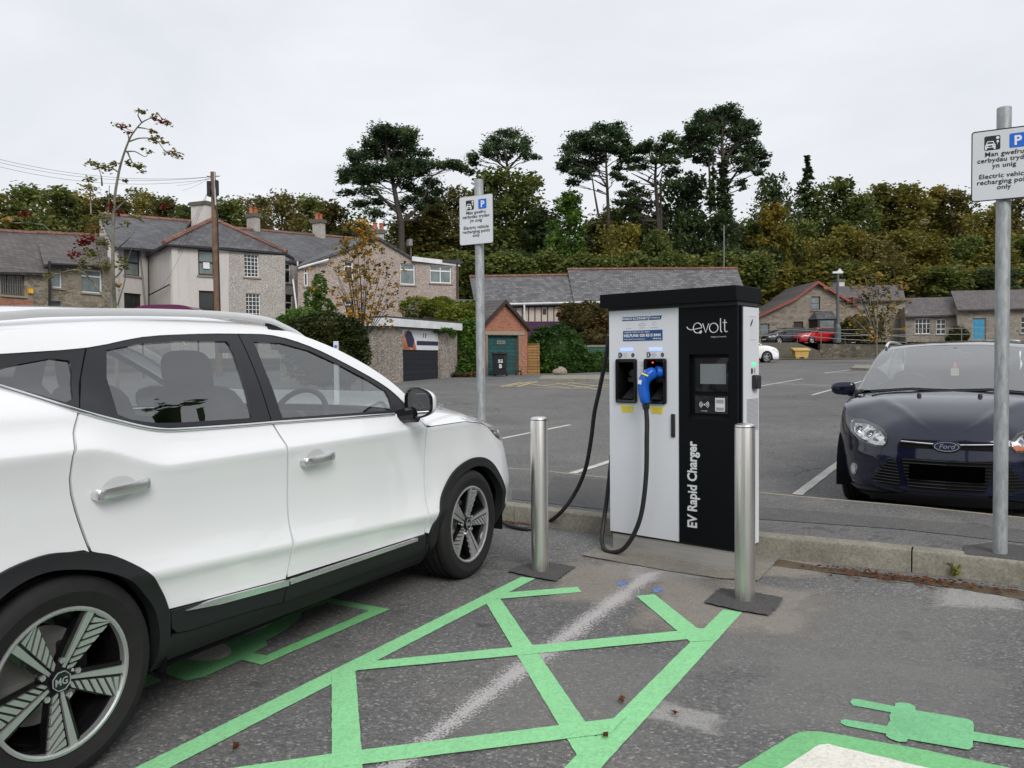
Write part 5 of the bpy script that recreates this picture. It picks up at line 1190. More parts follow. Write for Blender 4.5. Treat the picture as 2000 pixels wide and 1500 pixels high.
# the dark blue estate
fd=Vector((-math.sin(R(30.75)),-math.cos(R(30.75)))); FOO=(5.188,9.201)
ford=thing('parked_estate','dark navy blue estate car facing the camera beyond the kerb','car',(*FOO,0),math.atan2(fd.y,fd.x))
NV=M_['car_navy']; fo_body(ford,NV,M_['car_glass2'],True); fo_mirrors(ford,NV,.965)
u1=FO.u1-1e-4
def both(P): return P   # polygons touching the centre are mirrored as two halves
lp=[(3.064,.772),(3.09,.725),(3.16,.677),(3.324,.612),(3.45,.585),(3.534,.571),(3.60,.577),(3.632,.61),(3.632,.65),(3.60,.683),(3.54,.713),(3.42,.738),(3.312,.752),(3.15,.775)]
for sd in (-1,1):
    hl=panel('headlight',FO,lp,M_['black_plastic'],ford,off=.002,skirt=.01,sides=(sd,))[0]
    ip=[(3.13,.735),(3.20,.672),(3.34,.625),(3.50,.600),(3.59,.612),(3.60,.65),(3.53,.695),(3.42,.722),(3.28,.742)]
    panel('lamp_reflector',FO,ip,M_['lamp_facet'],hl,off=.004,skirt=0,sides=(sd,),step=.02)
    mb=MB()
    for uu,zz,r_ in ((3.27,.69,.036),(3.44,.665,.034)):
        m=FO.M(uu,zz,.004); mb.lathe([(r_,.0),(r_*1.05,.012),(r_*.8,.012),(r_*.5,-.005),(.001,.004)],18,(m[0],sd*m[1],m[2]),'x')
    for k in range(7): path_tube(FO,[(3.16+.06*k,.70-.008*k),(3.19+.06*k,.735-.010*k)],.003,.008,5,sd,mb=mb)
    mb.build('lamp_bowl',M_['chrome'],hl,smooth=40)
    panel('indicator',FO,[(3.52,.585),(3.60,.588),(3.622,.61),(3.60,.632),(3.53,.612),(3.42,.603)],M_['amber'] if sd>0 else M_['lamp_in'],hl,off=.0055,skirt=0,sides=(sd,),step=.03)
    lens=panel('lens',FO,lp,M_['lens'],hl,off=.014,skirt=.012,sides=(sd,))
    fg=panel('fog_lamp',FO,circ(3.282,.358,.052,.050,20),M_['chrome'],ford,off=.006,skirt=.01,sides=(sd,),step=.02)[0]
    panel('lens',FO,circ(3.288,.358,.034,.034,16),M_['lamp_in'],fg,off=.009,skirt=0,sides=(sd,),step=.02)
    sg=[(3.52,.300),(3.60,.40),(3.665,.478),(3.728,.472),(3.748,.40),(3.766,.313),(3.758,.268),(3.65,.278)]
    so=panel('side_grille',FO,sg,M_['interior'],ford,off=.004,skirt=.01,sides=(sd,))[0]
    mb=MB()
    for k in range(8):
        z=.292+.024*k; a=interp([(.27,3.57),(.30,3.53),(.40,3.605),(.478,3.67)],z); b=interp([(.27,3.755),(.313,3.762),(.40,3.744),(.478,3.726)],z)
        path_tube(FO,densify([(a,z+.004),(b,z)],.04),.0035,.010,5,sd,mb=mb)
    mb.build('grille_bar',M_['black_plastic'],so)
    ug=panel('upper_grille',FO,[(3.735,.580),(3.752,.650),(u1,.650),(u1,.585)],M_['interior'],ford,off=.003,skirt=.01,sides=(sd,))[0]
    mb=MB(); path_tube(FO,densify([(3.755,.632),(u1-.075,.622)],.04),.0075,.012,8,sd,mb=mb); mb.build('chrome_bar',M_['chrome'],ug,smooth=60)
    lg_=[(3.765,.508),(3.90,.500),(u1,.495),(u1,.262),(3.845,.262),(3.815,.285),(3.785,.40)]
    lo=panel('lower_grille',FO,lg_,M_['interior'],ford,off=.003,skirt=.01,sides=(sd,))[0]
    mb=MB()
    for k in range(9):
        z=.285+.026*k; a=interp([(.28,3.825),(.40,3.79),(.508,3.77)],z); path_tube(FO,densify([(a,z),(u1,z-.003)],.04),.0035,.010,5,sd,mb=mb)
    mb.build('grille_bar',M_['black_plastic'],lo)
    panel('lower_lip',FO,[(3.10,.165),(3.3,.175),(3.6,.195),(3.84,.235),(u1,.235),(u1,.12),(3.2,.12)],M_['clad'],ford,off=.010,skirt=.02,sides=(sd,))
    panel('headlamp_crease',FO,[(3.10,.225),(3.5,.235),(3.70,.255),(3.80,.235),(3.6,.205),(3.2,.19)],NV,ford,off=.014,skirt=.014,sides=(sd,))
nose=FO.M(u1,.605)[0]
mb=MB(); c=circ(0,0,.088,.038,32); mb.prism([(nose+.012,y,.608+z) for y,z in circ(0,0,.102,.048,32)],(.010,0,0)); bo=mb.build('badge_surround',NV,ford,bevel=.004)
mb=MB(); mb.prism([(nose+.022,y,.608+z) for y,z in c],(.006,0,0)); bo=mb.build('badge',M_['chrome'],ford)
mb=MB(); mb.prism([(nose+.0281,y,.608+z) for y,z in circ(0,0,.080,.031,32)],(.001,0,0)); mb.build('badge_field',M_['sign_blue'] if False else simple('badge_dark_blue',(.012,.018,.07),.3),bo)
mb=MB(); text(mb,'Ford',lambda u,v:(nose+.0305,u+(.30*v),.608+v-.0145),.050,bold=.0009,sx=1.15); mb.build('badge_lettering',M_['chrome'],bo)
mb=MB(); x=FO.M(u1,.40)[0]; mb.box(x+.012,-.260,.345,x+.020,.260,.462); mb.build('number_plate',simple('blacked_out_plate',(.001,.001,.001),.9,var=0,Specular_IOR_Level=0.),ford)
for s_ in (-.24,.22):
    mb=MB(); mb.lathe([(.001,.02),(.014,.018),(.018,0),(.020,-.02)],12,(2.78,s_,.985-.012)); mb.build('washer_jet',M_['black_plastic'],ford,smooth=50)
mb=MB(); 
for y0,y1 in ((.62,-.02),(.0,-.66)):
    P=[(2.50,y0,1.0-.03*abs(y0)),(2.50,(y0+y1)/2,1.012),(2.49,y1,1.0-.02*abs(y1))]; mb.tube(P,.009,6); mb.tube([(p[0]-.03,p[1],p[2]+.012) for p in P],.006,5)
mb.build('wiper',M_['black_plastic'],ford)
for y in (-.37,.37): seat(ford,1.10,y,.50,hr=1.30,zc=.55)
steering(ford,1.85,-.37,.98,.18)
mb=MB(); mb.box(1.45,-.125,1.285,1.48,.125,1.35); mb.lathe([(.001,0),(.06,0),(.06,.03),(.001,.04)],20,(1.49,0,1.335),'x'); mb.build('rear_view_mirror',M_['frame_black'],ford,bevel=.01)
mb=MB(); mb.prism([(1.62,y,z) for y,z in ((-.035,1.12),(.035,1.12),(.035,1.19),(-.035,1.19))],(.003,0,0),0); mb.prism([(1.62,y,z) for y,z in ((-.022,1.19),(.022,1.19),(.012,1.235),(0,1.26),(-.012,1.235))],(.003,0,0),1); mb.build('hanging_tag',[simple('tag_cream',(.75,.70,.55),.6),simple('tag_red',(.7,.08,.06),.6)],ford)
for sd in (-1,1):
    P=bez([(x,sd*(FO.M(x,1.41)[1]+.0),z) for x,z in ((-.6,1.40),(-.5,1.435),(-.3,1.452),(.4,1.468),(1.0,1.465),(1.25,1.445),(1.42,1.405))],6)
    mb=MB(); mb.tube(P,.015,8); mb.build('roof_rail',M_['satin_silver'],ford,smooth=60)
for sd in (-1,1):
    wheel(ford,0,sd,.86,.316,.215,.205,'star'); wheel(ford,2.65,sd,.85,.316,.215,.205,'star')
# ---------------- distant cars ----------------
def small_car(label,x,y,z,heading,paint,group=None,suv=0,cat='car',lamps=True):
    t=thing('parked_car',label,cat,(x,y,z),R(heading),group); fo_body(t,paint,M_['pane'] if not suv else M_['pane'],False); fo_mirrors(t,paint,.965)
    for sd in (-1,1):
        panel('headlight',FO,lp,M_['lamp_in'],t,off=.012,skirt=0,sides=(sd,),step=.2,seg=.2)
        panel('rear_light',FO,[(-1.05,.75),(-.85,.78),(-.83,.93),(-1.05,.95)],M_['tail_red'],t,off=.012,skirt=0,sides=(sd,),step=.2,seg=.2)
        for xx in (0,2.65): wheel(t,xx,sd,.89,.316,.215,.205,'plain')
    u1=FO.u1-1e-4
    panel('grille',FO,[(3.76,.27),(3.76,.50),(u1,.50),(u1,.27)],M_['interior'],t,off=.012,skirt=0,step=.2,seg=.2)
    x=FO.M(u1,.40)[0]; mb=MB(); mb.box(x+.02,-.26,.36,x+.028,.26,.47); mb.build('number_plate',M_['sign_white'] if paint is not M_['car_red'] else M_['black_ink'],t)
    if suv: t.scale=(1,1.02,suv)
    return t
# ================= buildings =================
class Bld:
    """building whose local x runs along its facade; all input in photo pixels + distance"""
    def __init__(s,name,label,cat,pl,Yl,pr_,Yr,z0=None,group=None):
        a=at(pl,700,Yl); b=at(pr_,700,Yr); s.a=Vector((a.x,a.y)); d=Vector((b.x-a.x,b.y-a.y)); s.L=d.length; s.ang=math.atan2(d.y,d.x)
        s.z0=gz(Yl)-.3 if z0 is None else z0
        s.t=thing(name,label,cat,(a.x,a.y,s.z0),s.ang,group); s.Mx=Matrix.Translation((a.x,a.y,s.z0))@Matrix.Rotation(s.ang,4,'Z'); s.I=s.Mx.inverted()
        s.n=Vector((-math.sin(s.ang),math.cos(s.ang),0)); s.o=Vector((a.x,a.y,0))
    def uv(s,px,py,dep=0):
        d=ray(px,py); t=((s.o+s.n*dep-CAM).dot(s.n))/d.dot(s.n); p=s.I@(CAM+d*t); return (p.x,p.z)
    def L3(s,px,py,Y): return s.I@at(px,py,Y)
    def wall(s,outline,holes,mat,name='wall',th=.3,dep=0,label=None):
        P=[s.uv(*p,dep) if max(abs(p[0]),abs(p[1]))>30 else p for p in outline]
        mb=MB(); plate(mb,P,[[(h[0],h[1]),(h[2],h[1]),(h[2],h[3]),(h[0],h[3])] for h in holes],lambda u,v,w:(u,dep+w,v),th)
        o=mb.build(name,mat,s.t)
        if label: o['label']=label
        return o
    def rect(s,x0,y0,x1,y1,dep=0):
        xm,ym=(x0+x1)/2,(y0+y1)/2
        a=s.uv(x0,ym,dep)[0]; b=s.uv(x1,ym,dep)[0]; return (a,s.uv(xm,y1,dep)[1],b,s.uv(xm,y0,dep)[1])
    def window(s,r,nx=1,ny=1,fr='upvc',pane='pane',bars=.03,fw=.06,sill=True,dep=0,arch=False,split=None,sillmat='lintel',name='window'):
        u0,v0,u1,v1=r; y=dep+.10
        mb=MB(); fn=lambda u,v,w:(u,y+w,v)
        plate(mb,[(u0,v0),(u1,v0),(u1,v1),(u0,v1)],[[(u0+fw,v0+fw),(u1-fw,v0+fw),(u1-fw,v1-fw),(u0+fw,v1-fw)]],fn,.06)
        for i in range(1,nx): x=u0+(u1-u0)*i/nx; mb.box(x-bars/2,y+.005,v0+fw,x+bars/2,y+.05,v1-fw)
        for j in range(1,ny): z=v0+(v1-v0)*j/ny; mb.box(u0+fw,y+.007,z-bars/2,u1-fw,y+.052,z+bars/2)
        if split: z=v0+(v1-v0)*split; mb.box(u0+fw,y-.003,z-.04,u1-fw,y+.055,z+.04)
        w=mb.build(name,M_[fr],s.t)
        mb=MB(); mb.box(u0+fw*.5,y+.035,v0+fw*.5,u1-fw*.5,y+.045,v1-fw*.5); mb.build('pane',M_[pane],w)
        mb=MB(); mb.box(u0-.02,dep-.02,v0-.02,u1+.02,dep+.001,v0-.0) if False else None
        if sill: mb=MB(); mb.box(u0-.08,dep-.08,v0-.09,u1+.08,y-.002,v0-.004); mb.build('sill',M_[sillmat],w)
        return w
    def roof(s,pts,mat,name='roof',th=.14,label=None):
        P=[s.L3(*p) for p in pts]; mb=MB(); n=(P[1]-P[0]).cross(P[2]-P[0]).normalized()
        if n.z<0: n=-n
        mb.prism(P,-n*th); o=mb.build(name,M_[mat],s.t)
        if label: o['label']=label
        return o
    def bar(s,pts,r,mat,name,parent=None,n=6,Y=None):
        mb=MB(); mb.tube([s.L3(*p) for p in pts],r,n); return mb.build(name,M_[mat],parent or s.t,smooth=50)
    def ridge(s,a,b,w=.16,mat='ridge',name='ridge_tiles'):
        A=s.L3(*a);B=s.L3(*b); mb=MB(); mb.tube([A,B],w,6); return mb.build(name,M_[mat],s.t)
    def chimney(s,x0,y0,x1,y1,Y,mat,pots=2,cap=True,base=2.2,d=.8):
        a=s.L3(x0,y0,Y); b=s.L3(x1,y1,Y); mb=MB(); zt=max(a.z,b.z); cx=(a.x+b.x)/2; w=abs(b.x-a.x)/2; cy=(a.y+b.y)/2
        mb.box(cx-w,cy-d/2,min(a.z,b.z)-base,cx+w,cy+d/2,zt-.25); c=mb.build('chimney',M_[mat],s.t)
        mb=MB(); mb.box(cx-w-.08,cy-d/2-.08,zt-.248,cx+w+.08,cy+d/2+.08,zt); mb.build('chimney_cap',M_['wallconc'],c)
        for i in range(pots):
            mb=MB(); x=cx+(i-(pots-1)/2)*.42; mb.lathe([(.14,zt),(.11,zt+.38),(.15,zt+.40),(.15,zt+.45),(.09,zt+.45),(.09,zt+.1)],12,(x,cy,0)); mb.build('chimney_pot',M_['terracotta'],c,smooth=40)
        return c
# --- stone house at the far left ---
G1='old stone and rendered houses beyond the car park'
b=Bld('stone_house','rubble stone house with barred window and black sign, cut by the left photo edge','house',-60,36,97,39.5,group=G1)
w1=b.rect(2,534,48,577); dr=b.rect(-2,598,53,650)
b.wall([(-60,528),(97,531),(97,700),(-60,700)],[w1],M_['stone1']); wn=b.window(w1,3,2,'brownwood','pane',.05,.07)
mb=MB()
for i in range(9): u=w1[0]+(w1[2]-w1[0])*(i+1)/10; mb.box(u-.012,.03,w1[1]+.05,u+.012,.05,w1[3]-.05)
mb.build('security_bar',M_['rail'],wn)
br=b.rect(-20,584,64,597); mb=MB(); mb.box(br[0],-.02,br[1],br[2],0,br[3]); mb.build('brick_arch',M_['brick'],b.t)
sg=b.rect(-10,598,53,618); mb=MB(); mb.box(sg[0],-.08,sg[1]-.8,sg[2],-.03,sg[3]); so_=mb.build('shop_sign',M_['black_ink'],b.t)
mb=MB(); text(mb,'STORIA',lambda u,v:(u+(sg[0]+sg[2])/2+.12,-.09,v+sg[3]-.30),.17,bold=.006); text(mb,'CENEDLAETHOL',lambda u,v:(u+(sg[0]+sg[2])/2+.12,-.09,v+sg[3]-.50),.15,bold=.006); mb.build('sign_lettering',M_['sign_white'],so_)
for x in (7,46):
    r=b.rect(x-4,599,x+4,607); mb=MB(); mb.box(r[0],-.2,r[1],r[2],-.09,r[3]); mb.build('sign_lamp',M_['sign_white'],so_)
ya=b.rect(54,564,62,573); mb=MB(); mb.box(ya[0],-.12,ya[1],ya[2],0,ya[3]); mb.build('alarm_box',M_['yellow'],b.t)
b.roof([(-60,448,41.0),(70,456,44),(95,533,39.3),(-60,529,35.7)],'slate2'); b.ridge((-60,448,41),(68,456.5,44))
b.roof([(-60,448,41.05),(70,456,44.05),(70,520,49),(-60,520,46)],'slate2')
b.bar([(97,510,39.3),(97,620,39.3)],.06,'clad','downpipe')
r=b.rect(105,587,119,640); 
b2=Bld('stone_house','rubble stone house with two white windows left of the white house','house',97.5,40,216,43,group=G1)
w1=b2.rect(102,532,122,562); w2=b2.rect(159,527,200,572); w3=b2.rect(163,598,202,640); dr=b2.rect(100,588,119,660)
b2.wall([(97.5,517),(216,522),(216,700),(97.5,700)],[w1,w2,w3,dr],M_['stone1'])
b2.window(w1,1,1,'upvc','pane_curtain'); b2.window(w2,1,1,'upvc','pane_curtain',split=.72); b2.window(w3,4,1,'upvc','pane',split=.9)
b2.window(dr,1,1,'grey_paint','grey_paint',fw=.1,sill=False,name='door')
b2.roof([(68,455,44.5),(212,462,48),(214,521,42.7),(86,516,39.5)],'slate2'); b2.ridge((68,455,44.5),(190,461,47.5)); b2.roof([(68,455,44.55),(212,462,48.05),(212,520,53),(68,520,50)],'slate2')
b2.bar([(95,516,39.6),(214,522,42.8)],.08,'clad','gutter')
# --- white house behind the rowan ---
b3=Bld('white_house','white rendered house with slate roof standing between stone house and hipped roof','house',218,44,322,47.5,group=G1)
w1=b3.rect(242,487,274,538); w2=b3.rect(243,573,277,640)
b3.wall([(218,481),(322,489),(322,700),(218,700)],[w1,w2],M_['render_white']); b3.window(w1,1,1,'darkwood','pane_curtain',split=.5); b3.window(w2,2,1,'darkwood','pane')
b3.roof([(194,419,50),(372,433,54),(330,489,47.4),(222,481,43.6)],'slate1'); b3.ridge((194,419,50),(372,433,54))
mb=MB(); mb.prism([b3.L3(194,421,50),b3.L3(222,483,43.9),b3.L3(222,700,43.9),b3.L3(194,700,50)],(.3,0,0)); mb.build('gable_wall',M_['render_white'],b3.t)
b3.bar([(272,477,46),(284,600,46)],.05,'rail','downpipe'); b3.bar([(282,520,46.5),(283,610,46.5)],.06,'rail','downpipe')
b3.chimney(370,397,418,395,54,'render_white',0,d=1.3,base=2.5)
# --- semi detached pair with hipped roof ---
b4=Bld('hipped_house','hip roofed pair of houses, left half white render, right half grey pebbledash','house',335,42,557,46,group=G1)
wl=[b4.rect(387,488,420,538),b4.rect(389,568,422,640)]; wr=[b4.rect(477,496,506,541),b4.rect(480,573,509,620)]
b4.wall([(335,478),(447,486),(447,700),(335,700)],wl,M_['render_white']); b4.wall([(447.2,486),(557,495),(557,700),(447.2,700)],wr,M_['peb1'])
for i,r in enumerate(wl):
    w=b4.window(r,1,1,'darkwood','pane_curtain' if i==0 else 'pane',split=.52,fw=.09)
    q=((r[0]+r[2])/2,(r[1]+r[3])/2-.15-(.5 if i else 0)); mb=MB(); plate(mb,[(q[0]-.17,q[1]-.17),(q[0]+.17,q[1]-.17),(q[0]+.17,q[1]+.17),(q[0]-.17,q[1]+.17)],[[(q[0]-.1,q[1]-.1),(q[0]+.1,q[1]-.1),(q[0]+.1,q[1]+.1),(q[0]-.1,q[1]+.1)]],lambda u,v,w_:(u,.05+w_,v),.03); mb.box(q[0]-.1,.06,q[1]-.1,q[0]+.1,.07,q[1]+.1); mb.build('window_fan',M_['upvc'],w)
for r in wr: b4.window(r,4,6,'upvc','pane',.028,.05)
mb=MB(); A=b4.L3(335,478,42); C=b4.L3(282,505,47.6); mb.prism([A+Vector((0,.01,0)),C,Vector((C.x,C.y,0)),Vector((A.x,A.y+.01,0))],(.3,0,0)); mb.build('side_wall',M_['render_white'],b4.t)
ap=(416,428,46.4); bk=(448,446,52)
b4.roof([(320,476,41.6),(447,484,43.9),ap],'slate1'); b4.roof([(447,484,43.9),(560,494,46.1),ap],'slate1')
b4.roof([(320,476,41.6),ap,bk,(272,505,48)],'slate1'); b4.roof([(560,494,46.1),(576,505,49),bk,ap],'slate1')
b4.ridge((320,474,41.6),ap,.14,name='hip_tiles'); b4.ridge(ap,(560,492,46.1),.14,name='hip_tiles')
b4.bar([(322,479,41.6),(558,497,46.1)],.06,'clad','gutter'); b4.bar([(280,506,47.4),(322,479,41.6)],.06,'clad','gutter')
for x in (290,308): b4.bar([(x,500,46),(x+1,610,46)],.04,'clad','downpipe')
b4.bar([(290,577,45.5),(331,556,42)],.035,'clad','waste_pipe')
# --- terrace behind ---
b5=Bld('terrace_house','slate roofed terrace house with two pebbledash chimneys behind the hipped roof','house',553,49.4,640,53,group=G1)
w1=b5.rect(556,515,569,553); w2=b5.rect(558,575,573,615)
b5.wall([(540,505),(660,518),(660,700),(540,700)],[w1,w2],M_['peb1']); b5.window(w1,1,1,'upvc','pane',split=.7); b5.window(w2,1,1,'upvc','pane',split=.6)
b5.roof([(430,444,53),(700,467,61.5),(648,521,52.6),(520,504,48.5)],'slate1'); b5.ridge((430,444,53),(700,467,61.5),.15)
b5.chimney(481,418,508,418,55,'peb1',2); b5.chimney(609,430,636,430,58.5,'peb1',2); b5.bar([(492,400,55),(493,418,55)],.02,'rail','aerial')
b5.bar([(581,510,50),(586,600,50)],.05,'upvc','downpipe'); b5.bar([(556,508,49.8),(600,513,51)],.06,'clad','gutter')
# --- gabled pebbledash house with flat extension ---
b6=Bld('gabled_house','pinkish pebbledash gabled house with flat roofed extension behind the autumn tree','house',582,46,895,50.8,group=G1)
ws=[b6.rect(594,523,602,559),b6.rect(672,510,690,546),b6.rect(674,586,694,618),b6.rect(782,515,811,556),b6.rect(840,520,882,553),b6.rect(782,587,800,604)]
b6.wall([(582,523),(738,466),(803,503),(895,514),(895,720),(582,720)],ws,M_['peb2'])
for i,r in enumerate(ws):
    b6.window(r,2 if i==4 else 1,1,'upvc','pane_curtain' if i in (3,4) else 'pane',split=.72 if i not in (5,) else None,bars=.06,fw=.07)
b6.roof([(579,521,45.8),(738,461,48.1),(700,462,58),(600,505,56)],'slate1'); b6.roof([(738,461,48.1),(806,502,49.2),(780,502,58),(700,462,58)],'slate1')
r=b6.rect(805,501,897,509); A=b6.L3(804,501,49.2);B=b6.L3(897,512,51); mb=MB(); mb.prism([A,B,B-Vector((0,0,.28)),A-Vector((0,0,.28))],(0,-.12,0)); mb.build('fascia_board',M_['fascia'],b6.t)
mb=MB(); mb.box(A.x,-.1,A.z-.28,B.x+.1,5,A.z-.06); mb.build('flat_roof',M_['felt'],b6.t)
mb=MB(); mb.box(b6.L-.3,.3,0,b6.L,6,A.z-.29); mb.build('side_wall',M_['peb2'],b6.t)
b6.chimney(731,450,747,450,49.5,'peb1',2,base=1.2); b6.bar([(802,466,49.5),(803,503,49.5)],.025,'rail','aerial'); mb=MB(); p=b6.L3(800,474,49.5); mb.box(p.x-.12,p.y-.2,p.z-.2,p.x+.12,p.y+.2,p.z+.2); mb.build('aerial_panel',M_['rail'],b6.t)
b6.bar([(893,513,50.7),(893,700,50.7)],.05,'darkwood','downpipe'); b6.bar([(582,524,45.9),(642,507,46.6)],.07,'fascia','verge_board'); b6.bar([(572,545,46),(580,610,46)],.05,'upvc','downpipe')
# --- pebbledash flat garage ---
b7=Bld('flat_garage','flat roofed pebbledash garage with white fascia, black door and poster','garage',752,30,893,35.3)
dr=b7.rect(787,683.5,860,737); dr=(dr[0],.3,dr[2],dr[3]); ps=b7.rect(787,645,860,683)
ps=(dr[0],dr[3],dr[2],b7.rect(787,645,860,683)[3]); b7.wall([(752,634),(893,645),(893,760),(752,760)],[(dr[0],.0,dr[2],ps[3])],M_['peb3'])
mb=MB(); mb.box(dr[0],.12,.0,dr[2],.16,dr[3]-.01); mb.build('garage_door',M_['navy_door'],b7.t)
mb=MB(); mb.box(dr[0],.08,ps[1],dr[2],.12,ps[3]); po=mb.build('poster',M_['sign_white'],b7.t)
W=dr[2]-dr[0]; Hh=ps[3]-ps[1]; X=lambda t:dr[0]+W*t; Z=lambda t:ps[1]+Hh*t
mb=MB(); mb.add([(X(0),.078,Z(0)),(X(.40),.078,Z(0)),(X(.33),.078,Z(.55)),(X(.22),.078,Z(.97)),(X(.10),.078,Z(.9)),(X(0),.078,Z(.5))],[(0,1,2,3,4,5)]); mb.build('poster_picture',M_['skin_poster'],po)
mb=MB(); mb.add([(X(.16),.076,Z(.95)),(X(.10),.076,Z(.7)),(X(.17),.076,Z(.15)),(X(.30),.076,Z(.1)),(X(.34),.076,Z(.5)),(X(.26),.076,Z(.9))],[(0,1,2,3,4,5)]); mb.box(X(.40),.075,Z(.24),X(.99),.079,Z(.46)); mb.prism([(X(.56),.077,Z(.62)),(X(.58),.077,Z(.62)),(X(.60),.077,Z(.85)),(X(.58),.077,Z(.85))],(0,.001,0)); mb.prism([(X(.62),.077,Z(.62)),(X(.64),.077,Z(.62)),(X(.66),.077,Z(.85)),(X(.64),.077,Z(.85))],(0,.001,0)); mb.build('poster_print',M_['blue_sticker'] if False else simple('poster_navy',(.02,.02,.06),.5),po)
A=b7.L3(752,621,30);B=b7.L3(884,632,35.1); zt=(A.z+B.z)/2; zb_=zt-.30
mb=MB(); mb.box(-.22,-.22,zb_,b7.L+.1,-.17,zt); mb.box(-.22,-.17,zb_,-.17,5.2,zt); mb.build('fascia_board',M_['fascia'],b7.t)
mb=MB(); mb.box(-.20,-.20,zt+.002,b7.L+.1,5.2,zt+.07); mb.box(-.16,-.16,zb_+.01,b7.L+.1,5.2,zt-.004); mb.build('flat_roof',M_['felt'],b7.t)
mb=MB(); mb.box(.002,.302,0,.25,5.0,zb_+.02); mb.box(b7.L-.25,.302,0,b7.L,5,zb_+.02); mb.box(.25,4.8,0,b7.L-.25,5,zb_+.02); mb.build('side_wall',M_['peb3'],b7.t)
# --- brick gable garage ---
b8=Bld('brick_garage','red brick garage with pointed gable and teal boarded door','garage',938,36,1030,37.4)
dr=b8.rect(953,655,1013,737); dr=(dr[0],0,dr[2],dr[3])
b8.wall([(938,640),(984,592),(1030,642),(1030,760),(938,760)],[dr],M_['brick'])
mb=MB(); mb.box(dr[0],.18,0,dr[2],.24,dr[3]); g=mb.build('garage_door',M_['teal'],b8.t)
pl=b8.rect(974,665,990,672); mb=MB(); mb.box(pl[0],.15,pl[1],pl[2],.179,pl[3]); pp=mb.build('door_plate',M_['conc'],g); mb=MB(); [mb.box(pl[0]+.06+.08*k_,.146,pl[1]+.05,pl[0]+.10+.08*k_,.149,pl[3]-.05) for k_ in range(4)]; mb.build('plate_print',M_['black_ink'],pp)
mb=MB(); l=b8.rect(947,647,1024,655); mb.box(l[0],-.03,l[1]+.02,l[2],.05,l[3]); mb.build('lintel',M_['lintel'],b8.t)
for xx in (dr[0]-.10,dr[2]+.002): mb=MB(); mb.box(xx,-.01,0,xx+.098,.2,dr[3]+.02); mb.build('door_frame',M_['conc'],b8.t)
P=[b8.uv(*q) for q in ((938,640),(984,592),(1030,642))]; ex=Vector((0,0))
def sl(a,b,e=.25):
    v=Vector(b)-Vector(a); return Vector(a)-v.normalized()*e
e0=sl(P[0],P[1]); e1=sl(P[2],P[1]); ap_=Vector(P[1])+Vector((0,.06)); dpt=6.2
for q in (e0,e1):
    mb=MB(); mb.prism([(q.x,-.15,q.y+.05),(ap_.x,-.15,ap_.y),(ap_.x,dpt,ap_.y),(q.x,dpt,q.y+.05)],(0,0,.10)); mb.build('roof',M_['slate2'],b8.t,recalc=True)
    mb=MB(); mb.prism([(q.x,-.20,q.y-.08),(ap_.x,-.20,ap_.y-.1),(ap_.x,-.20,ap_.y+.10),(q.x,-.20,q.y+.10)],(0,.04,0)); mb.build('barge_board',M_['pole_wood'] if False else M_['darkwood'],b8.t)
for xx in (.002,b8.L-.242): mb=MB(); mb.box(xx,.3,0,xx+.24,6,P[0][1]-.02); mb.build('side_wall',M_['brick'],b8.t)
# ivy covered shed roof between the two garages
b9=Bld('ivy_shed','mossy tiled outbuilding almost buried in ivy between the two garages','shed',790,40,938,38.5)
b9.roof([(795,583,47),(984,586,44),(945,636,38.4),(782,633,40.5)],'slate2'); b9.wall([(790,630),(938,632),(938,760),(790,760)],[],M_['brick'])
# --- half timbered building ---
b10=Bld('timbered_building','long slate roofed building with cream half timbered wall and purple base','building',930,53,1475,50.5)
b10.wall([(930,592),(1110,592),(1475,588),(1475,627),(930,628)],[],M_['render_cream'],name='upper_wall'); b10.wall([(930,628.2),(1475,627.2),(1475,760),(930,760)],[],M_['purple'],name='lower_wall')
for x in [995.5+12.35*k for k in range(9)]:
    r=b10.rect(x-.9,596,x+.9,627); mb=MB(); mb.box(r[0],-.03,r[1],r[2],-.001,r[3]); mb.build('timber_stud',M_['darkwood'],b10.t)
r=b10.rect(930,594,1470,597.5); mb=MB(); mb.box(0,-.04,r[1],b10.L,-.001,r[3]); mb.build('timber_rail',M_['darkwood'],b10.t)
r=b10.rect(1060,603,1067,614); mb=MB(); mb.box(r[0],-.03,r[1],r[2],-.001,r[3]); mb.build('window',M_['pane'],b10.t)
b10.roof([(917,541,58.5),(1112,538,57.2),(1122,592,51.8),(928,596,52.7)],'slate3'); b10.roof([(1109,527,57.6),(1440,525,55.6),(1464,592,50.2),(1121,590,51.7)],'slate3')
b10.ridge((917,540.5,58.5),(1111,537.5,57.2),.13); b10.ridge((1108,526.5,57.6),(1440,524.5,55.6),.13)
b10.bar([(930,595.5,52.5),(1125,591,51.6),(1465,588,50)],.07,'fascia','gutter'); b10.bar([(1024,594,52),(1025,640,52)],.06,'fascia','downpipe')
for xx in (.1,b10.L-.4): mb=MB(); mb.box(xx,.4,0,xx+.3,8,4.3); mb.build('end_wall',M_['render_cream'],b10.t)
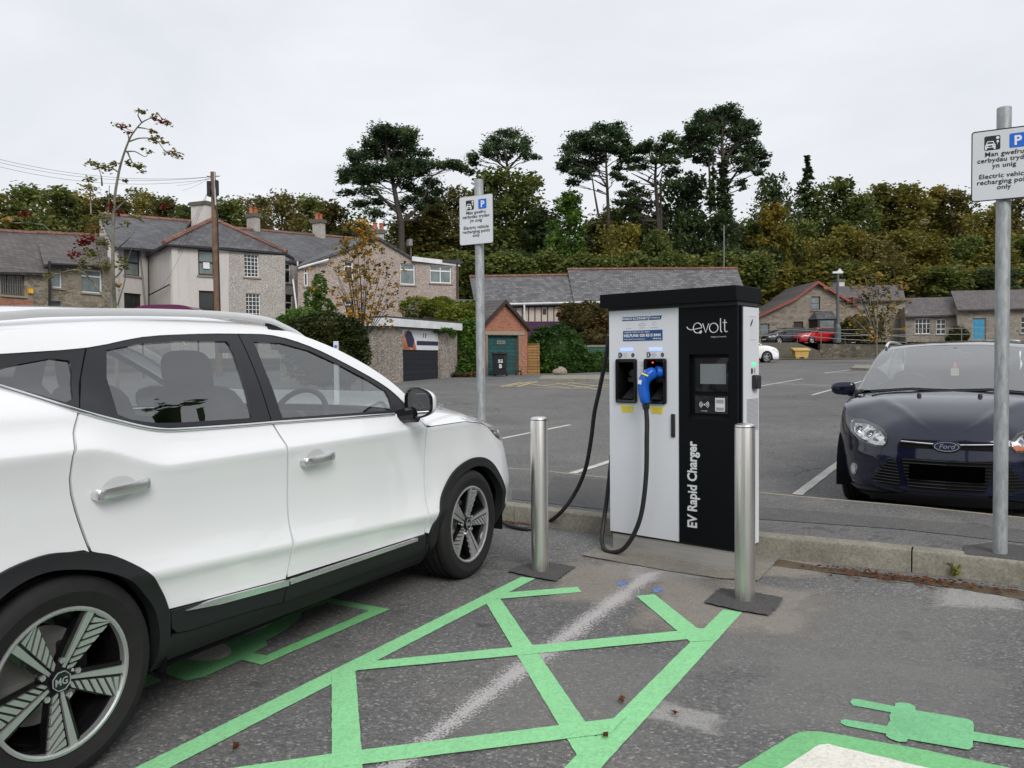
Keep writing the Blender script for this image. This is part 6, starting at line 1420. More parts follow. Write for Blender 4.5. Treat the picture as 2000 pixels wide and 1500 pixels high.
# --- upper road, retaining walls, cottages on the right ---
zu=2.42
mb=MB(); mb.add([(at(1470,700,64.3).x,64.3,zu),(60,64.3-.4,zu),(90,90,zu),(14,90,zu),(at(1470,700,64.3).x,80,zu)],[(0,1,2,3,4)]); tag(mb.build('upper_road',M_['asphalt_path']),kind='structure')
def run_wall(name,pts,ztop,th,mat,label,cat='wall'):
    mb=MB()
    for (a,b),(z1,z2) in zip(zip(pts,pts[1:]),zip(ztop,ztop[1:])):
        A=Vector((a[0],a[1],0));B=Vector((b[0],b[1],0)); mb.prism([A,B,B+Vector((0,0,z2)),A+Vector((0,0,z1))],(0,th,0))
    o=mb.build(name,mat); return tag(o,label,cat)
p=lambda px,Y:(at(px,700,Y).x,Y)
run_wall('retaining_wall',[p(1440,64),p(1556,64)],[2.5,2.46],.4,M_['wallconc'],'mossy concrete retaining wall behind the yellow grit bin')
run_wall('ramp_wall',[p(1556,64.02),p(1602,63.6)],[2.46,1.75],.4,M_['wallconc'],'sloping end of the concrete wall right of the yellow grit bin')
run_wall('stone_wall',[p(1602,63.9),p(1740,63.6),p(2100,62)],[2.35,2.2,2.45],.5,M_['stone3'],'dark mossy dry stone wall running behind the blue estate car')
G2='stone cottages on the raised road'
b11=Bld('stone_cottage','stone cottage with red edged gable and bay window above the parked cars','cottage',1481,73,1650,73,zu,group=G2)
w=[b11.rect(1584,579,1602,605),b11.rect(1485,632,1503,656),b11.rect(1550,628,1569,668)]
b11.wall([(1481,617),(1549,585),(1594.5,553),(1650,586),(1650,690),(1481,690)],w,M_['stone2'])
b11.window(w[0],1,2,'darkwood','pane_curtain'); b11.window(w[1],1,2,'darkwood','pane_curtain'); b11.window(w[2],1,1,'darkwood','darkwood',sill=False,name='door')
for q in (((1479,618),(1549,585.5),(1595,552)),((1595,552),(1657,590))):
    P=[b11.uv(*k) for k in q]; mb=MB()
    for a,c in zip(P,P[1:]): mb.prism([(a[0],-.45,a[1]-.12),(c[0],-.45,c[1]-.12),(c[0],-.45,c[1]+.12),(a[0],-.45,a[1]+.12)],(0,.06,0))
    mb.build('barge_board',M_['red_board'],b11.t)
    for a,c in zip(P,P[1:]):
        mb=MB(); mb.prism([(a[0],-.40,a[1]+.02),(c[0],-.40,c[1]+.02),(c[0],8,c[1]+.02),(a[0],8,a[1]+.02)],(0,0,.12)); mb.build('roof',M_['slate4'],b11.t,recalc=True)
bw=b11.rect(1580,624,1634,652); mb=MB(); x0,z0_,x1,z1_=bw; d_=.9; zz=0.05
for (xa,ya),(xb,yb) in (((x0,0),(x0+.45,-d_)),((x0+.45,-d_),(x1-.45,-d_)),((x1-.45,-d_),(x1,0))):
    mb.prism([(xa,ya,z0_-.1),(xb,yb,z0_-.1),(xb,yb,z1_),(xa,ya,z1_)],(0,.08,0))
bay=mb.build('bay_window',M_['darkwood'],b11.t); mb=MB(); mb.box(x0+.65,-d_-.03,z0_+.1,x1-.65,-d_-.01,z1_-.15); mb.build('pane',M_['pane_curtain'],bay)
mb=MB(); mb.add([(x0-.1,0,z1_),(x0+.35,-d_-.12,z1_),(x1-.35,-d_-.12,z1_),(x1+.1,0,z1_),(x1-.4,0,z1_+.75),(x0+.5,0,z1_+.75)],[(0,1,5),(1,2,4,5),(2,3,4),(0,5,4,3),(0,3,2,1)]); mb.build('bay_roof',M_['slate1'],bay)
b12=Bld('stone_cottage','stone cottage wing with tiny dormer behind the thin brown tree','cottage',1650.5,74,1768,75,zu,group=G2)
w=[b12.rect(1711,628,1724,650)]
b12.wall([(1650.5,588),(1768,586),(1768,690),(1650.5,690)],w,M_['stone2']); b12.window(w[0],1,2,'darkwood','pane')
b12.roof([(1612,560,79),(1762,556,79),(1769,586,74.6),(1650,589,73.6)],'slate4'); b12.chimney(1630,546,1646,546,79.5,'render_white',0,base=2)
dm=b12.rect(1662,581,1674,597); mb=MB(); mb.box(dm[0],-.4,dm[1],dm[2],1.5,dm[3]); dd=mb.build('dormer',M_['red_board'],b12.t); mb=MB(); mb.box(dm[0]+.1,-.43,dm[1]+.1,dm[2]-.1,-.405,dm[3]-.1); mb.build('pane',M_['pane'],dd)
b13=Bld('stone_cottage','low dark stone cottage with two white multi pane windows','cottage',1768.5,73,1897,72,zu,group=G2)
w=[b13.rect(1787,622,1818,652),b13.rect(1829,623,1848,653)]
b13.wall([(1768.5,616),(1897,612),(1897,690),(1768.5,690)],w,M_['stone2']); b13.window(w[0],4,3,'upvc','pane',.05); b13.window(w[1],2,3,'upvc','pane',.05)
b13.roof([(1762,582,77.5),(1860,580,76.8),(1899,613,71.6),(1768,618,72.6)],'slate4')
b14=Bld('stone_cottage','long stone cottage with bright blue door at the right','cottage',1870,71.5,2080,70,zu,group=G2)
w=[b14.rect(1899,621,1926,664),b14.rect(1994,619,2030,651)]
b14.wall([(1870,603),(2080,599),(2080,690),(1870,690)],w,M_['stone2'],dep=0); d=b14.window(w[0],1,1,'lintel','blue_door',sill=False,name='door',fw=.09); b14.window(w[1],4,3,'upvc','pane',.05)
r=w[0]; mb=MB()
for i in range(2):
    for j in range(3):
        x=r[0]+.2+(r[2]-r[0]-.4)*(i+.1)/2; z=r[1]+.2+(r[3]-r[1]-.3)*j/3; mb.box(x,.118,z,x+(r[2]-r[0])*.27,.134,z+(r[3]-r[1])*.22)
mb.build('door_panel',M_['blue_door'],d)
b14.roof([(1857,568,76),(2080,564,75),(2080,600,69.6),(1870,605,71)],'slate4')
for b_ in (b11,b12,b13,b14):
    for xx in (.01,b_.L-.3): mb=MB(); mb.box(xx,.31,0,xx+.29,6,3.2); mb.build('end_wall',M_['stone2'],b_.t)
# railings
def railing(label,pts,h=1.05,step=2.2,mat='rail'):
    t=thing('railing',label,'railing',(pts[0][0],pts[0][1],0)); o=Vector((pts[0][0],pts[0][1],0))
    P=[Vector(q)-o for q in pts]
    for k in (1.0,.55): mb=MB(); mb.tube([q+Vector((0,0,h*k)) for q in P],.03,6); mb.build('rail',M_[mat],t)
    d=0
    for a,b in zip(P,P[1:]):
        n=max(1,round((b-a).length/step))
        for i in range(n+1):
            q=a+(b-a)*i/n; mb=MB(); mb.tube([q,q+Vector((0,0,h))],.03,6); mb.build('rail_post',M_[mat],t)
P3=lambda px,Y,z:(at(px,700,Y).x,Y,z)
railing('grey tubular railing along the top of the retaining wall by the parked cars',[P3(1480,64.2,2.46),P3(1557,64.2,2.44),P3(1650,63.9,2.1),P3(1770,63.8,1.8)])
railing('thin railing on the raised road in front of the cottages',[P3(1640,66,2.42),P3(2040,64.5,2.42)],1.1,3.2)
# grit bin
x,Y=p(1563,62.6); gb=thing('grit_bin','yellow plastic grit bin in front of the mossy retaining wall','bin',(x,Y,gz(62)),.03)
mb=MB(); mb.add([(-.50,-.32,.12),(.50,-.32,.12),(.50,.32,.12),(-.50,.32,.12),(-.56,-.36,.62),(.56,-.36,.62),(.56,.36,.62),(-.56,.36,.62)],[(0,3,2,1),(0,1,5,4),(1,2,6,5),(2,3,7,6),(3,0,4,7),(4,5,6,7)]); mb.box(-.45,-.3,0,-.2,.3,.12); mb.box(.2,-.3,0,.45,.3,.12); mb.build('body',M_['grit'],gb)
mb=MB(); mb.prism([(-.68,-.44,.62),(.68,-.44,.62),(.68,-.44,.68),(.64,-.3,.82),(-.64,-.3,.82),(-.68,-.44,.68)] if False else [(-.68,-.44,.62),(-.68,.44,.62),(-.68,.44,.80),(-.68,.3,.86),(-.68,-.3,.74),(-.68,-.44,.68)],(1.36,0,0)); mb.build('lid',M_['grit'],gb)
gb.scale=(1.0,1,1.0)
# lamp / camera pole
x,Y=p(1636,66); lp_=thing('camera_pole','dark grey pole with white camera head between red car and green bush','pole',(x,Y,zu))
mb=MB(); ztp=at(1636,534,66).z-zu; mb.tube([(0,0,.0),(0,0,1.3)],[.28,.26],10); mb.tube([(0,0,1.3),(0,0,1.6)],[.26,.13],10); mb.tube([(0,0,1.6),(0,0,ztp)],[.13,.10],10); mb.build('pole',M_['grey_paint'],lp_,smooth=40)
mb=MB(); mb.box(-.45,-.10,ztp,.40,.10,ztp+.16); mb.prism([(-.05,-.08,ztp+.16),(.35,-.08,ztp+.16),(.15,-.08,ztp+.4)],(0,.16,0)); mb.build('camera_head',M_['sign_white'],lp_)
mb=MB(); mb.box(.1,-.35,-.9,1.35,-.30,.05); mb.build('notice_board',M_['sign_white'],lp_)
# half hidden cars on the upper road
small_car('dark grey car parked on the raised road, leftmost beside the cottage',at(1548,700,68).x+1.0,70.2,zu,205,M_['car_dark'],'cars parked on the raised road')
small_car('bright red car parked on the raised road below the bay window',at(1612,700,68).x+.9,70.0,zu,205,M_['car_red'],'cars parked on the raised road')
small_car('grey car almost hidden behind the red car and the camera pole',at(1650,700,74).x+.5,72.6,zu,205,M_['car_dark'],'cars parked on the raised road')
c=small_car('white off road car half hidden by the right side of the charger',at(1465,700,52).x-1.3,53.5,gz(52),-10,M_['car_white'],suv=1.18)
small_car('white car parked behind the blue estate, seen past its roof at the right edge',at(1990,700,33).x+.6,35,gz(33),235,M_['car_white'])
# planter bed and far kerb island
def bed(pts,h,label,mat):
    P=[(*q[:2],gz(q[1])-.02) for q in pts]; mb=MB(); mb.prism([(a,b_,c_+h) for a,b_,c_ in P],(0,0,-h-.1)); return mb
pts=[gs(1663,723),gs(1716,725),gs(1800,722),gs(1800,716),gs(1670,717)]; tag(bed(pts,.14,'',None).build('planting_bed',M_['kerb']),kind='structure')
pts=[gs(1052,745),gs(1220,746),gs(1220,737),gs(1060,738)]; tag(bed(pts,.13,'',None).build('far_kerb_island',M_['kerb']),kind='structure')
sheet('leaf_litter_verge',[p(1500,63.4),p(1500,60),p(2100,55),p(2100,61.8),p(1602,63.3)],M_['verge'],.02)
# fence panel, bin, boulder, trolley, marker post
b15=Bld('fence_panel','slatted wooden fence panel between brick garage and round hedge','fence',1030.5,37.5,1054,37.5)
r=b15.rect(1030.5,672,1054,736); mb=MB(); mb.box(0,.02,0,r[2]-.1,.06,r[3]); mb.build('slat_panel',M_['fence_wood'],b15.t); mb=MB(); mb.box(r[2]-.1,0,0,r[2],.1,r[3]+.03); mb.build('fence_post',M_['fence_wood'],b15.t); mb=MB(); mb.box(0,-.01,r[3]-.04,r[2]-.1,.08,r[3]+.02); mb.build('top_rail',M_['fence_wood'],b15.t)
x,Y=p(976,35.3); wb=thing('wheelie_bin','black wheelie bin with white painted number in front of the teal door','bin',(x,Y,gz(Y)),-.15)
mb=MB(); mb.add([(-.24,-.24,.08),(.24,-.24,.08),(.24,.26,.08),(-.24,.26,.08),(-.30,-.32,.98),(.30,-.32,.98),(.30,.34,.98),(-.30,.34,.98)],[(0,3,2,1),(0,1,5,4),(1,2,6,5),(2,3,7,6),(3,0,4,7),(4,5,6,7)]); mb.build('body',M_['bin'],wb,bevel=.02)
mb=MB(); mb.box(-.33,-.36,.98,.33,.38,1.05); mb.box(-.08,-.1,1.05,.12,.1,1.10); mb.build('lid',M_['bin'],wb,bevel=.02)
for s_ in (-1,1): mb=MB(); mb.lathe([(.10,-.03),(.10,.03),(.02,.03)],14,(s_*.27,.26,.10),'x'); mb.build('wheel',M_['tyre'],wb)
mb=MB(); text(mb,'52',lambda u,v:(u+.08,-.30-.0*v,v+.62),.22,bold=.01); text(mb,'B',lambda u,v:(u+.08,-.31,v+.38),.24,bold=.01); mb.build('painted_number',M_['sign_white'],wb)
x,Y=p(1012,36.2); tr=thing('hand_trolley','small dark wheeled trolley at the right foot of the teal door','trolley',(x,Y,gz(Y)))
for s_ in (-.1,.12): mb=MB(); mb.lathe([(.09,-.03),(.09,.03),(.02,.03)],12,(s_,0,.10),'x'); mb.build('wheel',M_['tyre'],tr)
mb=MB(); mb.box(-.2,-.03,.15,.15,.03,.22); mb.tube([(-.1,0,.2),(-.15,.1,.5)],.02,5); mb.build('frame',M_['clad'],tr)
x,Y=p(1017,36.4); mb=MB(); mb.prism([(-.12,0,.5),(.1,0,0),(.16,0,0),(-.06,0,.52)],(0,.1,0)); o=mb.build('wood_plank',M_['fence_wood']); o.location=(x,Y,gz(Y)); tag(o,'short pale plank leaning against the brick right of the teal door','plank')
x,Y=p(1091,35.5); mb=MB(); rr2=random.Random(5)
mb.grid(lambda a,b:((.33+.05*math.sin(9*a))*math.cos(2*math.pi*a)*math.sin(math.pi*b)*(1+.2*math.cos(7*a*6.28)*.5),(.22)*math.sin(2*math.pi*a)*math.sin(math.pi*b),.17+(.20+.05*math.cos(2*math.pi*a))*math.cos(math.pi*b)),14,7); o=mb.build('boulder',M_['rock'],smooth=25,recalc=True); o.location=(x,Y,gz(Y)); tag(o,'pale flat topped boulder at the foot of the round hedge','boulder')
x,Y=p(657,16); mp_=thing('marker_post','short white marker post with small signs by the dark bush','post',(x,Y,gz(Y)))
mb=MB(); mb.box(-.045,-.045,0,.045,.045,1.72-gz(Y)); mb.build('post',M_['sign_white'],mp_); mb=MB(); mb.box(-.045,-.056,1.28,.045,-.051,1.36); mb.lathe([(.03,0),(.001,.001)],12,(0,-.053,1.48),'y'); mb.build('post_sign',M_['sign_blue'],mp_)
# green boarding beside low hedge
b16=Bld('green_boarding','dark green boarded fence with pale top rail behind the low hedge','fence',1120,44,1230,44)
r=b16.rect(1120,678,1230,690); mb=MB(); mb.box(0,0,0,b16.L,.06,r[3]); mb.build('boards',M_['green_fence'],b16.t); mb=MB(); mb.box(-.05,-.05,r[3]+.003,b16.L,.1,r[3]+.12); mb.build('top_rail',M_['conc'],b16.t)
# plum awning by the stone house
b17=Bld('awning','plum coloured rounded awning showing just above the white car roof','awning',273,37,390,37)
r=b17.rect(273,597,390,606); mb=MB(); n=14; pr_=[(r[0]+(r[2]-r[0])*i/n, r[1]+(r[3]-r[1])*(1-abs(2*i/n-1)**4)) for i in range(n+1)]
mb.prism([(u,-.8,v) for u,v in pr_]+[(r[2],-.8,r[1]-.15),(r[0],-.8,r[1]-.15)],(0,1.4,0)); mb.build('canopy',M_['car_plum'],b17.t,smooth=40)
for u in (r[0]+.1,r[2]-.1): mb=MB(); mb.tube([(u,0,0),(u,0,r[1]-.1)],.04,6); mb.build('support',M_['clad'],b17.t)
# utility pole and wires
x,Y=p(428,38); up=thing('utility_pole','tall brown wooden utility pole in front of the hip roofed houses','pole',(x,Y,gz(Y)-.2))
tp=at(416,336,38)-Vector((x,Y,gz(Y)-.2)); mb=MB(); mb.tube([(0,0,0),tp],[.17,.12],12); mb.build('pole',M_['pole_wood'],up,smooth=60)
mb=MB(); q=tp*.975; mb.box(q.x-.26,-.15,q.z-.9,q.x-.10,.15,q.z-.2); mb.box(q.x+.12,-.12,q.z-.85,q.x+.22,.12,q.z-.15); mb.build('junction_box',M_['clad'],up); mb=MB(); mb.tube([tp+Vector((.08,-.05,-.0)),tp+Vector((.14,-.14,-1.6))],.04,6); mb.tube([tp*.98+Vector((-.3,0,0)),tp*.98+Vector((.3,0,0))],.03,6); mb.build('bracket',M_['galv'],up)
mb=MB(); mb.tube([tp*.93+Vector((-.12,-.12,0)),tp*.80+Vector((.2,-.14,0)),tp*.3+Vector((.18,-.14,0))],.03,6); mb.build('cable_conduit',M_['clad'],up)
Tp=at(414,345,38)
def wire(a,b,label,sag=.4,r=.012,q_=.7):
    a=Vector(a);b=Vector(b); P=[a+(b-a)*i/16-Vector((0,0,sag*4*(i/16)*(1-i/16))) for i in range(17)]; mb=MB(); mb.tube(P,r*q_,4); tag(mb.build('overhead_wire',M_['clad']),label,'wire','overhead wires from the utility pole')
wire(Tp,at(-60,296,34),'uppermost overhead wire running left from the utility pole across the sky',.5,.010)
wire(Tp,at(-60,302,34.3),'middle overhead wire running left from the utility pole across the sky',.55,.010)
wire(Tp+Vector((0,0,-.1)),at(-60,310,34.6),'lowest overhead wire running left from the utility pole across the sky',.6,.010)
for (q,l) in (((345,362,60),'thin wire sloping from the pole top to the wooded hill'),((355,372,60),'thin lower wire sloping from the pole to the wooded hill')): wire(Tp,at(*q),l,.1,.010)
for i,q in enumerate(((293,560,46.5),(300,573,46),(318,560,43))): wire(Tp-Vector((0,0,.3)),at(*q),['left','middle','right'][i]+' service wire dropping from the pole across the white rendered wall',.3,.009)
wire(at(435,445,38),at(612,565,46),'long service wire dropping from the pole across the pebbledash wall',.3,.009)
# thin tall mast behind the slate roof
mb=MB(); a=at(1414,440,56.5); b_=at(1414,528,56.5); mb.tube([a,b_],.04,6); tag(mb.build('thin_mast',M_['rail']),'thin pale mast rising behind the long slate roof','mast')
# ================= vegetation =================
def leafquad(mb,p,s,rnd,flat=0):
    a=rnd.uniform(0,6.283); c,q=math.cos(a),math.sin(a); t=rnd.uniform(-1,1)*(1-flat); e=math.sqrt(max(0,1-t*t))
    ux,uy,uz=c,q,rnd.uniform(-.5,.5)*(1-flat*.7); vx,vy,vz=-q*e,c*e,t
    w=s*rnd.uniform(.5,.9); b=len(mb.v); x,y,z=p
    mb.v+=[(x-ux*s,y-uy*s,z-uz*s),(x+vx*w-ux*s*.1,y+vy*w-uy*s*.1,z+vz*w),(x+ux*s,y+uy*s,z+uz*s),(x-vx*w,y-vy*w,z-vz*w)]; mb.f.append((b,b+1,b+2,b+3)); mb.m.append(0)
def blob_leaves(mb,c,r,n,s,rnd,flat=0,hollow=.55,sub=6):
    """leaves gathered in small clumps spread through an ellipsoid"""
    k=max(1,n//sub)
    for _ in range(k):
        while 1:
            v=[rnd.uniform(-1,1) for _ in range(3)]; l=math.sqrt(sum(x*x for x in v))
            if hollow*rnd.random()**.5<l<=1: break
        cx,cy,cz=(c[i]+v[i]*r[i] for i in range(3)); cr=min(r)*rnd.uniform(.16,.36)
        for _ in range(sub): leafquad(mb,(cx+rnd.gauss(0,cr),cy+rnd.gauss(0,cr),cz+rnd.gauss(0,cr)*.7),s*rnd.uniform(.6,1.2),rnd,flat)
def limb(mb,a,b,r0,r1,rnd,k=5,wob=.08):
    a=Vector(a);b=Vector(b); L=(b-a).length; P=[a+(b-a)*i/k+(Vector((rnd.gauss(0,1),rnd.gauss(0,1),rnd.gauss(0,.5)))*wob*L*(.3 if 0<i<k else 0)) for i in range(k+1)]
    mb.tube(P,[r0+(r1-r0)*i/k for i in range(k+1)],6,cap=False)
def broadleaf(seed,h=12,w=8,n=5600,s=.24,low=.10,gap=.0,nb=18):
    rnd=random.Random(seed); tr=MB(); cr=MB()
    tr.tube([(0,0,-1),(rnd.gauss(0,.1),rnd.gauss(0,.1),h*.3),(rnd.gauss(0,.3),rnd.gauss(0,.3),h*.6),(rnd.gauss(0,.4),rnd.gauss(0,.4),h*.9)],[.32,.26,.15,.04],8)
    B=[]
    for i in range(nb):
        t=(i+.5)/nb; z=h*(low+(.97-low)*t); env=w/2*(1-max(0,(t-.45)/.58)**2.2)**.5*(.75+.25*min(1,t*3)); 
        a=i*2.4+rnd.uniform(-.4,.4); rr_=env*rnd.uniform(.25,.78); r=w*rnd.uniform(.19,.31)*(1.05-.38*t)
        B.append(((rr_*math.cos(a),rr_*math.sin(a),z-r*.4),(r,r,r*rnd.uniform(.6,.85))))
    B.append(((0,0,h*.88),(w*.20,w*.20,h*.10)))
    for c,r in B: 
        limb(tr,(0,0,max(h*.15,c[2]-h*.22)),c,.09,.02,rnd,4); blob_leaves(cr,c,r,n//len(B),s,rnd)
    for _ in range(n//14):  # loose sprays that roughen the outline
        c,r=rnd.choice(B); v=Vector([rnd.gauss(0,1) for _ in range(3)]).normalized(); leafquad(cr,tuple(c[i]+v[i]*r[i]*rnd.uniform(1,1.35) for i in range(3)),s*.8,rnd)
    return tr,cr
def conifer(seed,h=14,w=7,n=3000,s=.34):
    rnd=random.Random(seed); tr=MB(); cr=MB(); tr.tube([(0,0,-1),(0,0,h*.5),(0,0,h)],[.3,.18,.03],8)
    k=13
    for i in range(k):
        t=i/(k-1); z=h*(.1+.88*t); R_=w/2*(1-t)**.8+.25
        for j in range(5 if t<.8 else 3):
            a=j*1.256+i*.7+rnd.uniform(-.2,.2); c=(R_*.55*math.cos(a),R_*.55*math.sin(a),z-R_*.12)
            blob_leaves(cr,c,(R_*.5,R_*.5,h*.045),n//(k*5),s,rnd,.4)
    return tr,cr
def mesh_of(mb,name,mat,smooth=None):
    o=mb.build(name,mat,smooth=smooth); return o
TREES={}
protos={'a':broadleaf(1),'b':broadleaf(2,12,9.5),'c':broadleaf(3,12,7,low=.05),'d':broadleaf(4,12,8.5,nb=19),'e':broadleaf(5,12,6,low=.2),'s':conifer(6,14,6)}
pm={k:(t.build('trunk',M_['bark'],smooth=60),c.build('crown',L_['mixed'])) for k,(t,c) in protos.items()}
used=set()
def plant(kind,px,ytop,Y,wpx,leafm,name,label,group,h=None,dx=0):
    """a tree whose top reaches pixel row ytop at distance Y and whose crown spans wpx pixels"""
    top=at(px,ytop,Y); gzv=hill(top.x,Y)-.2; hh=(top.z-gzv) if not h else h; z0=top.z-hh
    w=1.22*wpx*Y/1550; bw={'a':8,'b':9.5,'c':7,'d':8.5,'e':6,'s':6}[kind]*1.0; bh=14 if kind=='s' else 12.2
    t=thing(name,label,'tree',(top.x,Y,z0),random.Random(px*7+ytop).uniform(0,6.28),group)
    for src,nm in zip(pm[kind],('trunk','crown')):
        if (kind,nm) in used: o=src.copy(); COL.objects.link(o)
        else: o=src; used.add((kind,nm))
        o.parent=t; o.scale=(w/bw,w/bw,hh/bh)
        if nm=='crown': o.material_slots[0].link='OBJECT'; o.material_slots[0].material=L_[leafm]
    return t
GW='trees of the wooded hillside'
def rowl(lst,where,default='mixed'):
    for i,(px,yt,Y,w,k,lf,desc) in enumerate(lst):
        plant(k,px,yt,Y,w,lf,'spruce_tree' if k=='s' else 'broadleaf_tree',desc,GW)
LW=[(-20,372,84,170,'b','olive','olive green tree cut by the left photo edge above the stone house roof'),
(52,350,88,130,'a','mixed','rounded dark green tree, highest above the leftmost stone roof'),
(112,356,82,120,'d','mixed','dense green tree behind the ridge of the stone house with two white windows'),
(165,366,86,110,'a','olive','yellowish green tree standing behind the thin rowan, left of its stem'),
(222,372,84,110,'c','brown','bronze tinted tree directly behind the rowan stem'),
(275,364,90,110,'b','olive','olive tree on the hill above the left end of the white house roof'),
(322,378,84,110,'a','brown','brown green tree above the middle of the white house roof'),
(372,392,80,90,'c','mixed','low green tree behind the white chimney left of the utility pole'),
(440,378,82,100,'a','mixed','green tree just right of the utility pole top'),
(492,374,88,100,'d','brown','brownish tree above the hipped roof chimney with aerial'),
(548,366,84,110,'b','brown','russet tree between the two pebbledash chimneys'),
(600,372,88,95,'a','mixed','green brown tree behind the right pebbledash chimney'),
(648,384,82,90,'c','brown','thin brown tree left of the wide spreading pine')]
CW=[(700,430,80,110,'a','dark','dark tree filling in below the left side of the wide spreading pine'),
(790,425,80,120,'d','olive','olive brown tree under the wide spreading pine, above the gable'),
(845,398,80,100,'e','brown','brown tree between the wide pine and the small parking sign'),
(890,358,84,110,'b','brown','dark brown crown left of the small parking sign pole'),
(960,318,82,120,'a','mixed','tall bushy tree directly behind the small parking sign'),
(1020,322,84,120,'d','mixed','tall broad tree right of the small parking sign'),
(1060,400,80,90,'e','dark','dark tree between small sign and light green tree'),
(1000,480,74,110,'b','dark','low dark green tree above left end of the long slate roof'),
(1110,362,76,85,'c','bright','light green narrow tree standing out left of the twin trunked pine'),
(930,500,74,90,'a','mixed','low green tree beside the flat roofed extension'),
(1170,415,78,110,'a','brown','reddish brown tree below the twin trunked pine'),
(1215,450,80,100,'b','brown','brown tree over the middle of the long slate roof'),
(1265,405,80,110,'d','dark','dark low tree behind the long slate roof, left of centre'),
(1215,425,73,100,'d','olive','olive tree in front of the bare trunks of the twin trunked pine'),
(1290,440,72,100,'b','mixed','green tree in front of the leaning pine trunk'),
(1238,368,83,100,'a','dark','narrow dark tree just right of the two bare pine trunks'),
(1192,392,82,85,'a','mixed','green tree between the light green tree and the bare pine trunks'),
(838,372,86,80,'a','mixed','green tree showing under the long right arm of the wide pine'),
(1330,322,84,130,'d','dark','dense dark evergreen tree between the two right hand pines'),
(1345,398,74,110,'a','dark','green tree with pale shoots above the charger canopy'),
(1408,400,72,90,'c','dark','dark ivy clad tree at the foot of the tallest pine')]
RW=[(1462,418,92,100,'a','mixed','green tree at the right end of the long slate roof'),
(1512,332,100,110,'b','dark','dark rounded tree on the skyline right of the tallest pine'),
(1510,384,90,90,'c','yellow','tree turning yellow right of the tallest pine'),
(1576,308,104,80,'s','dark','pointed dark conifer on the right skyline'),
(1625,338,102,120,'d','mixed','broad green tree right of the pointed conifer'),
(1672,364,100,100,'a','mixed','green skyline tree above the camera pole'),
(1728,352,106,90,'e','olive','loose topped tree on the skyline left of the middle of the right wood'),
(1770,352,104,90,'e','olive','thin topped olive tree above the brown street tree'),
(1828,360,108,80,'e','olive','spindly skyline tree left of the large parking sign'),
(1872,362,106,90,'a','brown','brownish skyline tree just left of the large parking sign'),
(1985,372,104,120,'b','brown','brown tree seen right of the large sign pole'),
(1930,396,100,110,'d','olive','olive tree under the large parking sign'),
(1560,420,92,110,'b','mixed','green tree halfway up the slope above the red edged gable'),
(1606,450,88,100,'d','olive','olive tree just above the red edged gable'),
(1500,470,88,110,'a','dark','dark tree left of the stone cottages'),
(1660,430,94,110,'a','olive','olive tree mid slope behind the camera pole'),
(1712,452,90,110,'b','brown','bronze leaved tree mid slope behind the brown street tree'),
(1768,440,94,110,'d','olive','green olive tree mid slope over the low cottage'),
(1820,462,90,110,'a','yellow','yellow tinted tree mid slope above the low cottage roof'),
(1880,452,92,110,'b','mixed','dark green tree mid slope left of the large sign pole'),
(1945,470,90,110,'c','olive','olive tree right behind the large sign pole'),
(2010,450,92,120,'a','mixed','green tree cut by the right photo edge'),
(1640,500,86,120,'d','mixed','low dark green tree behind the cottage chimney'),
(1745,506,86,120,'b','brown','low brown tree behind the cottage wing roof'),
(1850,510,84,120,'a','mixed','low green tree behind the low cottage roof'),
(1950,512,84,120,'d','dark','low dark tree behind the blue door cottage')]
rowl(LW,'left'); rowl(CW,'centre'); rowl(RW,'right')
# filler undergrowth behind the front rows, one uncountable mass
def fill(name,spots,mat,seed,n,s):
    rnd=random.Random(seed); mb=MB()
    for px,yt,Y,wp,hp in spots:
        c=at(px,yt,Y); w=wp*Y/1550/2; hz_=hp*Y/1550/2; blob_leaves(mb,(c.x,c.y,c.z-hz_),(w,w*.8,hz_),n,s,rnd)
    return tag(mb.build(name,mat),kind='stuff')
fill('woodland_undergrowth',[(px,430+14*math.sin(px*.05),96,90,170) for px in range(-40,700,48)]+[(px,500,72,70,120) for px in range(640,920,45)],L_['mixed'],11,2200,.33)
fill('woodland_undergrowth',[(px,425+22*math.sin(px*.07),92,90,190) for px in range(700,1480,46)]+[],L_['dark'],12,1900,.26)
fill('woodland_undergrowth',[(px,500+8*math.sin(px*.11),64,60,70) for px in range(900,1490,34)],L_['mixed'],15,3000,.17)
fill('woodland_undergrowth',[(px,420+14*math.sin(px*.06),112,90,210) for px in range(1480,2060,44)]+[(px,520,86,80,110) for px in range(1480,2060,46)],L_['olive'],13,2200,.36)
# pale rock outcrop on the right slope
mb=MB(); c=at(1788,440,107); rnd=random.Random(9)
for i in range(9):
    x,y,z=c.x+rnd.uniform(-2.6,2.6),c.y+rnd.uniform(-1,1),c.z+rnd.uniform(-2.5,1.5); r=rnd.uniform(.5,1.0)
    mb.grid(lambda a,b:(x+r*1.3*math.cos(6.283*a)*math.sin(math.pi*b)*(1+.25*math.sin(13*a)),y+r*math.sin(6.283*a)*math.sin(math.pi*b),z+r*.8*math.cos(math.pi*b)*(1+.2*math.sin(9*b+a*6))),9,6)
tag(mb.build('rock_outcrop',M_['rock'],smooth=20,recalc=True),kind='structure')
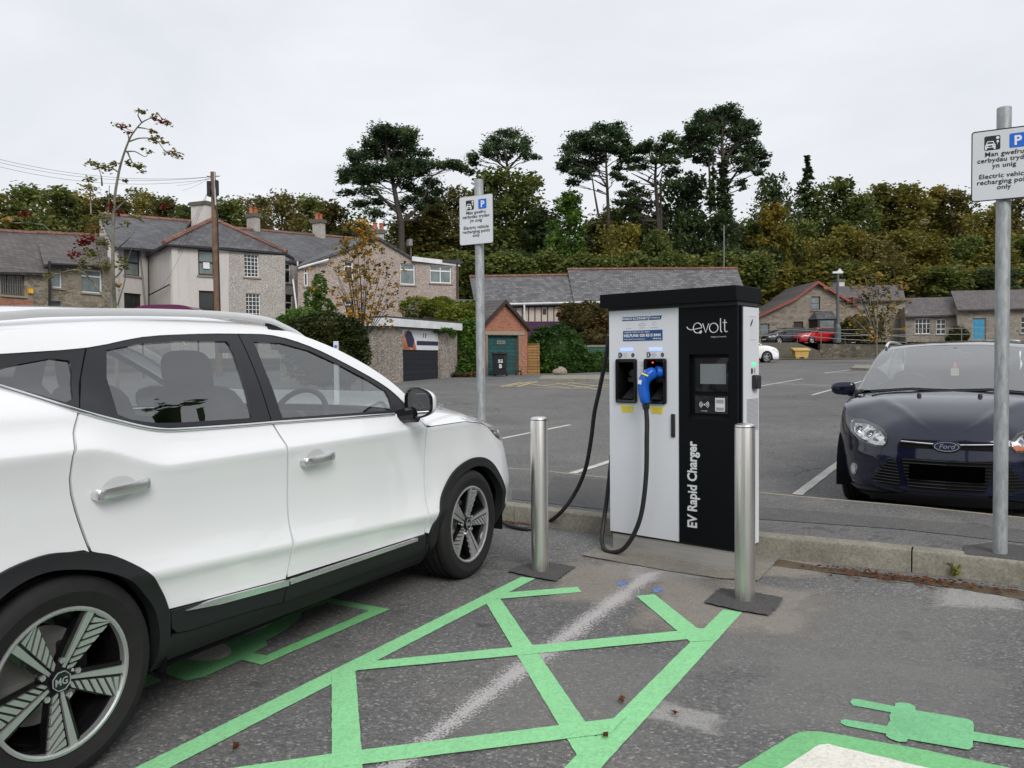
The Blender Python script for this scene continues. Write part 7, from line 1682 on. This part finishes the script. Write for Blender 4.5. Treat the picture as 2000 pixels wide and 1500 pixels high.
# ---------------- pines ----------------
def pine(label,Y,trunk,pads,leafm='pine',tr=.35,seed=1,dens=1.0,limbs=(),base=None,group=GW,ivy=None):
    """trunk/limbs/pads in photo pixels at distance Y; every pad gets its own depth and thickness"""
    rnd=random.Random(seed); p0=at(*trunk[0],Y); z0=hill(p0.x,Y)-.5; o=Vector((p0.x,Y,z0)); t=thing('pine_tree',label,'tree',o,0,group)
    q=lambda px,py,dy=0: at(px,py,Y+dy)-o
    tb=MB(); P=[q(*a) for a in trunk]; P=[Vector((P[0].x,0,0))]+P; n=len(P); tb.tube(P,[tr*.72*(1-.8*i/(n-1)) for i in range(n)],8)
    for L in limbs: PP=[q(*a[:2],a[2] if len(a)>2 else 0) for a in L]; m=len(PP); tb.tube(PP,[tr*.38*(1-.8*i/max(1,m-1)) for i in range(m)],7)
    cb=MB()
    def tpt(z):
        for a,b in zip(P,P[1:]):
            if a.z<=z<=b.z: return a+(b-a)*((z-a.z)/(b.z-a.z+1e-6))
        return P[-1]
    for (px,py,rx,ry) in pads:
        d=rnd.uniform(-1,1)*1.8; c=q(px,py,d); rX=rx*Y/1550; rY=1.08*ry*Y/1550
        for k in range(3):
            a=c+Vector((rnd.uniform(-.5,.5)*rX,rnd.uniform(-.5,.5)*rX,rnd.uniform(-.3,.3)*rY)); 
            blob_leaves(cb,a,(rX*.85,max(rX*.7,.8),rY*.85),int(dens*rx*ry*1.05)+26,.13,rnd,0,.2,6)
            blob_leaves(cb,a+Vector((0,0,rY*.35)),(rX*1.3,max(rX,.9),rY*1.15),int(dens*rx*ry*.28)+10,.12,rnd,0,.5,5)
        b_=tpt(max(z for z in (1,c.z-rX*.5-.8))); limb(tb,b_,c,.06,.015,rnd,5,.12)
        for _ in range(2): limb(tb,b_+(c-b_)*.5,c+Vector((rnd.uniform(-1,1)*rX*.8,rnd.uniform(-1,1),rnd.uniform(-.2,.4)*rY)),.03,.01,rnd,3)
    tb.build('trunk',M_['bark'],t,smooth=60); cb.build('crown',L_[leafm],t)
    if ivy:
        ib=MB()
        for (px,py,rx,ry) in ivy: c=q(px,py); blob_leaves(ib,c,(rx*Y/1550,rx*Y/1550,ry*Y/1550),int(rx*ry*1.2),.22,rnd,0,.3)
        ib.build('ivy',L_['dark'],t)
    return t
def z3f(x,y): return (640+x/4.167,200+y/4.167)
def z4f(x,y): return (1060+x/4.054,190+y/4.054)
pd=lambda l,f,sc: [(*f(x,y),rx/sc,ry/sc) for x,y,rx,ry in l]
pine('wide spreading dark pine left of the small parking sign, layered flat branches',76,[z3f(600,1000),z3f(560,800),z3f(530,640),z3f(490,420),z3f(460,260)],
 pd([(470,215,60,45),(400,250,70,50),(560,250,70,45),(650,290,80,50),(330,330,70,50),(450,320,110,60),(600,340,110,50),(300,430,80,45),(420,430,110,50),(560,440,90,40),(690,400,60,40),(210,440,45,40),(240,500,60,45),(800,420,70,25),
 (130,590,70,45),(230,560,90,50),(330,540,100,55),(440,540,110,50),(560,510,110,50),(680,500,110,45),(790,500,100,40),(900,510,100,35),(1010,510,90,32),(1080,530,60,30),(380,620,100,35),(250,640,90,35),(120,640,50,25),(500,600,80,35),(640,590,80,40),(740,570,80,35),
 (860,660,80,40),(900,730,60,40),(780,730,80,40),(640,680,70,40),(700,790,80,35),(860,800,70,35),(330,720,90,30),(170,740,80,25),(250,830,90,30),(420,800,60,30),(600,860,70,30),(380,900,80,35),(760,850,60,30)],z3f,4.167),seed=1,
 limbs=[[z3f(600,980),z3f(700,900),z3f(790,760),z3f(850,600),z3f(950,545)],[z3f(575,900),z3f(470,800),z3f(370,700),z3f(200,600)],[z3f(545,700),z3f(620,560),z3f(640,400)],[z3f(590,960),z3f(700,960),z3f(830,830)]],tr=.5)
pine('pine with domed top showing above the bushy tree behind the small sign',84,[z3f(1500,800),z3f(1470,560),z3f(1440,400),z3f(1430,300)],
 pd([(1430,260,70,35),(1350,310,60,40),(1520,270,60,40),(1590,320,50,40),(1300,370,50,40),(1400,350,80,45),(1520,360,80,45),(1620,380,50,45),(1270,420,50,35),(1360,430,70,40),(1470,440,70,30),(1600,440,60,35),(1180,440,55,30),(1190,490,50,30),(1170,560,50,30),(1690,450,40,15)],z3f,4.167),seed=2,tr=.35,limbs=[[z3f(1470,560),z3f(1380,480),z3f(1300,400)],[z3f(1470,540),z3f(1560,440),z3f(1600,380)]])
pine('tall pine with two bare slender trunks right of the light green tree',77,[z4f(520,920),z4f(510,700),z4f(500,480),z4f(500,330)],
 pd([(590,240,35,35),(480,250,60,40),(430,290,60,40),(560,290,80,50),(640,310,50,40),(320,300,60,30),(250,330,50,40),(370,350,90,45),(500,360,90,45),(190,400,50,45),(290,420,90,50),(420,430,90,40),(560,410,80,40),(660,370,40,35),(200,490,60,40),(310,510,90,40),(400,560,70,40),(180,570,60,35),(280,600,80,35),(140,550,40,25),(440,500,60,30),(580,560,50,25),(250,680,60,30),(360,640,50,30),(570,620,50,22),(640,460,40,30)],z4f,4.054),seed=3,tr=.30,
 limbs=[[z4f(440,930),z4f(410,760),z4f(385,600),z4f(370,450)],[z4f(505,700),z4f(450,620),z4f(430,500)],[z4f(430,730),z4f(500,760)]])
pine('leaning pine with open lower branches between the two tallest pines',78,[z4f(920,1080),z4f(905,820),z4f(890,640),z4f(900,480),z4f(960,380)],
 pd([(1020,310,50,30),(980,340,50,35),(830,360,35,30),(900,390,70,35),(1060,350,30,25),(740,400,70,30),(820,420,80,30),(680,440,80,25),(940,440,90,35),(1060,420,70,30),(760,480,90,25),(880,500,80,30),(1010,500,80,30),(660,500,60,25),(1130,440,60,35),(700,560,60,20),(800,550,60,20),(620,640,60,22),(700,690,60,22),(640,760,70,22),(760,740,60,20),(600,830,50,20),(720,830,60,20),(820,770,50,18),(680,900,60,20),(620,960,50,18),(740,950,50,18),(1000,600,70,40),(1060,700,60,40)],z4f,4.054),seed=4,tr=.38,
 limbs=[[z4f(905,830),z4f(820,830),z4f(740,820),z4f(650,860)],[z4f(910,980),z4f(800,980),z4f(710,930)],[z4f(895,700),z4f(800,650),z4f(700,600)],[z4f(940,1080),z4f(930,700),z4f(950,560)]])
pine('tallest pine, broad rounded crown and ivy wrapped trunk, nearest the charger',76,[z4f(1430,930),z4f(1430,700),z4f(1425,480),z4f(1420,300),z4f(1420,180)],
 pd([(1490,100,50,35),(1430,110,60,35),(1380,120,50,30),(1290,150,60,40),(1250,130,35,25),(1540,140,40,35),(1350,190,80,45),(1450,180,90,50),(1560,200,60,40),(1240,200,50,35),(1190,260,60,45),(1290,270,80,45),(1400,260,80,45),(1520,270,90,45),(1630,210,50,30),(1660,240,40,30),(1620,290,60,35),(1680,290,30,18),(1160,320,45,40),(1240,340,70,40),(1350,340,70,40),(1560,350,90,40),(1650,370,50,30),(1110,370,40,35),(1180,410,60,35),(1290,420,70,40),(1500,430,80,40),(1600,430,90,35),(1690,440,60,30),(1750,460,45,28),(1560,500,80,35),(1660,510,80,35),(1740,540,50,28),(1620,570,70,25),(1700,600,50,22),(1240,480,60,35),(1310,500,50,40),(1570,680,50,25),(1590,720,25,15)],z4f,4.054),seed=5,tr=.45,dens=.95,
 limbs=[[z4f(1440,720),z4f(1490,660),z4f(1560,560),z4f(1680,490)],[z4f(1425,520),z4f(1500,420),z4f(1600,300)],[z4f(1330,900),z4f(1320,600),z4f(1310,420)],[z4f(1360,900),z4f(1350,650),z4f(1345,400)]],
 ivy=pd([(1430,560,40,90),(1430,700,50,90),(1435,820,55,90),(1440,930,60,80),(1330,800,40,110),(1350,640,22,90)],z4f,4.054))
# ---------------- thin near trees ----------------
def twig_tree(name,label,Y,stems,bunches,bark='bark_grey',r0=.034,seed=1,sz=.055,per=26):
    rnd=random.Random(seed); p0=at(*stems[0][0],Y); z0=gz(Y)-.05; o=Vector((p0.x,Y,z0)); t=thing(name,label,'tree',o)
    tb=MB()
    for i,S in enumerate(stems):
        P=[at(x,y,Y+(i%3-1)*.25*min(1,j))-o for j,(x,y) in enumerate(S)]
        if i==0: P=[Vector((P[0].x,0,0))]+P
        m=len(P); r=r0 if i==0 else r0*(.45 if len(S)>2 else .3); B=bez(P,5); tb.tube(B,[max(.006,r*(1-.85*k/(len(B)-1))) for k in range(len(B))],6)
    tb.build('trunk',M_[bark],t,smooth=60)
    groups={}
    for (x,y,rx,ry,lf) in bunches: groups.setdefault(lf,[]).append((x,y,rx,ry))
    for lf,L in groups.items():
        cb=MB()
        for x,y,rx,ry in L:
            c=at(x,y,Y+rnd.uniform(-.4,.4))-o; k=Y/1550
            for _ in range(int(per*max(.5,rx*ry/60))): leafquad(cb,(c.x+rnd.gauss(0,.5)*rx*k,c.y+rnd.gauss(0,.4)*rx*k,c.z+rnd.gauss(0,.5)*ry*k),sz*rnd.uniform(.6,1.2),rnd)
        cb.build('berries' if lf=='red' else 'crown',L_[lf],t)
    return t
def z6(x,y): return (x/3.488,190+y/3.488)
S=lambda *p:[z6(*q) for q in p]
twig_tree('rowan_tree','slender young rowan with red berries behind the white car roof',14,
 [S((785,1500),(770,1200),(770,900),(780,700),(800,560),(830,430),(880,290),(920,225),(970,170),(1030,140),(1060,130)),
  S((790,1400),(700,1180),(650,960),(655,880)),S((770,1440),(560,1170),(480,1060),(400,970),(300,870)),S((300,870),(190,855),(80,855),(40,830)),S((735,800),(742,700),(745,600)),
  S((880,300),(870,250),(840,220)),S((965,170),(940,120),(960,95)),S((940,205),(1000,215),(1040,235)),S((885,300),(960,278),(1060,290),(1120,360),(1190,400)),S((860,370),(920,370),(990,405),(1010,370)),
  S((870,375),(900,440),(950,480)),S((805,510),(760,480),(700,470)),S((695,600),(690,540),(675,495)),S((810,560),(860,570)),S((775,780),(860,700),(960,640)),S((775,1050),(880,960),(920,900)),
  S((785,1230),(850,1150),(910,990)),S((770,900),(840,880),(880,930)),S((640,1260),(540,1180),(430,1190),(330,1230)),S((800,1420),(850,1250),(850,1180)),S((620,800),(615,650),(600,560)),S((1030,140),(1100,165),(1160,190))],
 [(*z6(x,y),rx/3.5,ry/3.5,lf) for x,y,rx,ry,lf in [(945,90,40,12,'rowan'),(980,105,20,10,'rowan'),(1060,130,35,18,'rowan'),(1100,165,50,22,'red'),(1150,185,35,18,'rowan'),(810,185,40,18,'rowan'),(850,200,40,18,'red'),(880,235,25,15,'red'),(1040,235,30,14,'rowan'),(1060,285,55,20,'rowan'),(1120,310,45,16,'rowan'),
  (1170,380,50,25,'rowan'),(1210,400,35,22,'rowan'),(970,350,18,8,'rowan'),(1015,370,25,14,'rowan'),(880,450,40,18,'rowan'),(940,470,50,22,'rowan'),(975,505,25,15,'rowan'),(620,450,50,18,'rowan'),(680,475,60,20,'rowan'),(730,480,45,25,'rowan'),(780,450,45,16,'rowan'),(858,572,20,12,'rowan'),(610,560,40,20,'rowan'),
  (600,620,60,30,'rowan'),(750,745,25,20,'red'),(800,785,30,22,'red'),(700,830,60,40,'rowan'),(600,840,70,40,'rowan'),(640,900,70,40,'copper'),(590,970,50,35,'red'),(560,990,40,25,'red'),(510,1070,45,30,'red'),(490,1085,30,20,'red'),(620,1060,60,40,'rowan'),(700,990,50,40,'rowan'),(560,1120,50,25,'rowan'),
  (860,860,30,20,'rowan'),(930,810,30,18,'rowan'),(170,800,45,20,'red'),(210,820,50,18,'rowan'),(130,830,50,18,'rowan'),(50,830,35,15,'copper'),(370,850,50,30,'rowan'),(440,900,40,20,'rowan'),(540,1175,50,18,'rowan'),(340,1215,40,18,'rowan'),(720,1150,60,35,'rowan'),(830,1110,30,35,'rowan'),(850,1160,30,25,'rowan'),(800,1285,25,25,'copper'),(1110,745,20,18,'red'),(900,640,60,25,'rowan'),(940,830,30,14,'rowan'),(340,760,20,10,'rowan')]],seed=4,per=34,sz=.034)
S2=lambda *p:[(400+x/3.846,380+y/3.846) for x,y in p]; rnd=random.Random(21)
stm=[S2((1180,1060),(1180,800),(1160,550),(1130,250))]
for i in range(26):
    a=rnd.uniform(-1,1); x0=1180+a*60; x1=1180+a*rnd.uniform(190,290); y1=rnd.uniform(230,700)+abs(a)*150
    stm.append(S2((x0,1040),((x0*.6+x1*.4),(1040*.55+y1*.45)),(x1*.8+x0*.2,y1*.8+1040*.2-30),(x1,y1)))
bn=[]
for i in range(330):
    t=rnd.random(); y=200+800*t; hw=60+250*math.sin(min(1,t*1.25)*1.9)**1.2 if t<.9 else 200; x=1175+rnd.gauss(0,.5)*hw
    bn.append(((400+x/3.846),(380+y/3.846),rnd.uniform(3,7),rnd.uniform(3,7),rnd.choice(['copper','copper','copper','brown'])))
twig_tree('autumn_tree','small upright tree with sparse golden brown leaves above the dark bush',25,stm,bn,'bark',.035,5,.055,22)
stm=[[(1712,712),(1712,660),(1714,600),(1710,545)]]; bn=[]
for i in range(20):
    a=rnd.uniform(-1,1); y1=rnd.uniform(535,640); stm.append([(1712,672),(1712+a*25,(672+y1)/2),(1712+a*60,y1)])
for i in range(230): t=rnd.random(); y=535+130*t; x=1712+rnd.gauss(0,.45)*(18+58*math.sin(math.pi*min(1,.15+t*.85))); bn.append((x,y,rnd.uniform(3,6),rnd.uniform(3,6),rnd.choice(['brown','copper','brown'])))
twig_tree('street_tree','sparse brown leaved young tree in the far planting bed beside the estate car roof',48,stm,bn,'bark_grey',.10,7,.10,16)
# small leafy shrub left of the autumn tree
# ---------------- hedges, bushes and ivy ----------------
def bush(name,label,blobs,leafm,Yd,seed=1,s=.05,dens=1.0,cat='bush',stem=True,z0=None,core=True):
    rnd=random.Random(seed); x0=at(blobs[0][0],700,blobs[0][4] if len(blobs[0])>4 else Yd).x; o=Vector((x0,Yd,gz(Yd) if z0 is None else z0)); t=thing(name,label,cat,o)
    mb=MB(); cb=MB()
    for b in blobs:
        px,py,rx,ry=b[:4]; Y=b[4] if len(b)>4 else Yd; k=Y/1550; c=at(px,py,Y)-o; r=(rx*k,max(.5,rx*k*.75),ry*k)
        n=int(dens*(r[0]*r[2])**.9*14/(s*s)*1.05)+200
        for _ in range(n):
            while 1:
                v=Vector([rnd.gauss(0,1) for _ in range(3)])
                if v.length>.01: break
            v.normalize(); q=1+rnd.gauss(0,.05)+.06*math.sin(v.x*9+v.z*7)+.05*math.sin(v.z*17+v.y*5); q=q if rnd.random()<.8 else q*rnd.uniform(.75,1)
            leafquad(mb,(c.x+v.x*r[0]*q,c.y+v.y*r[1]*q,c.z+v.z*r[2]*q),s*rnd.uniform(.6,1.25),rnd)
        if core: cb.grid(lambda a,b2:(c.x+r[0]*.74*math.cos(6.283*a)*math.sin(math.pi*b2),c.y+r[1]*.74*math.sin(6.283*a)*math.sin(math.pi*b2),c.z+r[2]*.74*math.cos(math.pi*b2)),14,9)
    mb.build('foliage',L_[leafm],t)
    if core: cb.build('branch_core',L_[leafm],t,smooth=180)
    return t
bush('garden_bush','big dark green bush with brownish twigs left of the flat garage',[(665,690,55,62),(640,650,58,38),(690,665,28,40),(620,690,60,60),(600,650,45,30)],'bush',23,1,.055,1.1)
bush('leafy_bush','bright green bushy shrub behind the white car roof',[(590,636,42,34),(560,655,30,35),(625,640,25,28)],'hedge',24.5,2,.05)
bush('young_shrub','small round leaved shrub growing left of the autumn tree',[(625,560,12,22),(612,585,14,24),(630,600,22,20)],'bright',27,3,.08,.5,core=False)
bush('round_hedge','large round clipped green hedge right of the wooden fence panel',[(1088,690,56,54),(1060,680,30,40),(1112,692,32,44),(1088,716,58,22)],'hedge',39,4,.075)
bush('low_hedge','low clipped hedge behind the charging cable',[(1165,712,28,26),(1140,714,20,24),(1190,712,25,25)],'hedge',39.5,5,.075)
bush('cottage_bush','dark green bush between the camera pole and the brown street tree',[(1672,640,26,24),(1695,646,26,22),(1650,648,14,18)],'bush',68,6,.14,z0=zu)
bush('cottage_bush','small bush below the white cottage windows',[(1873,655,18,16),(1862,664,14,10)],'bush',69,7,.14,z0=zu)
bush('ivy_growth','bright yellow green ivy spilling over the shed roof beside the flat garage',[(815,600,34,20,41),(850,604,30,16,40),(905,612,34,22,38),(880,622,30,22,36.6),(915,635,24,28,36.5),(935,600,22,14,39),(862,590,24,10,42)],'ivy',38,8,.085,1.0,'ivy',core=False)
bush('ivy_growth','dark trailing ivy hanging down between the two garages',[(912,650,26,26,36),(905,690,16,34,35.8),(900,722,22,16,35.6),(925,690,14,30,36),(850,645,34,6,34.0),(878,650,12,12,35.1)],'hedge',36,9,.075,1.3,'ivy',core=False)
bush('ivy_growth','brown leaved ivy covering the right part of the timbered wall',[(1140,625,48,34,50),(1180,640,40,46,50),(1115,610,26,18,50.4),(1165,665,45,22,49),(1230,640,50,48,49)],'ivydark',49.5,10,.11,1.2,'ivy')
bush('wall_weeds','low weeds and ferns along the top of the dark stone wall',[(px,676+3*math.sin(px),18,6) for px in range(1650,1990,22)],'bush',64.5,12,.10,.7,'weeds',core=False,z0=2.2)
bush('garage_weeds','weeds and dead leaves at the foot of the ivy between the garages',[(px,732,12,5) for px in range(885,945,12)],'ivydark',35.2,13,.06,.8,'weeds',core=False)
# unseen leaf mass added behind the camera to darken reflections in cars and steel
rnd=random.Random(77); mb=MB()
for i in range(34):
    a=R(150+ i*7.2); rr_=rnd.uniform(24,30); x=rr_*math.cos(a)*1.2; y=rr_*math.sin(a)*.9-2
    if y>0 and abs(x)<.8*y+12: continue
    hh=rnd.uniform(5,9.5); blob_leaves(mb,(x,y,hh*.45),(3.4,3.0,hh*.55),420,.55,rnd,0,.3)
tag(mb.build('reflection_backdrop',L_['mixed']),kind='stuff')
# a tall tree beside the photographer, mirrored in the windows of the white car
t=thing('conifer_tree','tall dark conifer standing right of the photographer, seen only in window reflections','tree',(15.5,3.5,0))
tr_,cr_=broadleaf(31,15,10,3800,.34,low=.25); tr_.build('trunk',M_['bark'],t,smooth=60); cr_.build('crown',L_['pine'],t)
# ================= camera, sky, light =================
cd=bpy.data.cameras.new('camera'); cam=bpy.data.objects.new('camera',cd); COL.objects.link(cam); scene.camera=cam
cd.sensor_width=36; cd.lens=F/2000*36; cd.clip_start=.05; cd.clip_end=2000
m=Matrix((( _r.x,_u.x,-_fw.x),(_r.y,_u.y,-_fw.y),(_r.z,_u.z,-_fw.z))); cam.matrix_world=Matrix.Translation(CAM)@m.to_4x4()
w=bpy.data.worlds.new('World'); scene.world=w; w.use_nodes=True; nt=w.node_tree; bg=nt.nodes['Background']
SE,SR=38,160
sky=nt.nodes.new('ShaderNodeTexSky'); sky.sky_type='NISHITA'; sky.sun_disc=False; sky.sun_elevation=R(SE); sky.sun_rotation=R(SR); sky.air_density=1; sky.dust_density=3
tc_=nt.nodes.new('ShaderNodeTexCoord'); mp=nt.nodes.new('ShaderNodeMapping'); mp.inputs['Scale'].default_value=(1,1,2.6)
ns=nt.nodes.new('ShaderNodeTexNoise'); ns.inputs['Scale'].default_value=2.1; ns.inputs['Detail'].default_value=6; ns.inputs['Roughness'].default_value=.55; ns.inputs['Distortion'].default_value=.4
rp=nt.nodes.new('ShaderNodeValToRGB'); e=rp.color_ramp.elements; e[0].position=.30; e[0].color=(5.6,5.8,6.1,1); e[1].position=.72; e[1].color=(6.7,6.8,7.05,1)
mx=nt.nodes.new('ShaderNodeMix'); mx.data_type='RGBA'; mx.inputs[0].default_value=.94
L=nt.links.new; L(tc_.outputs['Generated'],mp.inputs[0]); L(mp.outputs[0],ns.inputs[0]); L(ns.outputs[0],rp.inputs[0]); L(sky.outputs[0],mx.inputs[6]); L(rp.outputs[0],mx.inputs[7]); L(mx.outputs[2],bg.inputs[0]); bg.inputs[1].default_value=.1
sl=bpy.data.lights.new('sun','SUN'); so=bpy.data.objects.new('sun',sl); COL.objects.link(so); sl.energy=1.5; sl.angle=R(28); sl.color=(1,.97,.93)
az=R(SR); d=Vector((math.sin(az)*math.cos(R(SE)),math.cos(az)*math.cos(R(SE)),math.sin(R(SE)))); so.rotation_euler=d.to_track_quat('Z','Y').to_euler(); so.location=(0,-10,30)
scene.view_settings.view_transform='Standard'; scene.view_settings.look='None'; scene.view_settings.exposure=0.50; scene.view_settings.gamma=1
scene.render.engine='CYCLES'
scene.cycles.max_bounces=8; scene.cycles.transparent_max_bounces=16
